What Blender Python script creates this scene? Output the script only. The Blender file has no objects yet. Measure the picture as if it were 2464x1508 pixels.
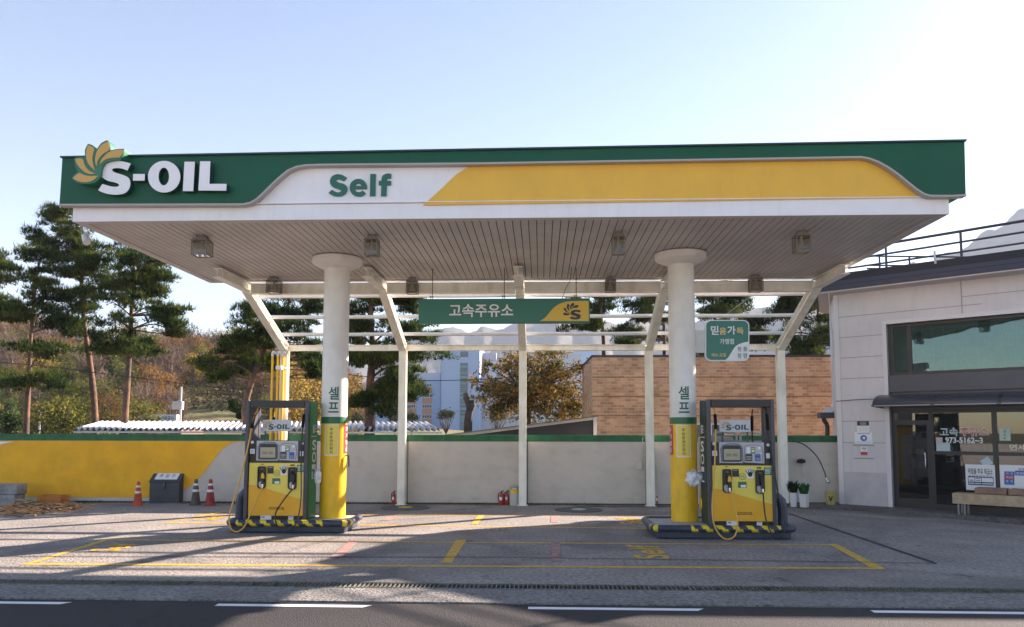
import bpy, math, random
import numpy as np
from mathutils import Vector, Matrix
from mathutils.geometry import tessellate_polygon
random.seed(7)
rnd = random.Random(11)
sc = bpy.context.scene
COL = sc.collection
PI = math.pi
R = math.radians

# ------------------------------------------------------------------ camera
F_PX, CY, W_PX, H_PX = 1854.31, 885.54, 2463.0, 1508.0
PIT, YAW, ROL, CAM_H = R(4.6403), R(2.1612), R(0.0992), 1.9
fwd = Vector((-math.sin(YAW) * math.cos(PIT), math.cos(YAW) * math.cos(PIT), math.sin(PIT)))
rt0 = Vector((math.cos(YAW), math.sin(YAW), 0))
up0 = rt0.cross(fwd)
rt = rt0 * math.cos(ROL) + up0 * math.sin(ROL)
upv = -rt0 * math.sin(ROL) + up0 * math.cos(ROL)
cd = bpy.data.cameras.new('camera')
cd.sensor_width = 36.0
cd.lens = F_PX / W_PX * 36.0
cd.shift_y = (CY - H_PX / 2) / W_PX
cd.clip_start, cd.clip_end = 0.1, 9000
cam = bpy.data.objects.new('camera', cd)
COL.objects.link(cam)
m3 = Matrix((rt, upv, -fwd)).transposed()
cam.matrix_world = Matrix.Translation((0, 0, CAM_H)) @ m3.to_4x4()
sc.camera = cam

# ------------------------------------------------------------------ light
SUN_AZ, SUN_EL = 90 - 38.5, 23.6          # azimuth clockwise from +Y, elevation
world = bpy.data.worlds.new('World')
sc.world = world
world.use_nodes = True
nt = world.node_tree
nt.nodes.clear()
sky = nt.nodes.new('ShaderNodeTexSky')
sky.sky_type = 'NISHITA'
sky.sun_disc = False
sky.sun_elevation = R(SUN_EL)
sky.sun_rotation = R(SUN_AZ)
sky.altitude = 50
sky.air_density = 1.0
sky.dust_density = 0.35
sky.ozone_density = 1.3
bg = nt.nodes.new('ShaderNodeBackground')
bg.inputs['Strength'].default_value = 0.054
wo = nt.nodes.new('ShaderNodeOutputWorld')
nt.links.new(sky.outputs[0], bg.inputs[0])
nt.links.new(bg.outputs[0], wo.inputs[0])
sd = bpy.data.lights.new('sun', 'SUN')
sd.energy = 5.0
sd.angle = R(0.5)
sd.color = (1.0, 0.89, 0.76)
sun = bpy.data.objects.new('sun', sd)
COL.objects.link(sun)
sv = Vector((math.sin(R(SUN_AZ)) * math.cos(R(SUN_EL)), math.cos(R(SUN_AZ)) * math.cos(R(SUN_EL)), math.sin(R(SUN_EL))))
sun.rotation_euler = sv.to_track_quat('Z', 'Y').to_euler()
sun.location = (30, 20, 30)
sc.view_settings.view_transform = 'Standard'
sc.view_settings.look = 'None'
sc.view_settings.exposure = 2.18
sc.view_settings.gamma = 1.0
sc.view_settings.use_white_balance = True      # the camera's white balance: shade rendered neutral
sc.view_settings.white_balance_temperature = 6700
sc.view_settings.white_balance_tint = 18
sc.cycles.max_bounces = 8
sc.cycles.transparent_max_bounces = 12
sc.cycles.use_denoising = True

# ------------------------------------------------------------------ projection helpers (survey of the place from the photograph)
CAMP = Vector((0, 0, CAM_H))
def ray(u, v):
    return fwd + rt * ((u - W_PX / 2) / F_PX) - upv * ((v - CY) / F_PX)
def G(u, v, z=0.0):
    r = ray(u, v); return CAMP + r * ((z - CAM_H) / r.z)
def U(u, v, Y):
    r = ray(u, v); return CAMP + r * (Y / r.y)
def onplane(u, v, p, n):
    r = ray(u, v); return CAMP + r * ((p - CAMP).dot(n) / r.dot(n))

# ------------------------------------------------------------------ materials
MATS = {}
def mat(name, col, rough=0.6, metal=0.0, var=0.0, vscale=3.0, bump=0.0, bscale=60.0, spec=0.5, col2=None, mixs=2.0, trans=0.0, emit=None, dirt=None):
    if name in MATS: return MATS[name]
    m = bpy.data.materials.new(name); m.use_nodes = True
    n = m.node_tree; N = n.nodes; L = n.links
    b = N['Principled BSDF']
    b.inputs['Roughness'].default_value = rough
    b.inputs['Metallic'].default_value = metal
    b.inputs['Specular IOR Level'].default_value = spec
    if trans: b.inputs['Transmission Weight'].default_value = trans
    tc = N.new('ShaderNodeTexCoord')
    c1 = (*col, 1)
    if var or col2:
        no = N.new('ShaderNodeTexNoise'); no.inputs['Scale'].default_value = vscale
        no.inputs['Detail'].default_value = 8; no.inputs['Roughness'].default_value = 0.65
        L.new(tc.outputs['Object'], no.inputs['Vector'])
        ra = N.new('ShaderNodeValToRGB')
        lo, hi = (0.38, 0.62) if col2 is None else (0.42, 0.6)
        ra.color_ramp.elements[0].position = lo; ra.color_ramp.elements[1].position = hi
        if col2 is None:
            ra.color_ramp.elements[0].color = (*[max(0, c * (1 - var)) for c in col], 1)
            ra.color_ramp.elements[1].color = (*[min(1, c * (1 + var)) for c in col], 1)
        else:
            ra.color_ramp.elements[0].color = c1; ra.color_ramp.elements[1].color = (*col2, 1)
        L.new(no.outputs['Fac'], ra.inputs['Fac'])
        out = ra.outputs['Color']
        if dirt:
            n2 = N.new('ShaderNodeTexNoise'); n2.inputs['Scale'].default_value = dirt[1]; n2.inputs['Detail'].default_value = 10
            mp = N.new('ShaderNodeMapping'); mp.inputs['Scale'].default_value = dirt[3] if len(dirt) > 3 else (1, 1, 1)
            L.new(tc.outputs['Object'], mp.inputs['Vector']); L.new(mp.outputs[0], n2.inputs['Vector'])
            r2 = N.new('ShaderNodeValToRGB'); r2.color_ramp.elements[0].position = 0.5; r2.color_ramp.elements[1].position = 0.72
            r2.color_ramp.elements[1].color = (dirt[2],) * 3 + (1,)
            L.new(n2.outputs['Fac'], r2.inputs['Fac'])
            mx = N.new('ShaderNodeMix'); mx.data_type = 'RGBA'
            L.new(r2.outputs['Color'], mx.inputs[0]); L.new(out, mx.inputs[6]); mx.inputs[7].default_value = (*dirt[0], 1)
            out = mx.outputs[2]
        L.new(out, b.inputs['Base Color'])
    else:
        b.inputs['Base Color'].default_value = c1
    if bump:
        nb = N.new('ShaderNodeTexNoise'); nb.inputs['Scale'].default_value = bscale; nb.inputs['Detail'].default_value = 6
        L.new(tc.outputs['Object'], nb.inputs['Vector'])
        bu = N.new('ShaderNodeBump'); bu.inputs['Strength'].default_value = bump; bu.inputs['Distance'].default_value = 0.02
        L.new(nb.outputs['Fac'], bu.inputs['Height']); L.new(bu.outputs[0], b.inputs['Normal'])
    if emit:
        b.inputs['Emission Color'].default_value = (*emit[0], 1); b.inputs['Emission Strength'].default_value = emit[1]
    MATS[name] = m
    return m

def leafmat(name, cols, scale=1.2, trans=0.35):
    """foliage: colour varies from clump to clump and leaf to leaf, some light passes through"""
    m = bpy.data.materials.new(name); m.use_nodes = True
    N = m.node_tree.nodes; L = m.node_tree.links; N.clear()
    o = N.new('ShaderNodeOutputMaterial'); g = N.new('ShaderNodeNewGeometry')
    ra = N.new('ShaderNodeValToRGB')
    while len(ra.color_ramp.elements) < len(cols): ra.color_ramp.elements.new(0.5)
    for i, c in enumerate(cols):
        ra.color_ramp.elements[i].position = 0.15 + 0.7 * i / (len(cols) - 1); ra.color_ramp.elements[i].color = (*c, 1)
    tc = N.new('ShaderNodeTexCoord'); no = N.new('ShaderNodeTexNoise'); no.inputs['Scale'].default_value = scale
    L.new(tc.outputs['Object'], no.inputs['Vector'])
    ma = N.new('ShaderNodeMath'); ma.operation = 'MULTIPLY_ADD'; ma.inputs[1].default_value = 0.55; 
    mb = N.new('ShaderNodeMath'); mb.operation = 'MULTIPLY_ADD'; mb.inputs[1].default_value = 1.6; mb.inputs[2].default_value = -0.55
    L.new(no.outputs['Fac'], mb.inputs[0]); L.new(g.outputs['Random Per Island'], ma.inputs[0]); L.new(mb.outputs[0], ma.inputs[2])
    L.new(ma.outputs[0], ra.inputs['Fac'])
    d = N.new('ShaderNodeBsdfDiffuse'); t = N.new('ShaderNodeBsdfTranslucent'); mx = N.new('ShaderNodeMixShader'); mx.inputs[0].default_value = trans
    L.new(ra.outputs[0], d.inputs[0]); L.new(ra.outputs[0], t.inputs[0]); L.new(d.outputs[0], mx.inputs[1]); L.new(t.outputs[0], mx.inputs[2])
    L.new(mx.outputs[0], o.inputs[0])
    return m

def glassmat(name, tint, fac, see=1.0, rough=0.0, gl=(1, 1, 1), wavy=False):
    """window glass: a tinted see-through layer under a reflective coat"""
    m = bpy.data.materials.new(name); m.use_nodes = True
    N = m.node_tree.nodes; L = m.node_tree.links; N.clear()
    o = N.new('ShaderNodeOutputMaterial')
    t = N.new('ShaderNodeBsdfTransparent'); t.inputs[0].default_value = (*tint, 1)
    df = N.new('ShaderNodeBsdfDiffuse'); df.inputs[0].default_value = (*[c * 0.5 for c in tint], 1)
    m1 = N.new('ShaderNodeMixShader'); m1.inputs[0].default_value = 1 - see
    L.new(t.outputs[0], m1.inputs[1]); L.new(df.outputs[0], m1.inputs[2])
    g = N.new('ShaderNodeBsdfGlossy'); g.inputs['Roughness'].default_value = rough; g.inputs[0].default_value = (*gl, 1)
    nz = N.new('ShaderNodeTexNoise'); nz.inputs['Scale'].default_value = 0.9; tcg = N.new('ShaderNodeTexCoord'); L.new(tcg.outputs['Object'], nz.inputs['Vector'])
    bu = N.new('ShaderNodeBump'); bu.inputs['Strength'].default_value = 0.10 if wavy else 0.0; bu.inputs['Distance'].default_value = 0.05; L.new(nz.outputs['Fac'], bu.inputs['Height']); L.new(bu.outputs[0], g.inputs['Normal'])
    lw = N.new('ShaderNodeLayerWeight'); lw.inputs[0].default_value = 0.25
    ma = N.new('ShaderNodeMath'); ma.operation = 'MULTIPLY_ADD'; ma.inputs[1].default_value = 1 - fac; ma.inputs[2].default_value = fac; ma.use_clamp = True
    L.new(lw.outputs['Fresnel'], ma.inputs[0])
    m2 = N.new('ShaderNodeMixShader'); L.new(ma.outputs[0], m2.inputs[0]); L.new(m1.outputs[0], m2.inputs[1]); L.new(g.outputs[0], m2.inputs[2])
    L.new(m2.outputs[0], o.inputs[0])
    return m

# ------------------------------------------------------------------ objects
WM = {}
def reg(o, parent=None, loc=(0, 0, 0), rz=0.0):
    COL.objects.link(o)
    if parent is not None: o.parent = parent
    o.location = loc; o.rotation_euler = (0, 0, rz)
    base = WM[parent.name] if parent is not None else Matrix.Identity(4)
    WM[o.name] = base @ Matrix.Translation(loc) @ Matrix.Rotation(rz, 4, 'Z')
    return o
def thing(name, label, cat, loc=(0, 0, 0), rz=0.0, group=None, kind=None):
    o = bpy.data.objects.new(name, None); o.empty_display_size = 0.2
    reg(o, None, loc, rz); o['label'] = label; o['category'] = cat
    if group: o['group'] = group
    if kind: o['kind'] = kind
    return o
def tag(o, label, cat, group=None, kind=None):
    o['label'] = label; o['category'] = cat
    if group: o['group'] = group
    if kind: o['kind'] = kind
    return o

class B:
    """collects world-space shapes and links them as one mesh"""
    def __init__(s, T=None): s.v = []; s.f = []; s.m = []; s.T = T
    def add(s, vs, fs, m=0):
        k = len(s.v)
        if s.T is not None: vs = [tuple(s.T @ Vector(p)) for p in vs]
        s.v += [tuple(p) for p in vs]; s.f += [tuple(i + k for i in f) for f in fs]; s.m += [m] * len(fs)
        return s
    def box(s, x0, x1, y0, y1, z0, z1, m=0):
        return s.add([(x0, y0, z0), (x1, y0, z0), (x1, y1, z0), (x0, y1, z0), (x0, y0, z1), (x1, y0, z1), (x1, y1, z1), (x0, y1, z1)],
                     [(0, 3, 2, 1), (4, 5, 6, 7), (0, 1, 5, 4), (1, 2, 6, 5), (2, 3, 7, 6), (3, 0, 4, 7)], m)
    def beam(s, a, b, w, h, m=0, up=(0, 0, 1)):
        a, b = Vector(a), Vector(b); d = (b - a).normalized(); upx = Vector(up)
        if abs(d.dot(upx)) > 0.98: upx = Vector((0, 1, 0))
        sx = d.cross(upx).normalized() * w / 2; sz = sx.cross(d).normalized() * h / 2
        vs = [p + q for p in (a, b) for q in (-sx - sz, sx - sz, sx + sz, -sx + sz)]
        return s.add(vs, [(0, 1, 2, 3)[::-1], (4, 5, 6, 7), (0, 1, 5, 4), (1, 2, 6, 5), (2, 3, 7, 6), (3, 0, 4, 7)], m)
    def tube(s, pts, r, n=8, m=0, caps=True, mf=None):
        P = [Vector(p) for p in pts]; rs = r if isinstance(r, (list, tuple)) else [r] * len(P)
        t0 = (P[1] - P[0]).normalized(); a = Vector((0, 0, 1)) if abs(t0.z) < 0.9 else Vector((1, 0, 0))
        nx = t0.cross(a).normalized(); vs = []
        for i, p in enumerate(P):
            t = (P[min(i + 1, len(P) - 1)] - P[max(i - 1, 0)]).normalized()
            nx = (nx - t * nx.dot(t)).normalized(); ny = t.cross(nx)
            for j in range(n):
                an = 2 * PI * j / n; vs.append(p + (nx * math.cos(an) + ny * math.sin(an)) * rs[i])
        fs = []; ms = []
        for i in range(len(P) - 1):
            for j in range(n):
                k = (j + 1) % n; fs.append((i * n + j, i * n + k, (i + 1) * n + k, (i + 1) * n + j)); ms.append(mf(i, j) if mf else m)
        if caps:
            fs.append(tuple(range(n))[::-1]); fs.append(tuple((len(P) - 1) * n + j for j in range(n))); ms += [m, m]
        k0 = len(s.m); s.add(vs, fs, m)
        s.m[k0:] = ms
        return s
    def lathe(s, prof, cx, cy, n=32, m=0, z0=0.0, mf=None, caps=True):
        vs = [(cx + r * math.cos(2 * PI * j / n), cy + r * math.sin(2 * PI * j / n), z0 + z) for r, z in prof for j in range(n)]
        fs = []; ms = []
        for i in range(len(prof) - 1):
            for j in range(n):
                k = (j + 1) % n; fs.append((i * n + j, i * n + k, (i + 1) * n + k, (i + 1) * n + j)); ms.append(mf(i) if mf else m)
        if caps:
            fs.append(tuple(range(n))[::-1]); fs.append(tuple((len(prof) - 1) * n + j for j in range(n))); ms += [ms[0], ms[-1]]
        k0 = len(s.m); s.add(vs, fs, m); s.m[k0:] = ms
        return s
    def poly(s, pts, ext, m=0, holes=(), ms=None):
        """flat outline (with holes) pushed through its thickness"""
        loops = [[Vector(p) for p in pts]] + [[Vector(p) for p in h] for h in holes]
        flat = [p for l in loops for p in l]; e = Vector(ext); n = len(flat)
        tris = tessellate_polygon(loops); vs = flat + [p + e for p in flat]
        nrm = Vector((0, 0, 0))
        t = tris[0] if tris else (0, 1, 2)
        fs = [tuple(t) for t in tris] + [tuple(n + i for i in t)[::-1] for t in tris]
        fs2 = []; k = 0
        for l in loops:
            for i in range(len(l)):
                j = (i + 1) % len(l); fs2.append((k + i, k + j, n + k + j, n + k + i))
            k += len(l)
        k0 = len(s.m); s.add(vs, fs + fs2, m)
        if ms is not None: s.m[k0 + len(fs):] = [ms] * len(fs2)
        return s
    def build(s, name, mats, parent=None, smooth=None, bev=0.0, fixn=True):
        me = bpy.data.meshes.new(name)
        vs = s.v
        if parent is not None:
            inv = WM[parent.name].inverted()
            vs = [tuple(inv @ Vector(p)) for p in s.v]
        me.from_pydata(vs, [], s.f)
        if not isinstance(mats, (list, tuple)): mats = [mats]
        for q in mats: me.materials.append(q)
        me.polygons.foreach_set('material_index', s.m)
        if fixn:
            import bmesh
            bm = bmesh.new(); bm.from_mesh(me); bmesh.ops.recalc_face_normals(bm, faces=bm.faces); bm.to_mesh(me); bm.free()
        if smooth is not None:
            me.shade_smooth(); me.set_sharp_from_angle(angle=R(smooth))
        me.update()
        o = bpy.data.objects.new(name, me); reg(o, parent)
        if bev:
            md = o.modifiers.new('bevel', 'BEVEL'); md.width = bev; md.segments = 2; md.limit_method = 'ANGLE'; md.angle_limit = R(40)
        return o

def text_geo(txt, bold=0.0, space=1.0, shear=0.0):
    cu = bpy.data.curves.new('t', 'FONT'); cu.body = txt; cu.size = 1; cu.offset = bold; cu.space_character = space
    cu.resolution_u = 4; cu.shear = shear
    o = bpy.data.objects.new('t', cu); COL.objects.link(o)
    dg = bpy.context.evaluated_depsgraph_get(); dg.update()
    me = bpy.data.meshes.new_from_object(o.evaluated_get(dg))
    v = [tuple(p.co) for p in me.vertices]; f = [tuple(p.vertices) for p in me.polygons]
    bpy.data.objects.remove(o); bpy.data.curves.remove(cu); bpy.data.meshes.remove(me)
    xs = [p[0] for p in v]; ys = [p[1] for p in v]
    x0, x1, y0, y1 = min(xs), max(xs), min(ys), max(ys)
    return [((p[0] - x0) / (x1 - x0), (p[1] - y0) / (y1 - y0)) for p in v], f
def sliced(v, f, n=10):
    import bmesh
    bm = bmesh.new(); vs = [bm.verts.new((x, y, 0)) for x, y in v]
    for q in f:
        try: bm.faces.new([vs[i] for i in q])
        except ValueError: pass
    for i in range(1, n): bmesh.ops.bisect_plane(bm, geom=bm.verts[:] + bm.edges[:] + bm.faces[:], plane_co=(i / n, 0, 0), plane_no=(1, 0, 0))
    bm.verts.index_update(); v2 = [(p.co.x, p.co.y) for p in bm.verts]; f2 = [tuple(p.index for p in q.verts) for q in bm.faces]; bm.free()
    return v2, f2
def put_text(b, txt, fn, bold=0.0, m=0, space=1.0, shear=0.0, cut=0):
    """fn maps (0..1, 0..1) of the text's own box to a point"""
    v, f = text_geo(txt, bold, space, shear)
    if cut: v, f = sliced(v, f, cut)
    return b.add([fn(x, y) for x, y in v], f, m)
def rect_fn(o, r, u, w, h):
    o, r, u = Vector(o), Vector(r), Vector(u)
    return lambda x, y: tuple(o + r * (x * w) + u * (y * h))

# ------------------------------------------------------------------ palette
WHITE = mat('white_panel', (0.86, 0.84, 0.86), 0.35, var=0.03, vscale=1.5, dirt=((0.60, 0.55, 0.52), 2.2, 0.12, (5, 1, 0.7)))
GREEN = mat('green_panel', (0.005, 0.095, 0.050), 0.5, var=0.08, vscale=1.2, spec=0.3)
GREEND = mat('green_letters', (0.012, 0.13, 0.09), 0.4)
YELL = mat('yellow_panel', (0.84, 0.47, 0.045), 0.4, var=0.04, vscale=1.5, dirt=((0.60, 0.33, 0.05), 2.2, 0.12, (5, 1, 0.7)))
GOLD = mat('gold_petal', (0.62, 0.36, 0.09), 0.45)
TRIM = mat('trim_grey', (0.42, 0.38, 0.36), 0.45)
SOFF = mat('soffit_board', (0.58, 0.535, 0.51), 0.5, var=0.10, vscale=0.8)
SOFFG = mat('soffit_gap', (0.05, 0.045, 0.04), 0.8)
SOFTR = mat('soffit_trim', (0.62, 0.57, 0.54), 0.5, var=0.04)
CREAM = mat('cream_steel', (0.90, 0.87, 0.78), 0.4, var=0.06, vscale=2, dirt=((0.35, 0.27, 0.16), 3.0, 0.35, (1, 1, 0.3)))
TUBEW = mat('white_tube', (0.72, 0.72, 0.74), 0.4)
COLW = mat('column_white', (0.80, 0.76, 0.71), 0.45, var=0.05, vscale=2.0, bump=0.15, bscale=40, dirt=((0.45, 0.4, 0.33), 4.0, 0.25, (1, 1, 0.25)))
COLG = mat('column_green', (0.012, 0.15, 0.06), 0.45)
COLY = mat('column_yellow', (0.95, 0.53, 0.010), 0.4, var=0.06, vscale=3, dirt=((0.35, 0.22, 0.06), 4.0, 0.3, (2, 2, 0.6)))
NAVY = mat('navy_paint', (0.035, 0.045, 0.075), 0.42, var=0.15, vscale=6)
STRY = mat('stripe_yellow', (0.78, 0.58, 0.02), 0.4, var=0.1, vscale=8)
DECK = mat('island_deck', (0.42, 0.41, 0.40), 0.7, var=0.15, vscale=5)
CHAR = mat('charcoal_frame', (0.060, 0.060, 0.075), 0.38, var=0.08, vscale=4)
BLACK = mat('black_plastic', (0.012, 0.011, 0.012), 0.35)
RUBBER = mat('black_rubber', (0.015, 0.015, 0.018), 0.45)
SILVER = mat('silver_plastic', (0.40, 0.40, 0.45), 0.3, metal=0.25)
BLUEG = mat('bezel_blue', (0.16, 0.20, 0.30), 0.25, metal=0.4)
LCD = mat('lcd_screen', (0.38, 0.36, 0.25), 0.2)
LYELL = mat('pale_yellow', (0.86, 0.66, 0.10), 0.35, var=0.03)
ORNG = mat('panel_orange', (0.86, 0.42, 0.015), 0.35, var=0.03)
HOSEY = mat('hose_yellow', (0.72, 0.38, 0.05), 0.4)
PAPER = mat('paper_white', (0.80, 0.80, 0.82), 0.5)
STKG = mat('sticker_green', (0.03, 0.17, 0.08), 0.4)
BLUE = mat('sticker_blue', (0.03, 0.13, 0.42), 0.4)
RED = mat('red_paint', (0.55, 0.03, 0.03), 0.4)
INK = mat('ink', (0.02, 0.02, 0.03), 0.5)
CHROME = mat('chrome', (0.7, 0.7, 0.72), 0.15, metal=1.0)
EXTR = mat('extinguisher_red', (0.50, 0.025, 0.015), 0.3)
NAVYTX = mat('dark_logo', (0.02, 0.035, 0.05), 0.4)

# ------------------------------------------------------------------ ground
def groundmat(name, a, b_, c, s_big, s_fine, bump, dark=(0.1, 0.1, 0.1), rough=0.9, darkf=0.5):
    m = bpy.data.materials.new(name); m.use_nodes = True
    N = m.node_tree.nodes; L = m.node_tree.links; bs = N['Principled BSDF']; bs.inputs['Roughness'].default_value = rough
    tc = N.new('ShaderNodeTexCoord')
    n1 = N.new('ShaderNodeTexNoise'); n1.inputs['Scale'].default_value = s_big; n1.inputs['Detail'].default_value = 9; n1.inputs['Roughness'].default_value = 0.6
    n2 = N.new('ShaderNodeTexNoise'); n2.inputs['Scale'].default_value = s_fine; n2.inputs['Detail'].default_value = 4; n2.inputs['Roughness'].default_value = 0.8
    n3 = N.new('ShaderNodeTexVoronoi'); n3.inputs['Scale'].default_value = s_fine * 1.6
    n4 = N.new('ShaderNodeTexNoise'); n4.inputs['Scale'].default_value = s_big * 0.45; n4.inputs['Detail'].default_value = 12; n4.inputs['Distortion'].default_value = 1.5
    for n in (n1, n2, n3, n4): L.new(tc.outputs['Object'], n.inputs['Vector'])
    r1 = N.new('ShaderNodeValToRGB'); r1.color_ramp.elements[0].position = 0.35; r1.color_ramp.elements[1].position = 0.68
    r1.color_ramp.elements[0].color = (*a, 1); r1.color_ramp.elements[1].color = (*b_, 1)
    L.new(n1.outputs['Fac'], r1.inputs['Fac'])
    r2 = N.new('ShaderNodeValToRGB'); r2.color_ramp.elements[0].position = 0.36; r2.color_ramp.elements[1].position = 0.60
    r2.color_ramp.elements[0].color = (*c, 1); r2.color_ramp.elements[1].color = (1, 1, 1, 1)
    L.new(n2.outputs['Fac'], r2.inputs['Fac'])
    mu = N.new('ShaderNodeMix'); mu.data_type = 'RGBA'; mu.blend_type = 'MULTIPLY'; mu.inputs[0].default_value = 1
    L.new(r1.outputs[0], mu.inputs[6]); L.new(r2.outputs[0], mu.inputs[7])
    r4 = N.new('ShaderNodeValToRGB'); r4.color_ramp.elements[0].position = 0.50; r4.color_ramp.elements[1].position = 0.66
    r4.color_ramp.elements[1].color = (darkf, darkf, darkf, 1); r4.color_ramp.elements[0].color = (0, 0, 0, 1)
    L.new(n4.outputs['Fac'], r4.inputs['Fac'])
    m2 = N.new('ShaderNodeMix'); m2.data_type = 'RGBA'
    L.new(r4.outputs[0], m2.inputs[0]); L.new(mu.outputs[2], m2.inputs[6]); m2.inputs[7].default_value = (*dark, 1)
    n5 = N.new('ShaderNodeTexNoise'); n5.inputs['Scale'].default_value = s_big * 2.6; n5.inputs['Detail'].default_value = 5; L.new(tc.outputs['Object'], n5.inputs['Vector'])
    r5 = N.new('ShaderNodeValToRGB'); r5.color_ramp.elements[0].position = 0.64; r5.color_ramp.elements[0].color = (1, 1, 1, 1); r5.color_ramp.elements[1].position = 0.70; r5.color_ramp.elements[1].color = (0.62, 0.60, 0.60, 1)
    L.new(n5.outputs['Fac'], r5.inputs['Fac']); m5 = N.new('ShaderNodeMix'); m5.data_type = 'RGBA'; m5.blend_type = 'MULTIPLY'; m5.inputs[0].default_value = 1
    L.new(m2.outputs[2], m5.inputs[6]); L.new(r5.outputs[0], m5.inputs[7])
    L.new(m5.outputs[2], bs.inputs['Base Color'])
    bu = N.new('ShaderNodeBump'); bu.inputs['Strength'].default_value = bump; bu.inputs['Distance'].default_value = 0.02
    ad = N.new('ShaderNodeMath'); ad.operation = 'ADD'; L.new(n2.outputs['Fac'], ad.inputs[0]); L.new(n3.outputs['Distance'], ad.inputs[1])
    L.new(ad.outputs[0], bu.inputs['Height']); L.new(bu.outputs[0], bs.inputs['Normal'])
    MATS[name] = m
    return m
CONC = groundmat('apron_concrete', (0.30, 0.265, 0.24), (0.44, 0.395, 0.35), (0.40, 0.38, 0.37), 0.7, 17, 0.55, dark=(0.11, 0.105, 0.10), darkf=0.6)
KERBM = groundmat('kerb_concrete', (0.24, 0.225, 0.21), (0.34, 0.32, 0.295), (0.34, 0.33, 0.33), 1.2, 19, 0.6, dark=(0.18, 0.17, 0.16), darkf=0.5)
ASPH = groundmat('asphalt', (0.026, 0.024, 0.026), (0.042, 0.038, 0.037), (0.55, 0.55, 0.55), 0.5, 40, 0.5, dark=(0.035, 0.034, 0.036), darkf=0.5)
SOIL = groundmat('soil', (0.10, 0.09, 0.045), (0.19, 0.17, 0.07), (0.5, 0.5, 0.5), 0.25, 3, 0.4, dark=(0.05, 0.07, 0.02), darkf=0.6)
PAVE = groundmat('dark_paving', (0.13, 0.12, 0.12), (0.19, 0.18, 0.18), (0.5, 0.5, 0.5), 1.0, 22, 0.5, dark=(0.08, 0.08, 0.08), darkf=0.5)
PYEL = mat('road_paint_yellow', (0.66, 0.38, 0.03), 0.75, var=0.2, vscale=9, bump=0.4, bscale=30, dirt=((0.3, 0.26, 0.2), 7.0, 0.55))
PRED = mat('road_paint_red', (0.36, 0.19, 0.16), 0.8, var=0.25, vscale=6, bump=0.4, bscale=30, dirt=((0.33, 0.3, 0.28), 5.0, 0.8))
PWHI = mat('road_paint_white', (0.80, 0.80, 0.80), 0.6, var=0.06, vscale=9)
JOINT = mat('joint_black', (0.015, 0.014, 0.016), 0.7)

def struct(name, b, m, smooth=None):
    o = b.build(name, m, None, smooth); o['kind'] = 'structure'; return o
YK = 8.80   # road edge
struct('ground', B().add([(-2500, -600, -0.16), (2500, -600, -0.16), (2500, 3000, -0.16), (-2500, 3000, -0.16)], [(0, 1, 2, 3)]), SOIL)
struct('road', B().box(-90, 90, -0.5, YK - 0.02, -0.15, -0.03), ASPH)
struct('bounce_paving', B().box(-90, 90, -60, -0.5, -0.15, -0.015), mat('pale_paving', (0.52, 0.48, 0.43), 0.9, var=0.12, vscale=1.5, bump=0.4, bscale=20))  # unseen pale ground across the road, added to bounce sunlight onto the fascia
GY0, GY1 = 9.52, 9.80
struct('pavement', B().box(-60, 60, YK - 0.02, GY0, -0.15, -0.012), KERBM)
ap = B().box(-60, 45, GY1, 21.2, -0.15, 0.0)
struct('apron', ap, CONC)
b = B().box(-60, 60, GY0, GY1, -0.15, -0.10)
struct('drain_channel', b, mat('drain_dirt', (0.05, 0.05, 0.03), 0.95, var=0.5, vscale=6, bump=0.8, bscale=20))
# drain grating: slanted bars
b = B(); x = -12.0
while x < 12:
    if rnd.random() > 0.05: b.box(x, x + 0.012, GY0 + 0.005, GY1 - 0.005, -0.05, -0.008)
    x += 0.055
b.box(-14, 14, GY0, GY0 + 0.02, -0.05, -0.006); b.box(-14, 14, GY1 - 0.02, GY1, -0.05, -0.004)
tag(b.build('drain_grate', mat('old_steel', (0.16, 0.15, 0.13), 0.7, var=0.3, vscale=8)), 'long rusty steel drain grate running across the forecourt edge', 'drain grate')
# grass in the drain
def blades(n, xr, yr, z, hh, wd, seed, clump):
    rg = random.Random(seed); b = B(); cl = [(rg.uniform(*xr), rg.uniform(0.15, 1.4)) for _ in range(clump)]
    for _ in range(n):
        c, s = rg.choice(cl); x = c + rg.gauss(0, s * 0.45)
        if not xr[0] < x < xr[1]: continue
        y = rg.uniform(*yr); h = rg.uniform(0.3, 1) * hh; a = rg.uniform(0, PI); dx, dy = math.cos(a) * wd, math.sin(a) * wd
        lx, ly = rg.gauss(0, h * 0.5), rg.gauss(0, h * 0.4)
        b.add([(x - dx, y - dy, z), (x + dx, y + dy, z), (x + lx, y + ly, z + h)], [(0, 1, 2)])
    return b
GRASS = leafmat('drain_grass_leaf', [(0.05, 0.09, 0.02), (0.10, 0.13, 0.03), (0.22, 0.18, 0.06)], 3, 0.3)
tag(blades(9000, (-12, 12), (GY0, GY1), -0.09, 0.13, 0.006, 3, 70).build('drain_grass', GRASS, fixn=False), 'weeds and moss growing in the drain channel', 'grass', kind='stuff')

# painted markings, each a sheet on the concrete
def gpoly(b, pts, z, m=0): b.add([tuple(G(u, v, z)) for u, v in pts], [tuple(range(len(pts)))], m)
def gline(b, a, c, w, z, m=0, n=1):
    a, c = G(*a, z), G(*c, z); d = (c - a).normalized(); q = Vector((-d.y, d.x, 0)) * w / 2
    b.add([a - q, a + q, c + q, c - q], [(0, 3, 2, 1)], m)
b = B(); z = 0.004
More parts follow.
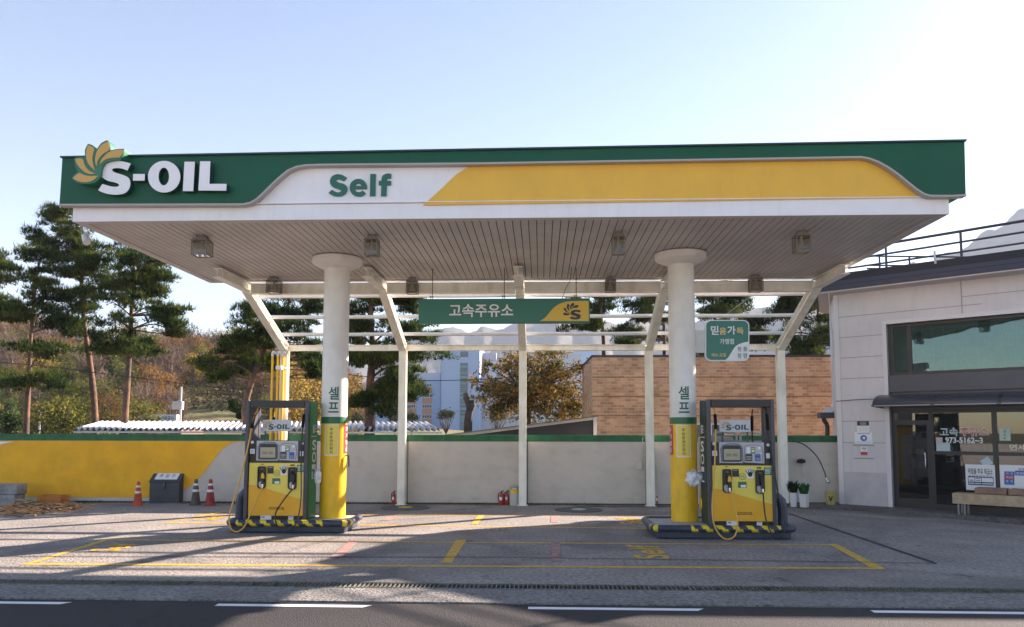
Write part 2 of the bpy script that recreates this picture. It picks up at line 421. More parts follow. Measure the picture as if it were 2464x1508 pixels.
# front bay
gline(b, (52, 1356), (2125, 1367), 0.13, z); gline(b, (262, 1298), (1997, 1310.5), 0.10, z)
gpoly(b, [(52, 1358.5), (96, 1350), (272, 1296), (252, 1296.5)], z + 0.001); gpoly(b, [(1992, 1308), (2012, 1308), (2130, 1368), (2092, 1364)], z + 0.001)
gpoly(b, [(1097, 1298), (1122, 1298), (1087, 1353), (1062, 1353)], z + 0.001)
# back bay
gline(b, (393, 1257), (1908, 1275), 0.11, z); gline(b, (470, 1237), (1800, 1241), 0.09, z)
gpoly(b, [(390, 1258), (410, 1256), (552, 1229), (528, 1231)], z + 0.001)
gpoly(b, [(1150, 1239), (1166, 1239), (1148.6, 1260), (1133, 1260)], z + 0.001)
struct('road_marking_yellow', b, PYEL)
b = B()
gpoly(b, [(1325, 1302), (1346, 1303), (1348, 1349), (1327, 1349)], z + 0.002)
gpoly(b, [(842, 1300), (864, 1300), (822, 1340), (792, 1340)], z + 0.002)
gpoly(b, [(1325, 1241), (1340, 1241), (1342, 1256), (1325, 1256)], z + 0.002); gpoly(b, [(945, 1241), (964, 1241), (940, 1252), (915, 1252)], z + 0.002)
struct('road_marking_red', b, PRED)
b = B()
for u0, u1, v0, v1 in ((1517, 1597, 1312, 1345), (1487, 1541, 1245, 1261), (240, 312, 1308, 1327), (478, 535, 1241, 1252)):
    a = G((u0 + u1) / 2, v1, 0); c = G((u0 + u1) / 2, v0, 0); w = (u1 - u0) / F_PX * (a.y + c.y) / 2
    xc = (G(u0, (v0 + v1) / 2).x + G(u1, (v0 + v1) / 2).x) / 2
    put_text(b, 'Self', lambda x, y, xc=xc, a=a, c=c, w=w: (xc + w / 2 - y * w, a.y + x * (c.y - a.y), 0.007), bold=0.02)
struct('road_marking_text', b, PYEL)
b = B(); z = -0.026
for x0, x1 in ((-60, -5.63), ):
    pass
for (u0, u1, v) in ((-420, 172, 1449), (528, 900, 1450.5), (1271, 1682, 1452.5), (2075, 2640, 1458)):
    a = G(u0, v, z); c = G(u1, v, z); b.add([(a.x, 8.54, z), (c.x - 0.08, 8.54, z), (c.x, 8.65, z), (a.x, 8.65, z)], [(0, 1, 2, 3)])
struct('road_marking_white', b, PWHI)
b = B(); z = 0.0095
gline(b, (-300, 1337), (1200, 1339.5), 0.035, z); gline(b, (1200, 1339.5), (2252, 1354), 0.03, z); gline(b, (1895, 1234), (2252, 1354.5), 0.06, z)
gline(b, (1380, 1217.5), (1960, 1218), 0.10, z)
struct('pavement_joint', b, JOINT)
# manhole covers
for (u, v, r_, cm, lab) in ((975, 1222, 0.60, mat('cap_yellow', (0.55, 0.38, 0.03), 0.6), 'dark tank cover with yellow centre set in the forecourt near the wall'), (1392, 1227, 0.58, mat('cap_pale', (0.45, 0.47, 0.45), 0.6), 'dark tank cover with pale centre set in the forecourt near the wall')):
    p = G(u, v); t = thing('manhole_cover', lab, 'manhole cover', (p.x, p.y, 0), group='tank covers in the forecourt')
    B().lathe([(r_, 0.0), (r_, 0.012), (r_ - 0.03, 0.018), (r_ - 0.05, 0.014), (0.2, 0.016)], p.x, p.y, 40).build('cover_plate', mat('cast_iron', (0.06, 0.065, 0.065), 0.6, var=0.3, vscale=10), t, 40)
    B().lathe([(0.18, 0.012), (0.18, 0.028), (0.16, 0.032)], p.x, p.y, 24).build('centre_cap', cm, t, 40)

# ------------------------------------------------------------------ canopy
XL, XR, YF, YB, HS = -7.67, 6.41, 12.12, 17.34, 5.305
can = thing('station_canopy', 'large flat petrol station canopy with green, white and yellow fascia', 'canopy', (-0.6, 14.7, 0))
YG = YF - 0.13
def zc(u, v, Y=YF): return U(u, v, Y).z
zb = zc(1230, 493.5)          # seam between band and panels
zt = (U(150, 381, YG).z + U(2320, 341, YG).z) / 2
lc = [(585, 489.8), (603.2, 485.9), (616.3, 478), (631.9, 463.7), (650.2, 445.5), (671.1, 425.9), (691.9, 408.9), (712.8, 399.8), (736.3, 395.9), (771.2, 394.6)]
rc = [(2051, 376.5), (2071, 376.2), (2091, 379.9), (2113.8, 388.5), (2136.7, 401.3), (2159.5, 417), (2182.3, 435.6), (2205.2, 454.1), (2222.3, 465), (2236.6, 469.3), (2290.8, 469.5)]
edge = [(143, 491)] + lc + [(1148, 391.5), (1542, 385)] + rc + [(2323, 467.5)]
gp = [U(150, 381, YG)] + [U(u, v, YG) for u, v in edge] + [U(2320, 341, YG)]
b = B(); b.poly(gp, (0, 0.05, 0))
x0, x1 = gp[1].x, gp[-2].x; z0 = min(gp[1].z, gp[-2].z); YBK = YB + 0.25
ztl, ztr = gp[0].z, gp[-1].z
# side and back returns of the green fascia box
b.add([(x0, YG + 0.05, gp[1].z), (x0, YBK, gp[1].z), (x0 + 0.05, YBK, ztl), (x0 + 0.05, YG + 0.05, ztl), (x0 + 0.06, YG + 0.05, gp[1].z), (x0 + 0.06, YBK, gp[1].z), (x0 + 0.11, YBK, ztl), (x0 + 0.11, YG + 0.05, ztl)],
      [(0, 1, 2, 3), (4, 7, 6, 5), (0, 4, 5, 1), (3, 2, 6, 7), (1, 5, 6, 2), (0, 3, 7, 4)])
b.add([(x1, YG + 0.05, gp[-2].z), (x1, YBK, gp[-2].z), (x1 - 0.03, YBK, ztr), (x1 - 0.03, YG + 0.05, ztr), (x1 - 0.06, YG + 0.05, gp[-2].z), (x1 - 0.06, YBK, gp[-2].z), (x1 - 0.09, YBK, ztr), (x1 - 0.09, YG + 0.05, ztr)],
      [(0, 3, 2, 1), (4, 5, 6, 7), (0, 1, 5, 4), (3, 7, 6, 2), (1, 2, 6, 5), (0, 4, 7, 3)])
b.box(x0, x1, YBK, YBK + 0.06, z0, min(ztl, ztr))
b.build('green_fascia', GREEN, can)
# dark cap flashing on top
b = B(); b.beam(gp[0] + Vector((-0.01, 0.0, 0.012)), gp[-1] + Vector((0.01, 0.0, 0.012)), 0.10, 0.025)
b.build('top_flashing', mat('flashing', (0.015, 0.05, 0.05), 0.4), can)
b = B(); zr = min(ztl, ztr) - 0.25
b.box(x0 + 0.12, x1 - 0.12, YF + 0.06, YBK - 0.01, zr - 0.06, zr)
b.build('roof_deck', mat('roof_sheet', (0.35, 0.35, 0.36), 0.6), can)
# panels in the recess: white with yellow laid on
YP = YF - 0.012
pw = [(177, 495), (177, 383), (2285, 345), (2285, 476)]
B().poly([U(u, v, YP) for u, v in pw], (0, 0.03, 0)).build('white_panel', WHITE, can)
yc = [(1017.3, 493.3), (1046.1, 467.9), (1066.5, 449.3), (1086.8, 428.9), (1100.4, 417), (1120.7, 405.2), (1141, 397), (1148, 392)]
yp = [U(u, v, YP - 0.018) for u, v in yc + [(1200, 384), (2040, 366), (2120, 372), (2284, 420), (2284, 473.5), (1542, 484.9)]]
B().poly(yp, (0, 0.012, 0)).build('yellow_panel', YELL, can)
# white band and its ledge
b = B()
zl, zrr = U(177, 497, YF).z, U(2285, 476, YF).z
b.add([(XL, YF, HS), (XR, YF, HS), (XR, YF, zrr), (XL, YF, zl), (XL, YF + 0.05, HS), (XR, YF + 0.05, HS), (XR, YF + 0.05, zrr), (XL, YF + 0.05, zl)],
      [(0, 1, 2, 3), (4, 7, 6, 5), (0, 4, 5, 1), (1, 5, 6, 2), (2, 6, 7, 3), (3, 7, 4, 0)])
b.box(XL, XL + 0.05, YF + 0.05, YB, HS, zl); b.box(XR - 0.05, XR, YF + 0.05, YB, HS, zrr); b.box(XL, XR, YB, YB + 0.05, HS, min(zl, zrr))
b.build('white_band', WHITE, can)
b = B()
b.beam((XL, YF - 0.02, zl + 0.012), (XR, YF - 0.02, zrr + 0.012), 0.04, 0.012)
# underside of the overhang round the green box
b.box(x0 + 0.06, XL, YG + 0.05, YBK, z0 + 0.05, z0 + 0.09); b.box(XR, x1 - 0.06, YG + 0.05, YBK, z0 + 0.05, z0 + 0.09)
b.build('ledge', WHITE, can)
# grey trim following the S-shaped lower edge
b = B(); tp = [U(u, v, YG) for u, v in edge]
for i in range(len(tp) - 1):
    b.beam(tp[i] + Vector((0, 0.05, 0)), tp[i + 1] + Vector((0, 0.05, 0)), 0.14, 0.028, up=(0, 1, 0.0)) if False else None
fr = []
for i, p in enumerate(tp):
    t = (tp[min(i + 1, len(tp) - 1)] - tp[max(i - 1, 0)]).normalized(); n_ = Vector((t.z, 0, -t.x)); n_ = n_ if n_.z < 0 else -n_
    fr.append((p, p + n_ * 0.03))
vs = []; 
for a, c in fr: vs += [a + Vector((0, -0.02, 0)), c + Vector((0, -0.02, 0)), c + Vector((0, 0.12, 0)), a + Vector((0, 0.12, 0))]
fs = []
for i in range(len(fr) - 1):
    for j in range(4):
        k = (j + 1) % 4; fs.append((i * 4 + j, i * 4 + k, i * 4 + 4 + k, i * 4 + 4 + j))
b.add(vs, fs); b.build('curved_trim', TRIM, can, 40)
# soffit boards
b = B(); bw = 0.133; x = XL + 0.16
while x < XR - 0.17:
    w = min(bw - 0.014, XR - 0.17 - x)
    b.box(x, x + w, YF + 0.16, YB - 0.12, HS + 0.022, HS + 0.03)
    x += bw
b.build('soffit_boards', SOFF, can)
B().box(XL + 0.06, XR - 0.06, YF + 0.06, YB - 0.01, HS + 0.045, HS + 0.06).build('soffit_backing', SOFFG, can)
b = B()
b.box(XL + 0.003, XR - 0.003, YF + 0.003, YF + 0.155, HS - 0.004, HS + 0.04); b.box(XL + 0.003, XR - 0.003, YB - 0.115, YB + 0.047, HS - 0.004, HS + 0.04)
b.box(XL + 0.003, XL + 0.155, YF + 0.155, YB - 0.115, HS - 0.004, HS + 0.04); b.box(XR - 0.155, XR - 0.003, YF + 0.155, YB - 0.115, HS - 0.004, HS + 0.04)
b.build('soffit_trim', SOFTR, can, bev=0.004)
b = B(); b.box(x1 - 0.004, x1 + 0.008, YG + 1.9, YG + 4.9, z0 + 0.10, z0 + 0.72)
b.build('side_white_panel', WHITE, can)
b = B(); b.poly([(x1 + 0.006, YG + 3.9, z0 + 0.10), (x1 + 0.006, YG + 4.9, z0 + 0.10), (x1 + 0.006, YG + 4.9, z0 + 0.72), (x1 + 0.006, YG + 4.4, z0 + 0.72), (x1 + 0.006, YG + 4.15, z0 + 0.45)], (0.006, 0, 0)); b.build('side_yellow_panel', YELL, can)
b = B(); put_text(b, 'Self', lambda x, y: (x1 + 0.014, YG + 2.3 + 0.95 * x, z0 + 0.22 + 0.38 * y), 0.03); b.build('side_lettering', GREEND, can)
# small vent pipe tip on the roof edge and the sign box on the right side
B().tube([U(543, 376, YG + 0.3), U(543, 369, YG + 0.3)], 0.018, 8).build('roof_stub', NAVY, can)
b = B(); b.T = None
sy = YG + 0.55
for (dy, dz, ry, rz_) in ((0.0, 0.0, 0.16, 0.30), (0.35, 0.0, 0.12, 0.22), (0.7, -0.15, 0.30, 0.24)):
    zc0 = z0 + 0.52 + dz
    b.poly([(x1 + 0.0, sy + dy + ry * math.cos(a), zc0 + rz_ * math.sin(a)) for a in [2 * PI * i / 20 for i in range(20)]], (0.05, 0, 0))
b.build('side_logo', GREEND, can)
# S-OIL sign letters
def z1(x, y): return ((200 + .4058 * x) / 1.5558, (480 + .4058 * y) / 1.5558)
def z2(x, y): return ((1100 + .5276 * x) / 1.5558, (480 + .5276 * y) / 1.5558)
def smooth_loop(pts, k=3):
    """rounds an outline; a corner is kept where its point is given twice"""
    n = len(pts); out = []
    P = [Vector(p) for p in pts]
    for i in range(n):
        p1, p2 = P[i], P[(i + 1) % n]
        if (p1 - p2).length < 1e-6: continue
        p0, p3 = P[i - 1], P[(i + 2) % n]
        for j in range(k):
            t = j / k
            out.append(0.5 * ((2 * p1) + (p2 - p0) * t + (2 * p0 - 5 * p1 + 4 * p2 - p3) * t * t + (3 * p1 - p0 - 3 * p2 + p3) * t ** 3))
    return [tuple(p) for p in out]
S_BIG = [(712, 325), (712, 325), (640, 305), (560, 300), (490, 320), (450, 355), (437, 400), (450, 450), (500, 483), (560, 498), (600, 515), (600, 533), (560, 540), (510, 530), (450, 513), (450, 513), (413, 572), (413, 572), (480, 600), (570, 612), (650, 600), (695, 560), (708, 500), (690, 455), (640, 430), (570, 408), (540, 388), (550, 370), (600, 367), (640, 374), (680, 390), (680, 390)]
def ell(cx, cy, rx, ry, n=32): return [(cx + rx * math.cos(2 * PI * i / n), cy + ry * math.sin(2 * PI * i / n)) for i in range(n)]
LET = [(smooth_loop(S_BIG), []), ([(735, 421), (842, 421), (839, 482), (732, 482)], []), (ell(1020, 446, 149, 146, 40), [ell(1017, 444, 49, 82, 32)]),
       ([(1208, 308), (1303, 308), (1288, 579), (1192, 579)], []), ([(1352, 304), (1446, 304), (1437, 512), (1596, 512), (1592, 575), (1336, 573)], [])]
so = thing('brand_sign', 'raised white S-OIL letters with gold petals on the green fascia', 'sign', tuple(U(360, 440, YG)))
b = B(); bb = B()
for o_, h_ in LET:
    P = [U(*z1(*p), YG - 0.135) for p in o_]; Hh = [[U(*z1(*p), YG - 0.135) for p in hh] for hh in h_]
    b.poly(P, (0, 0.01, 0), holes=Hh)
    bb.poly([p + Vector((0, 0.0105, 0)) for p in P], (0, 0.105, 0), holes=[[p + Vector((0, 0.0105, 0)) for p in hh] for hh in Hh])
b.build('letter_faces', WHITE, so); bb.build('letter_returns', mat('letter_side', (0.006, 0.05, 0.04), 0.5), so)
PET = [[(318, 158), (318, 158), (350, 165), (376, 195), (362, 240), (358, 290), (368, 340), (382, 387), (382, 387), (345, 355), (318, 320), (302, 270), (301, 210)],
       [(497, 122), (497, 122), (510, 145), (515, 175), (506, 205), (460, 235), (425, 270), (405, 310), (397, 352), (397, 352), (385, 310), (387, 260), (400, 215), (440, 155)],
       [(645, 198), (645, 198), (634, 235), (606, 268), (550, 270), (500, 280), (460, 300), (425, 334), (425, 334), (440, 290), (480, 245), (520, 215), (580, 197)],
       [(200, 285), (200, 285), (230, 278), (270, 285), (280, 320), (300, 360), (335, 395), (388, 416), (388, 416), (340, 420), (290, 405), (240, 360), (212, 320)],
       [(178, 458), (178, 458), (235, 412), (270, 425), (330, 440), (412, 437), (412, 437), (370, 475), (320, 495), (260, 495), (210, 480)]]
b = B()
for p in PET: b.poly([U(*z1(*q), YG - 0.20) for q in smooth_loop(p)], (0, 0.012, 0))
b.build('petals', GOLD, so)
BK = [(497, 108), (497, 108), (517, 140), (527, 178), (522, 204), (522, 204), (570, 192), (655, 188), (655, 188), (645, 240), (612, 285), (540, 296), (470, 320), (440, 380), (430, 450), (380, 500), (320, 510), (260, 510), (200, 492), (165, 458), (165, 458), (190, 430), (225, 402), (225, 402), (200, 350), (190, 275), (190, 275), (240, 264), (292, 270), (292, 270), (290, 200), (318, 143), (318, 143), (360, 155), (400, 195), (400, 195), (440, 135)]
B().poly([U(*z1(*q), YG - 0.188) for q in smooth_loop(BK, 2)], (0, 0.20, 0)).build('petal_backing', mat('petal_box', (0.02, 0.17, 0.10), 0.4), so)
# "Self" on the white panel
S_ = [(375, 350), (375, 350), (340, 330), (305, 325), (270, 340), (255, 370), (262, 402), (285, 420), (320, 432), (335, 441), (325, 452), (300, 452), (268, 435), (268, 435), (245, 458), (245, 458), (280, 478), (320, 482), (355, 470), (375, 445), (375, 415), (355, 395), (320, 385), (300, 375), (300, 364), (320, 360), (352, 374), (352, 374)]
E_ = [(515, 430), (515, 430), (515, 405), (500, 375), (470, 359), (435, 362), (405, 385), (395, 420), (405, 455), (430, 477), (465, 483), (490, 476), (508, 460), (508, 460), (488, 441), (488, 441), (470, 451), (450, 451), (437, 443), (432, 430), (432, 430)]
EH = [(432, 408), (432, 408), (440, 395), (455, 388), (470, 394), (479, 408), (479, 408)]
L_ = [(541, 323), (579, 323), (576, 480), (538, 480)]
F_ = [(617, 480), (619, 402), (601, 402), (602, 372), (620, 372), (622, 350), (632, 332), (650, 322), (672, 320), (689, 323), (687, 354), (668, 354), (658, 362), (658, 372), (688, 372), (687, 402), (657, 402), (654, 480)]
se = thing('self_sign', 'dark green Self lettering on the white fascia panel', 'sign', tuple(U(555, 445, YP)))
b = B()
for o_, h_ in ((smooth_loop(S_), []), (smooth_loop(E_), [smooth_loop(EH)]), (L_, []), (F_, [])):
    b.poly([U(*z2(*p), YP - 0.03) for p in o_], (0, 0.028, 0), holes=[[U(*z2(*p), YP - 0.03) for p in hh] for hh in h_])
b.build('lettering', GREEND, se)

# ------------------------------------------------------------------ lanterns under the soffit
GLS = glassmat('lantern_glass', (0.72, 0.70, 0.64), 0.02, see=0.92)
def lantern(u, vt, w, h, i, lab):
    p = G(u, vt, HS); d = (p - CAMP).dot(fwd)
    wm, hm = w / F_PX * d, h / F_PX * d
    t = thing('lantern', lab, 'lamp', (p.x, p.y, HS), group='square lanterns under the canopy')
    z1_, z0_ = HS - 0.05, HS - hm
    x, y, r_ = p.x, p.y, wm / 2 * 0.86
    b = B(); b.box(x - r_ * 0.6, x + r_ * 0.6, y - r_ * 0.6, y + r_ * 0.6, HS - 0.03, HS + 0.02); b.box(x - r_ * .9, x + r_ * .9, y - r_ * .9, y + r_ * .9, z1_ - 0.01, HS - 0.03)
    b.build('mount', mat('lamp_metal', (0.25, 0.22, 0.20), 0.45, metal=0.5), t)
    b = B()
    for sx in (-1, 1):
        for sy_ in (-1, 1): b.box(x + sx * r_ - 0.008, x + sx * r_ + 0.008, y + sy_ * r_ - 0.008, y + sy_ * r_ + 0.008, z0_, z1_ - 0.01)
    for zz in (z0_, z1_ - 0.025):
        for s in (-1, 1):
            b.box(x - r_ + .008, x + r_ - .008, y + s * r_ - 0.0075, y + s * r_ + 0.0075, zz, zz + 0.014); b.box(x + s * r_ - 0.0075, x + s * r_ + 0.0075, y - r_ + .008, y + r_ - .008, zz, zz + 0.014)
    b.build('frame', mat('lamp_frame', (0.20, 0.18, 0.16), 0.4, metal=0.3), t)
    b = B(); g = r_ - 0.012
    b.add([(x - g, y - g, z0_ + .01), (x + g, y - g, z0_ + .01), (x + g, y + g, z0_ + .01), (x - g, y + g, z0_ + .01), (x - g, y - g, z1_ - .012), (x + g, y - g, z1_ - .012), (x + g, y + g, z1_ - .012), (x - g, y + g, z1_ - .012)],
          [(0, 1, 2, 3), (0, 1, 5, 4), (1, 2, 6, 5), (2, 3, 7, 6), (3, 0, 4, 7)])
    b.build('glass', GLS, t)
    q = r_ / 0.2
    b = B(); b.lathe([(0.035 * q, 0.0), (0.04 * q, -0.07), (0.11 * q, -0.20), (0.12 * q, -0.21)], x, y, 16, z0=z1_ - 0.01, caps=False)
    b.build('reflector', mat('reflector', (0.70, 0.66, 0.60), 0.35, metal=0.3), t, 40)
LN = [(487, 571, 42, 46, 'leftmost square glass lantern in the front row under the canopy'), (895, 569, 35, 47, 'square glass lantern in the front row above the left column'),
      (1487, 562, 33, 50, 'square glass lantern in the front row left of the right column'), (1927, 560, 38, 48, 'rightmost square glass lantern in the front row under the canopy'),
      (660, 669, 33, 37, 'square glass lantern at the rear edge left of the left column'), (992, 670, 29, 37, 'square glass lantern at the rear edge above the hanging green sign'),
      (1468, 667, 27, 36, 'square glass lantern at the rear edge right of the hanging green sign'), (1817, 664, 32, 38, 'square glass lantern at the rear edge right of the right column')]
for i, (u, v, w, h, lab) in enumerate(LN): lantern(u, v, w, h, i, lab)
# floodlight at the left front corner
p = U(207, 553, YF + 0.35); t = thing('floodlight', 'small white spotlight fixed under the front left corner of the canopy', 'lamp', (p.x, p.y, HS))
B().tube([(p.x - 0.08, p.y, HS - 0.002), (p.x - 0.06, p.y, HS - 0.11), (p.x, p.y, HS - 0.15)], 0.018, 8).build('bracket', mat('lamp_metal', (0.25, 0.22, 0.20)), t)
B().tube([(p.x - 0.05, p.y + 0.05, HS - 0.12), (p.x + 0.07, p.y - 0.08, HS - 0.28)], [0.05, 0.06], 14).build('lamp_head', mat('lamp_white', (0.6, 0.6, 0.6), 0.4), t, 40)

# ------------------------------------------------------------------ columns
ZD = 0.22
def wrap(cx, cy, r_, a0):
    """(s, z) on the cylinder's skin; a0 = heading of s=0, measured from -Y towards +X"""
    def fn(s, z, off=0.003):
        a = a0 + s / r_; return (cx + (r_ + off) * math.sin(a), cy - (r_ + off) * math.cos(a), z)
    return fn
def wrect(b, fn, s0, s1, z0, z1_, off, m=0, n=10):
    vs = []; 
    for i in range(n + 1):
        s = s0 + (s1 - s0) * i / n; vs += [fn(s, z0, off), fn(s, z1_, off)]
    b.add(vs, [(2 * i, 2 * i + 2, 2 * i + 3, 2 * i + 1) for i in range(n)], m)
def column(cx, cy, lab, redside, zoff):
    t = thing('canopy_column', lab, 'column', (cx, cy, ZD), group='round columns holding the canopy'); r_ = 0.25
    zg1, zg0 = 1.9 + (1036 - 1003) / F_PX * (cy - .25) + zoff, 1.9 + (1036 - 1019) / F_PX * (cy - .25) + zoff
    B().lathe([(r_, zg1 - 0.002), (r_, 3.0), (r_, HS - 0.2)], cx, cy, 48, caps=False).build('upper_shaft', COLW, t, 40)
    B().lathe([(r_ + 0.002, zg0), (r_ + 0.002, zg1)], cx, cy, 48, caps=False).build('green_band', COLG, t, 40)
    B().lathe([(r_, ZD - 0.02), (r_, zg0)], cx, cy, 48, caps=False).build('lower_shaft', COLY, t, 40)
    B().lathe([(0.251, HS - 0.215), (0.33, HS - 0.185), (0.44, HS - 0.135), (0.49, HS - 0.10), (0.495, HS - 0.05), (0.495, HS + 0.0)], cx, cy, 48).build('cap', COLW, t, 50)
    fr = wrap(cx, cy, r_, math.atan2(-cx, cy) * -1 * -1 + 0.0)
    view = math.atan2(0 - cx, cy)             # heading towards the viewpoint
    fr = wrap(cx, cy, r_, view * 1.0)
    sh = 0.02 if redside < 0 else -0.02
    b = B()
    def tx(s0, s1, z0, z1_, txt, m=0, bold=0.012, off=0.004, f=fr): put_text(b, txt, lambda x, y: f(s0 + (s1 - s0) * x, z0 + (z1_ - z0) * y, off), bold, m, cut=12)
    zz = zg1 + 0.08
    tx(sh - 0.10, sh + 0.10, zz + 0.25, zz + 0.50, '셀', bold=0.02); tx(sh - 0.10, sh + 0.10, zz, zz + 0.20, '프', bold=0.02)
    b.build('green_lettering', GREEND, t)
    zs1 = zg0 - 0.02; zs0 = zs1 - 0.60; sc_ = -0.05 if redside > 0 else 0.0
    b = B(); wrect(b, fr, sc_ - 0.135, sc_ + 0.135, zs0, zs1, 0.003, 0); wrect(b, fr, sc_ - 0.118, sc_ + 0.118, zs0 + 0.018, zs1 - 0.018, 0.005, 1)
    st = b.build('engine_sticker', [PAPER, LYELL], t)
    b = B(); s7 = '주유중엔진정지'
    for i, ch in enumerate(s7):
        z_ = zs1 - 0.07 - i * 0.073
        put_text(b, ch, lambda x, y, z_=z_: fr(sc_ - 0.028 + 0.056 * x, z_ - 0.055 + 0.058 * y, 0.007), 0.012, cut=6)
    b.build('sticker_lettering', INK, st)
    f2 = wrap(cx, cy, r_, view + redside * 1.25)
    b = B(); wrect(b, f2, -0.10, 0.10, zs0 + 0.04, zs1, 0.003, 0)
    st = b.build('warning_sticker', [RED], t)
    b = B()
    for i, ch in enumerate('화기엄금'):
        z_ = zs1 - 0.04 - i * 0.13
        put_text(b, ch, lambda x, y, z_=z_: f2(-0.05 + 0.10 * x, z_ - 0.09 + 0.09 * y, 0.006), 0.02, cut=8)
    b.build('sticker_lettering', PAPER, st)
    return t, fr
CX1, CX2, CYY = -4.05, 2.70, 15.0
column(CX1, CYY, 'round canopy column beside the left pump, white above and yellow below', 1, 0.0)
column(CX2, CYY - 0.2, 'round canopy column beside the right pump carrying the rounded green sign', -1, 0.0)
b = B(); b.tube([(CX1 + 0.25, CYY - 0.05, 1.42), (CX1 + 0.31, CYY - 0.05, 1.41), (CX1 + 0.32, CYY - 0.05, 1.20)], 0.014, 6)
tag(b.build('wall_hook', BLACK), 'small black hook fixed to the left column above the yellow paint', 'hook')

# crumpled white bags on the columns
def bag(x, y, z, rx, rz, lab, seed):
    rg = random.Random(seed); b = B(); n, k = 26, 22; vs = []
    ph = [rg.uniform(0, 6) for _ in range(6)]
    for i in range(k + 1):
        th = PI * i / k
        for j in range(n):
            a = 2 * PI * j / n
            r_ = 1 + 0.16 * math.sin(5 * a + ph[0] + 3 * th) + 0.12 * math.sin(9 * a + ph[1] - 4 * th) + 0.10 * math.sin(7 * th + ph[2] + 2 * a) + rg.uniform(-.06, .06)
            w = math.sin(th) ** 0.8 * (1.0 if i > 5 else 0.75)
            vs.append((x + rx * r_ * w * math.cos(a), y + rx * 0.8 * r_ * w * math.sin(a), z + rz * math.cos(th) * (1 + 0.08 * math.sin(4 * a))))
    fs = [(i * n + j, i * n + (j + 1) % n, (i + 1) * n + (j + 1) % n, (i + 1) * n + j) for i in range(k) for j in range(n)]
    b.add(vs, fs)
    for q in range(14):
        a = rg.uniform(0, 2 * PI); r0 = rx * 0.5; zt_ = z + rz * 0.7
        p0 = Vector((x + r0 * math.cos(a), y + r0 * math.sin(a), zt_)); p1 = p0 + Vector((math.cos(a) * rx * rg.uniform(.5, 1.0), math.sin(a) * rx * .7, rz * rg.uniform(.0, .55)))
        s = Vector((-math.sin(a), math.cos(a), 0.3)) * 0.03
        b.add([p0 - s, p0 + s, p1 + s * .4, p1 - s * .3], [(0, 1, 2, 3)])
    return tag(b.build('plastic_bag', mat('bag_white', (0.78, 0.78, 0.80), 0.35), None, 60), lab, 'bag', 'white bags hung on the columns')
p = U(760, 1146, 14.6); bag(p.x, 14.72, p.z, 0.06, 0.15, 'crumpled white bag of gloves hung on the left column', 1)
p = U(1668, 1150, 14.5); bag(p.x, 14.5, p.z, 0.125, 0.15, 'crumpled white plastic bag hung on the right column', 2)

# ------------------------------------------------------------------ pump islands
def island(x0, x1, yf, yb, lab, bend, stripe):
    t = thing('pump_island', lab, 'kerb island', ((x0 + x1) / 2, (yf + yb) / 2, 0), group='pump islands with striped bumper tubes')
    r_ = 0.062
    b = B(); b.box(x0 + 0.05, x1 - 0.05, yf + 0.05, yb - 0.05, 0, ZD - 0.02); b.build('plinth', NAVY, t, bev=0.03)
    B().box(x0 + 0.07, x1 - 0.07, yf + 0.07, yb - 0.07, ZD - 0.02, ZD).build('deck', DECK, t)
    # bumper tube round the rim with spiral yellow stripes
    cr = 0.16; pts = []
    def arc(cx, cy, a0, a1, n=7):
        return [(cx + cr * math.cos(a0 + (a1 - a0) * i / n), cy + cr * math.sin(a0 + (a1 - a0) * i / n), ZD - 0.03) for i in range(n + 1)]
    nst = 150
    pts += [(x0 + cr + (x1 - x0 - 2 * cr) * i / nst, yf, ZD - 0.03) for i in range(nst)]
    pts += arc(x1 - cr, yf + cr, -PI / 2, 0) + [(x1, yf + cr + (yb - yf - 2 * cr) * i / 10, ZD - 0.03) for i in range(1, 10)] + arc(x1 - cr, yb - cr, 0, PI / 2)
    pts += [(x1 - cr - (x1 - x0 - 2 * cr) * i / 10, yb, ZD - 0.03) for i in range(1, 10)] + arc(x0 + cr, yb - cr, PI / 2, PI) + [(x0, yb - cr - (yb - yf - 2 * cr) * i / 10, ZD - 0.03) for i in range(1, 10)] + arc(x0 + cr, yf + cr, PI, 1.5 * PI)
    sl, sr, corner = stripe
    def mf(i, j):
        p = pts[i]; q = (j / 14) * 0.22
        if i < nst and sl < p[0] < sr: return 1 if ((p[0] - sl - q * 1.0) % 0.262) < 0.115 else 0
        if (corner > 0 and i >= nst and i < nst + 9 and p[0] > x1 - cr) or (corner < 0 and i > len(pts) - 9): return 1 if (i % 4) < 2 else 0
        return 0
    B().tube(pts, r_, 14, mf=mf).build('bumper_tube', [NAVY, STRY], t, 60)
    xb = x0 + 0.12 if bend < 0 else x1 - 0.12; s = bend
    b = B(); ym = yf + 0.30
    b.tube([(xb, ym, ZD - 0.05), (xb, ym, ZD + 0.32), (xb - s * 0.02, ym, ZD + 0.43), (xb - s * 0.09, ym, ZD + 0.50), (xb - s * 0.20, ym, ZD + 0.52)], 0.085, 16)
    b.build('guard_post', NAVY, t, 50)
island(G(543, 1283, 0).x, G(835, 1283, 0).x, 14.28, 15.45, 'left pump island, dark blue with yellow-striped bumper tube', -1, (-5.65, -4.02, 1))
island(G(1573, 1297, 0).x, G(1908, 1297, 0).x, 13.86, 15.25, 'right pump island, dark blue with yellow-striped bumper tube', 1, (2.62, 4.18, -1))

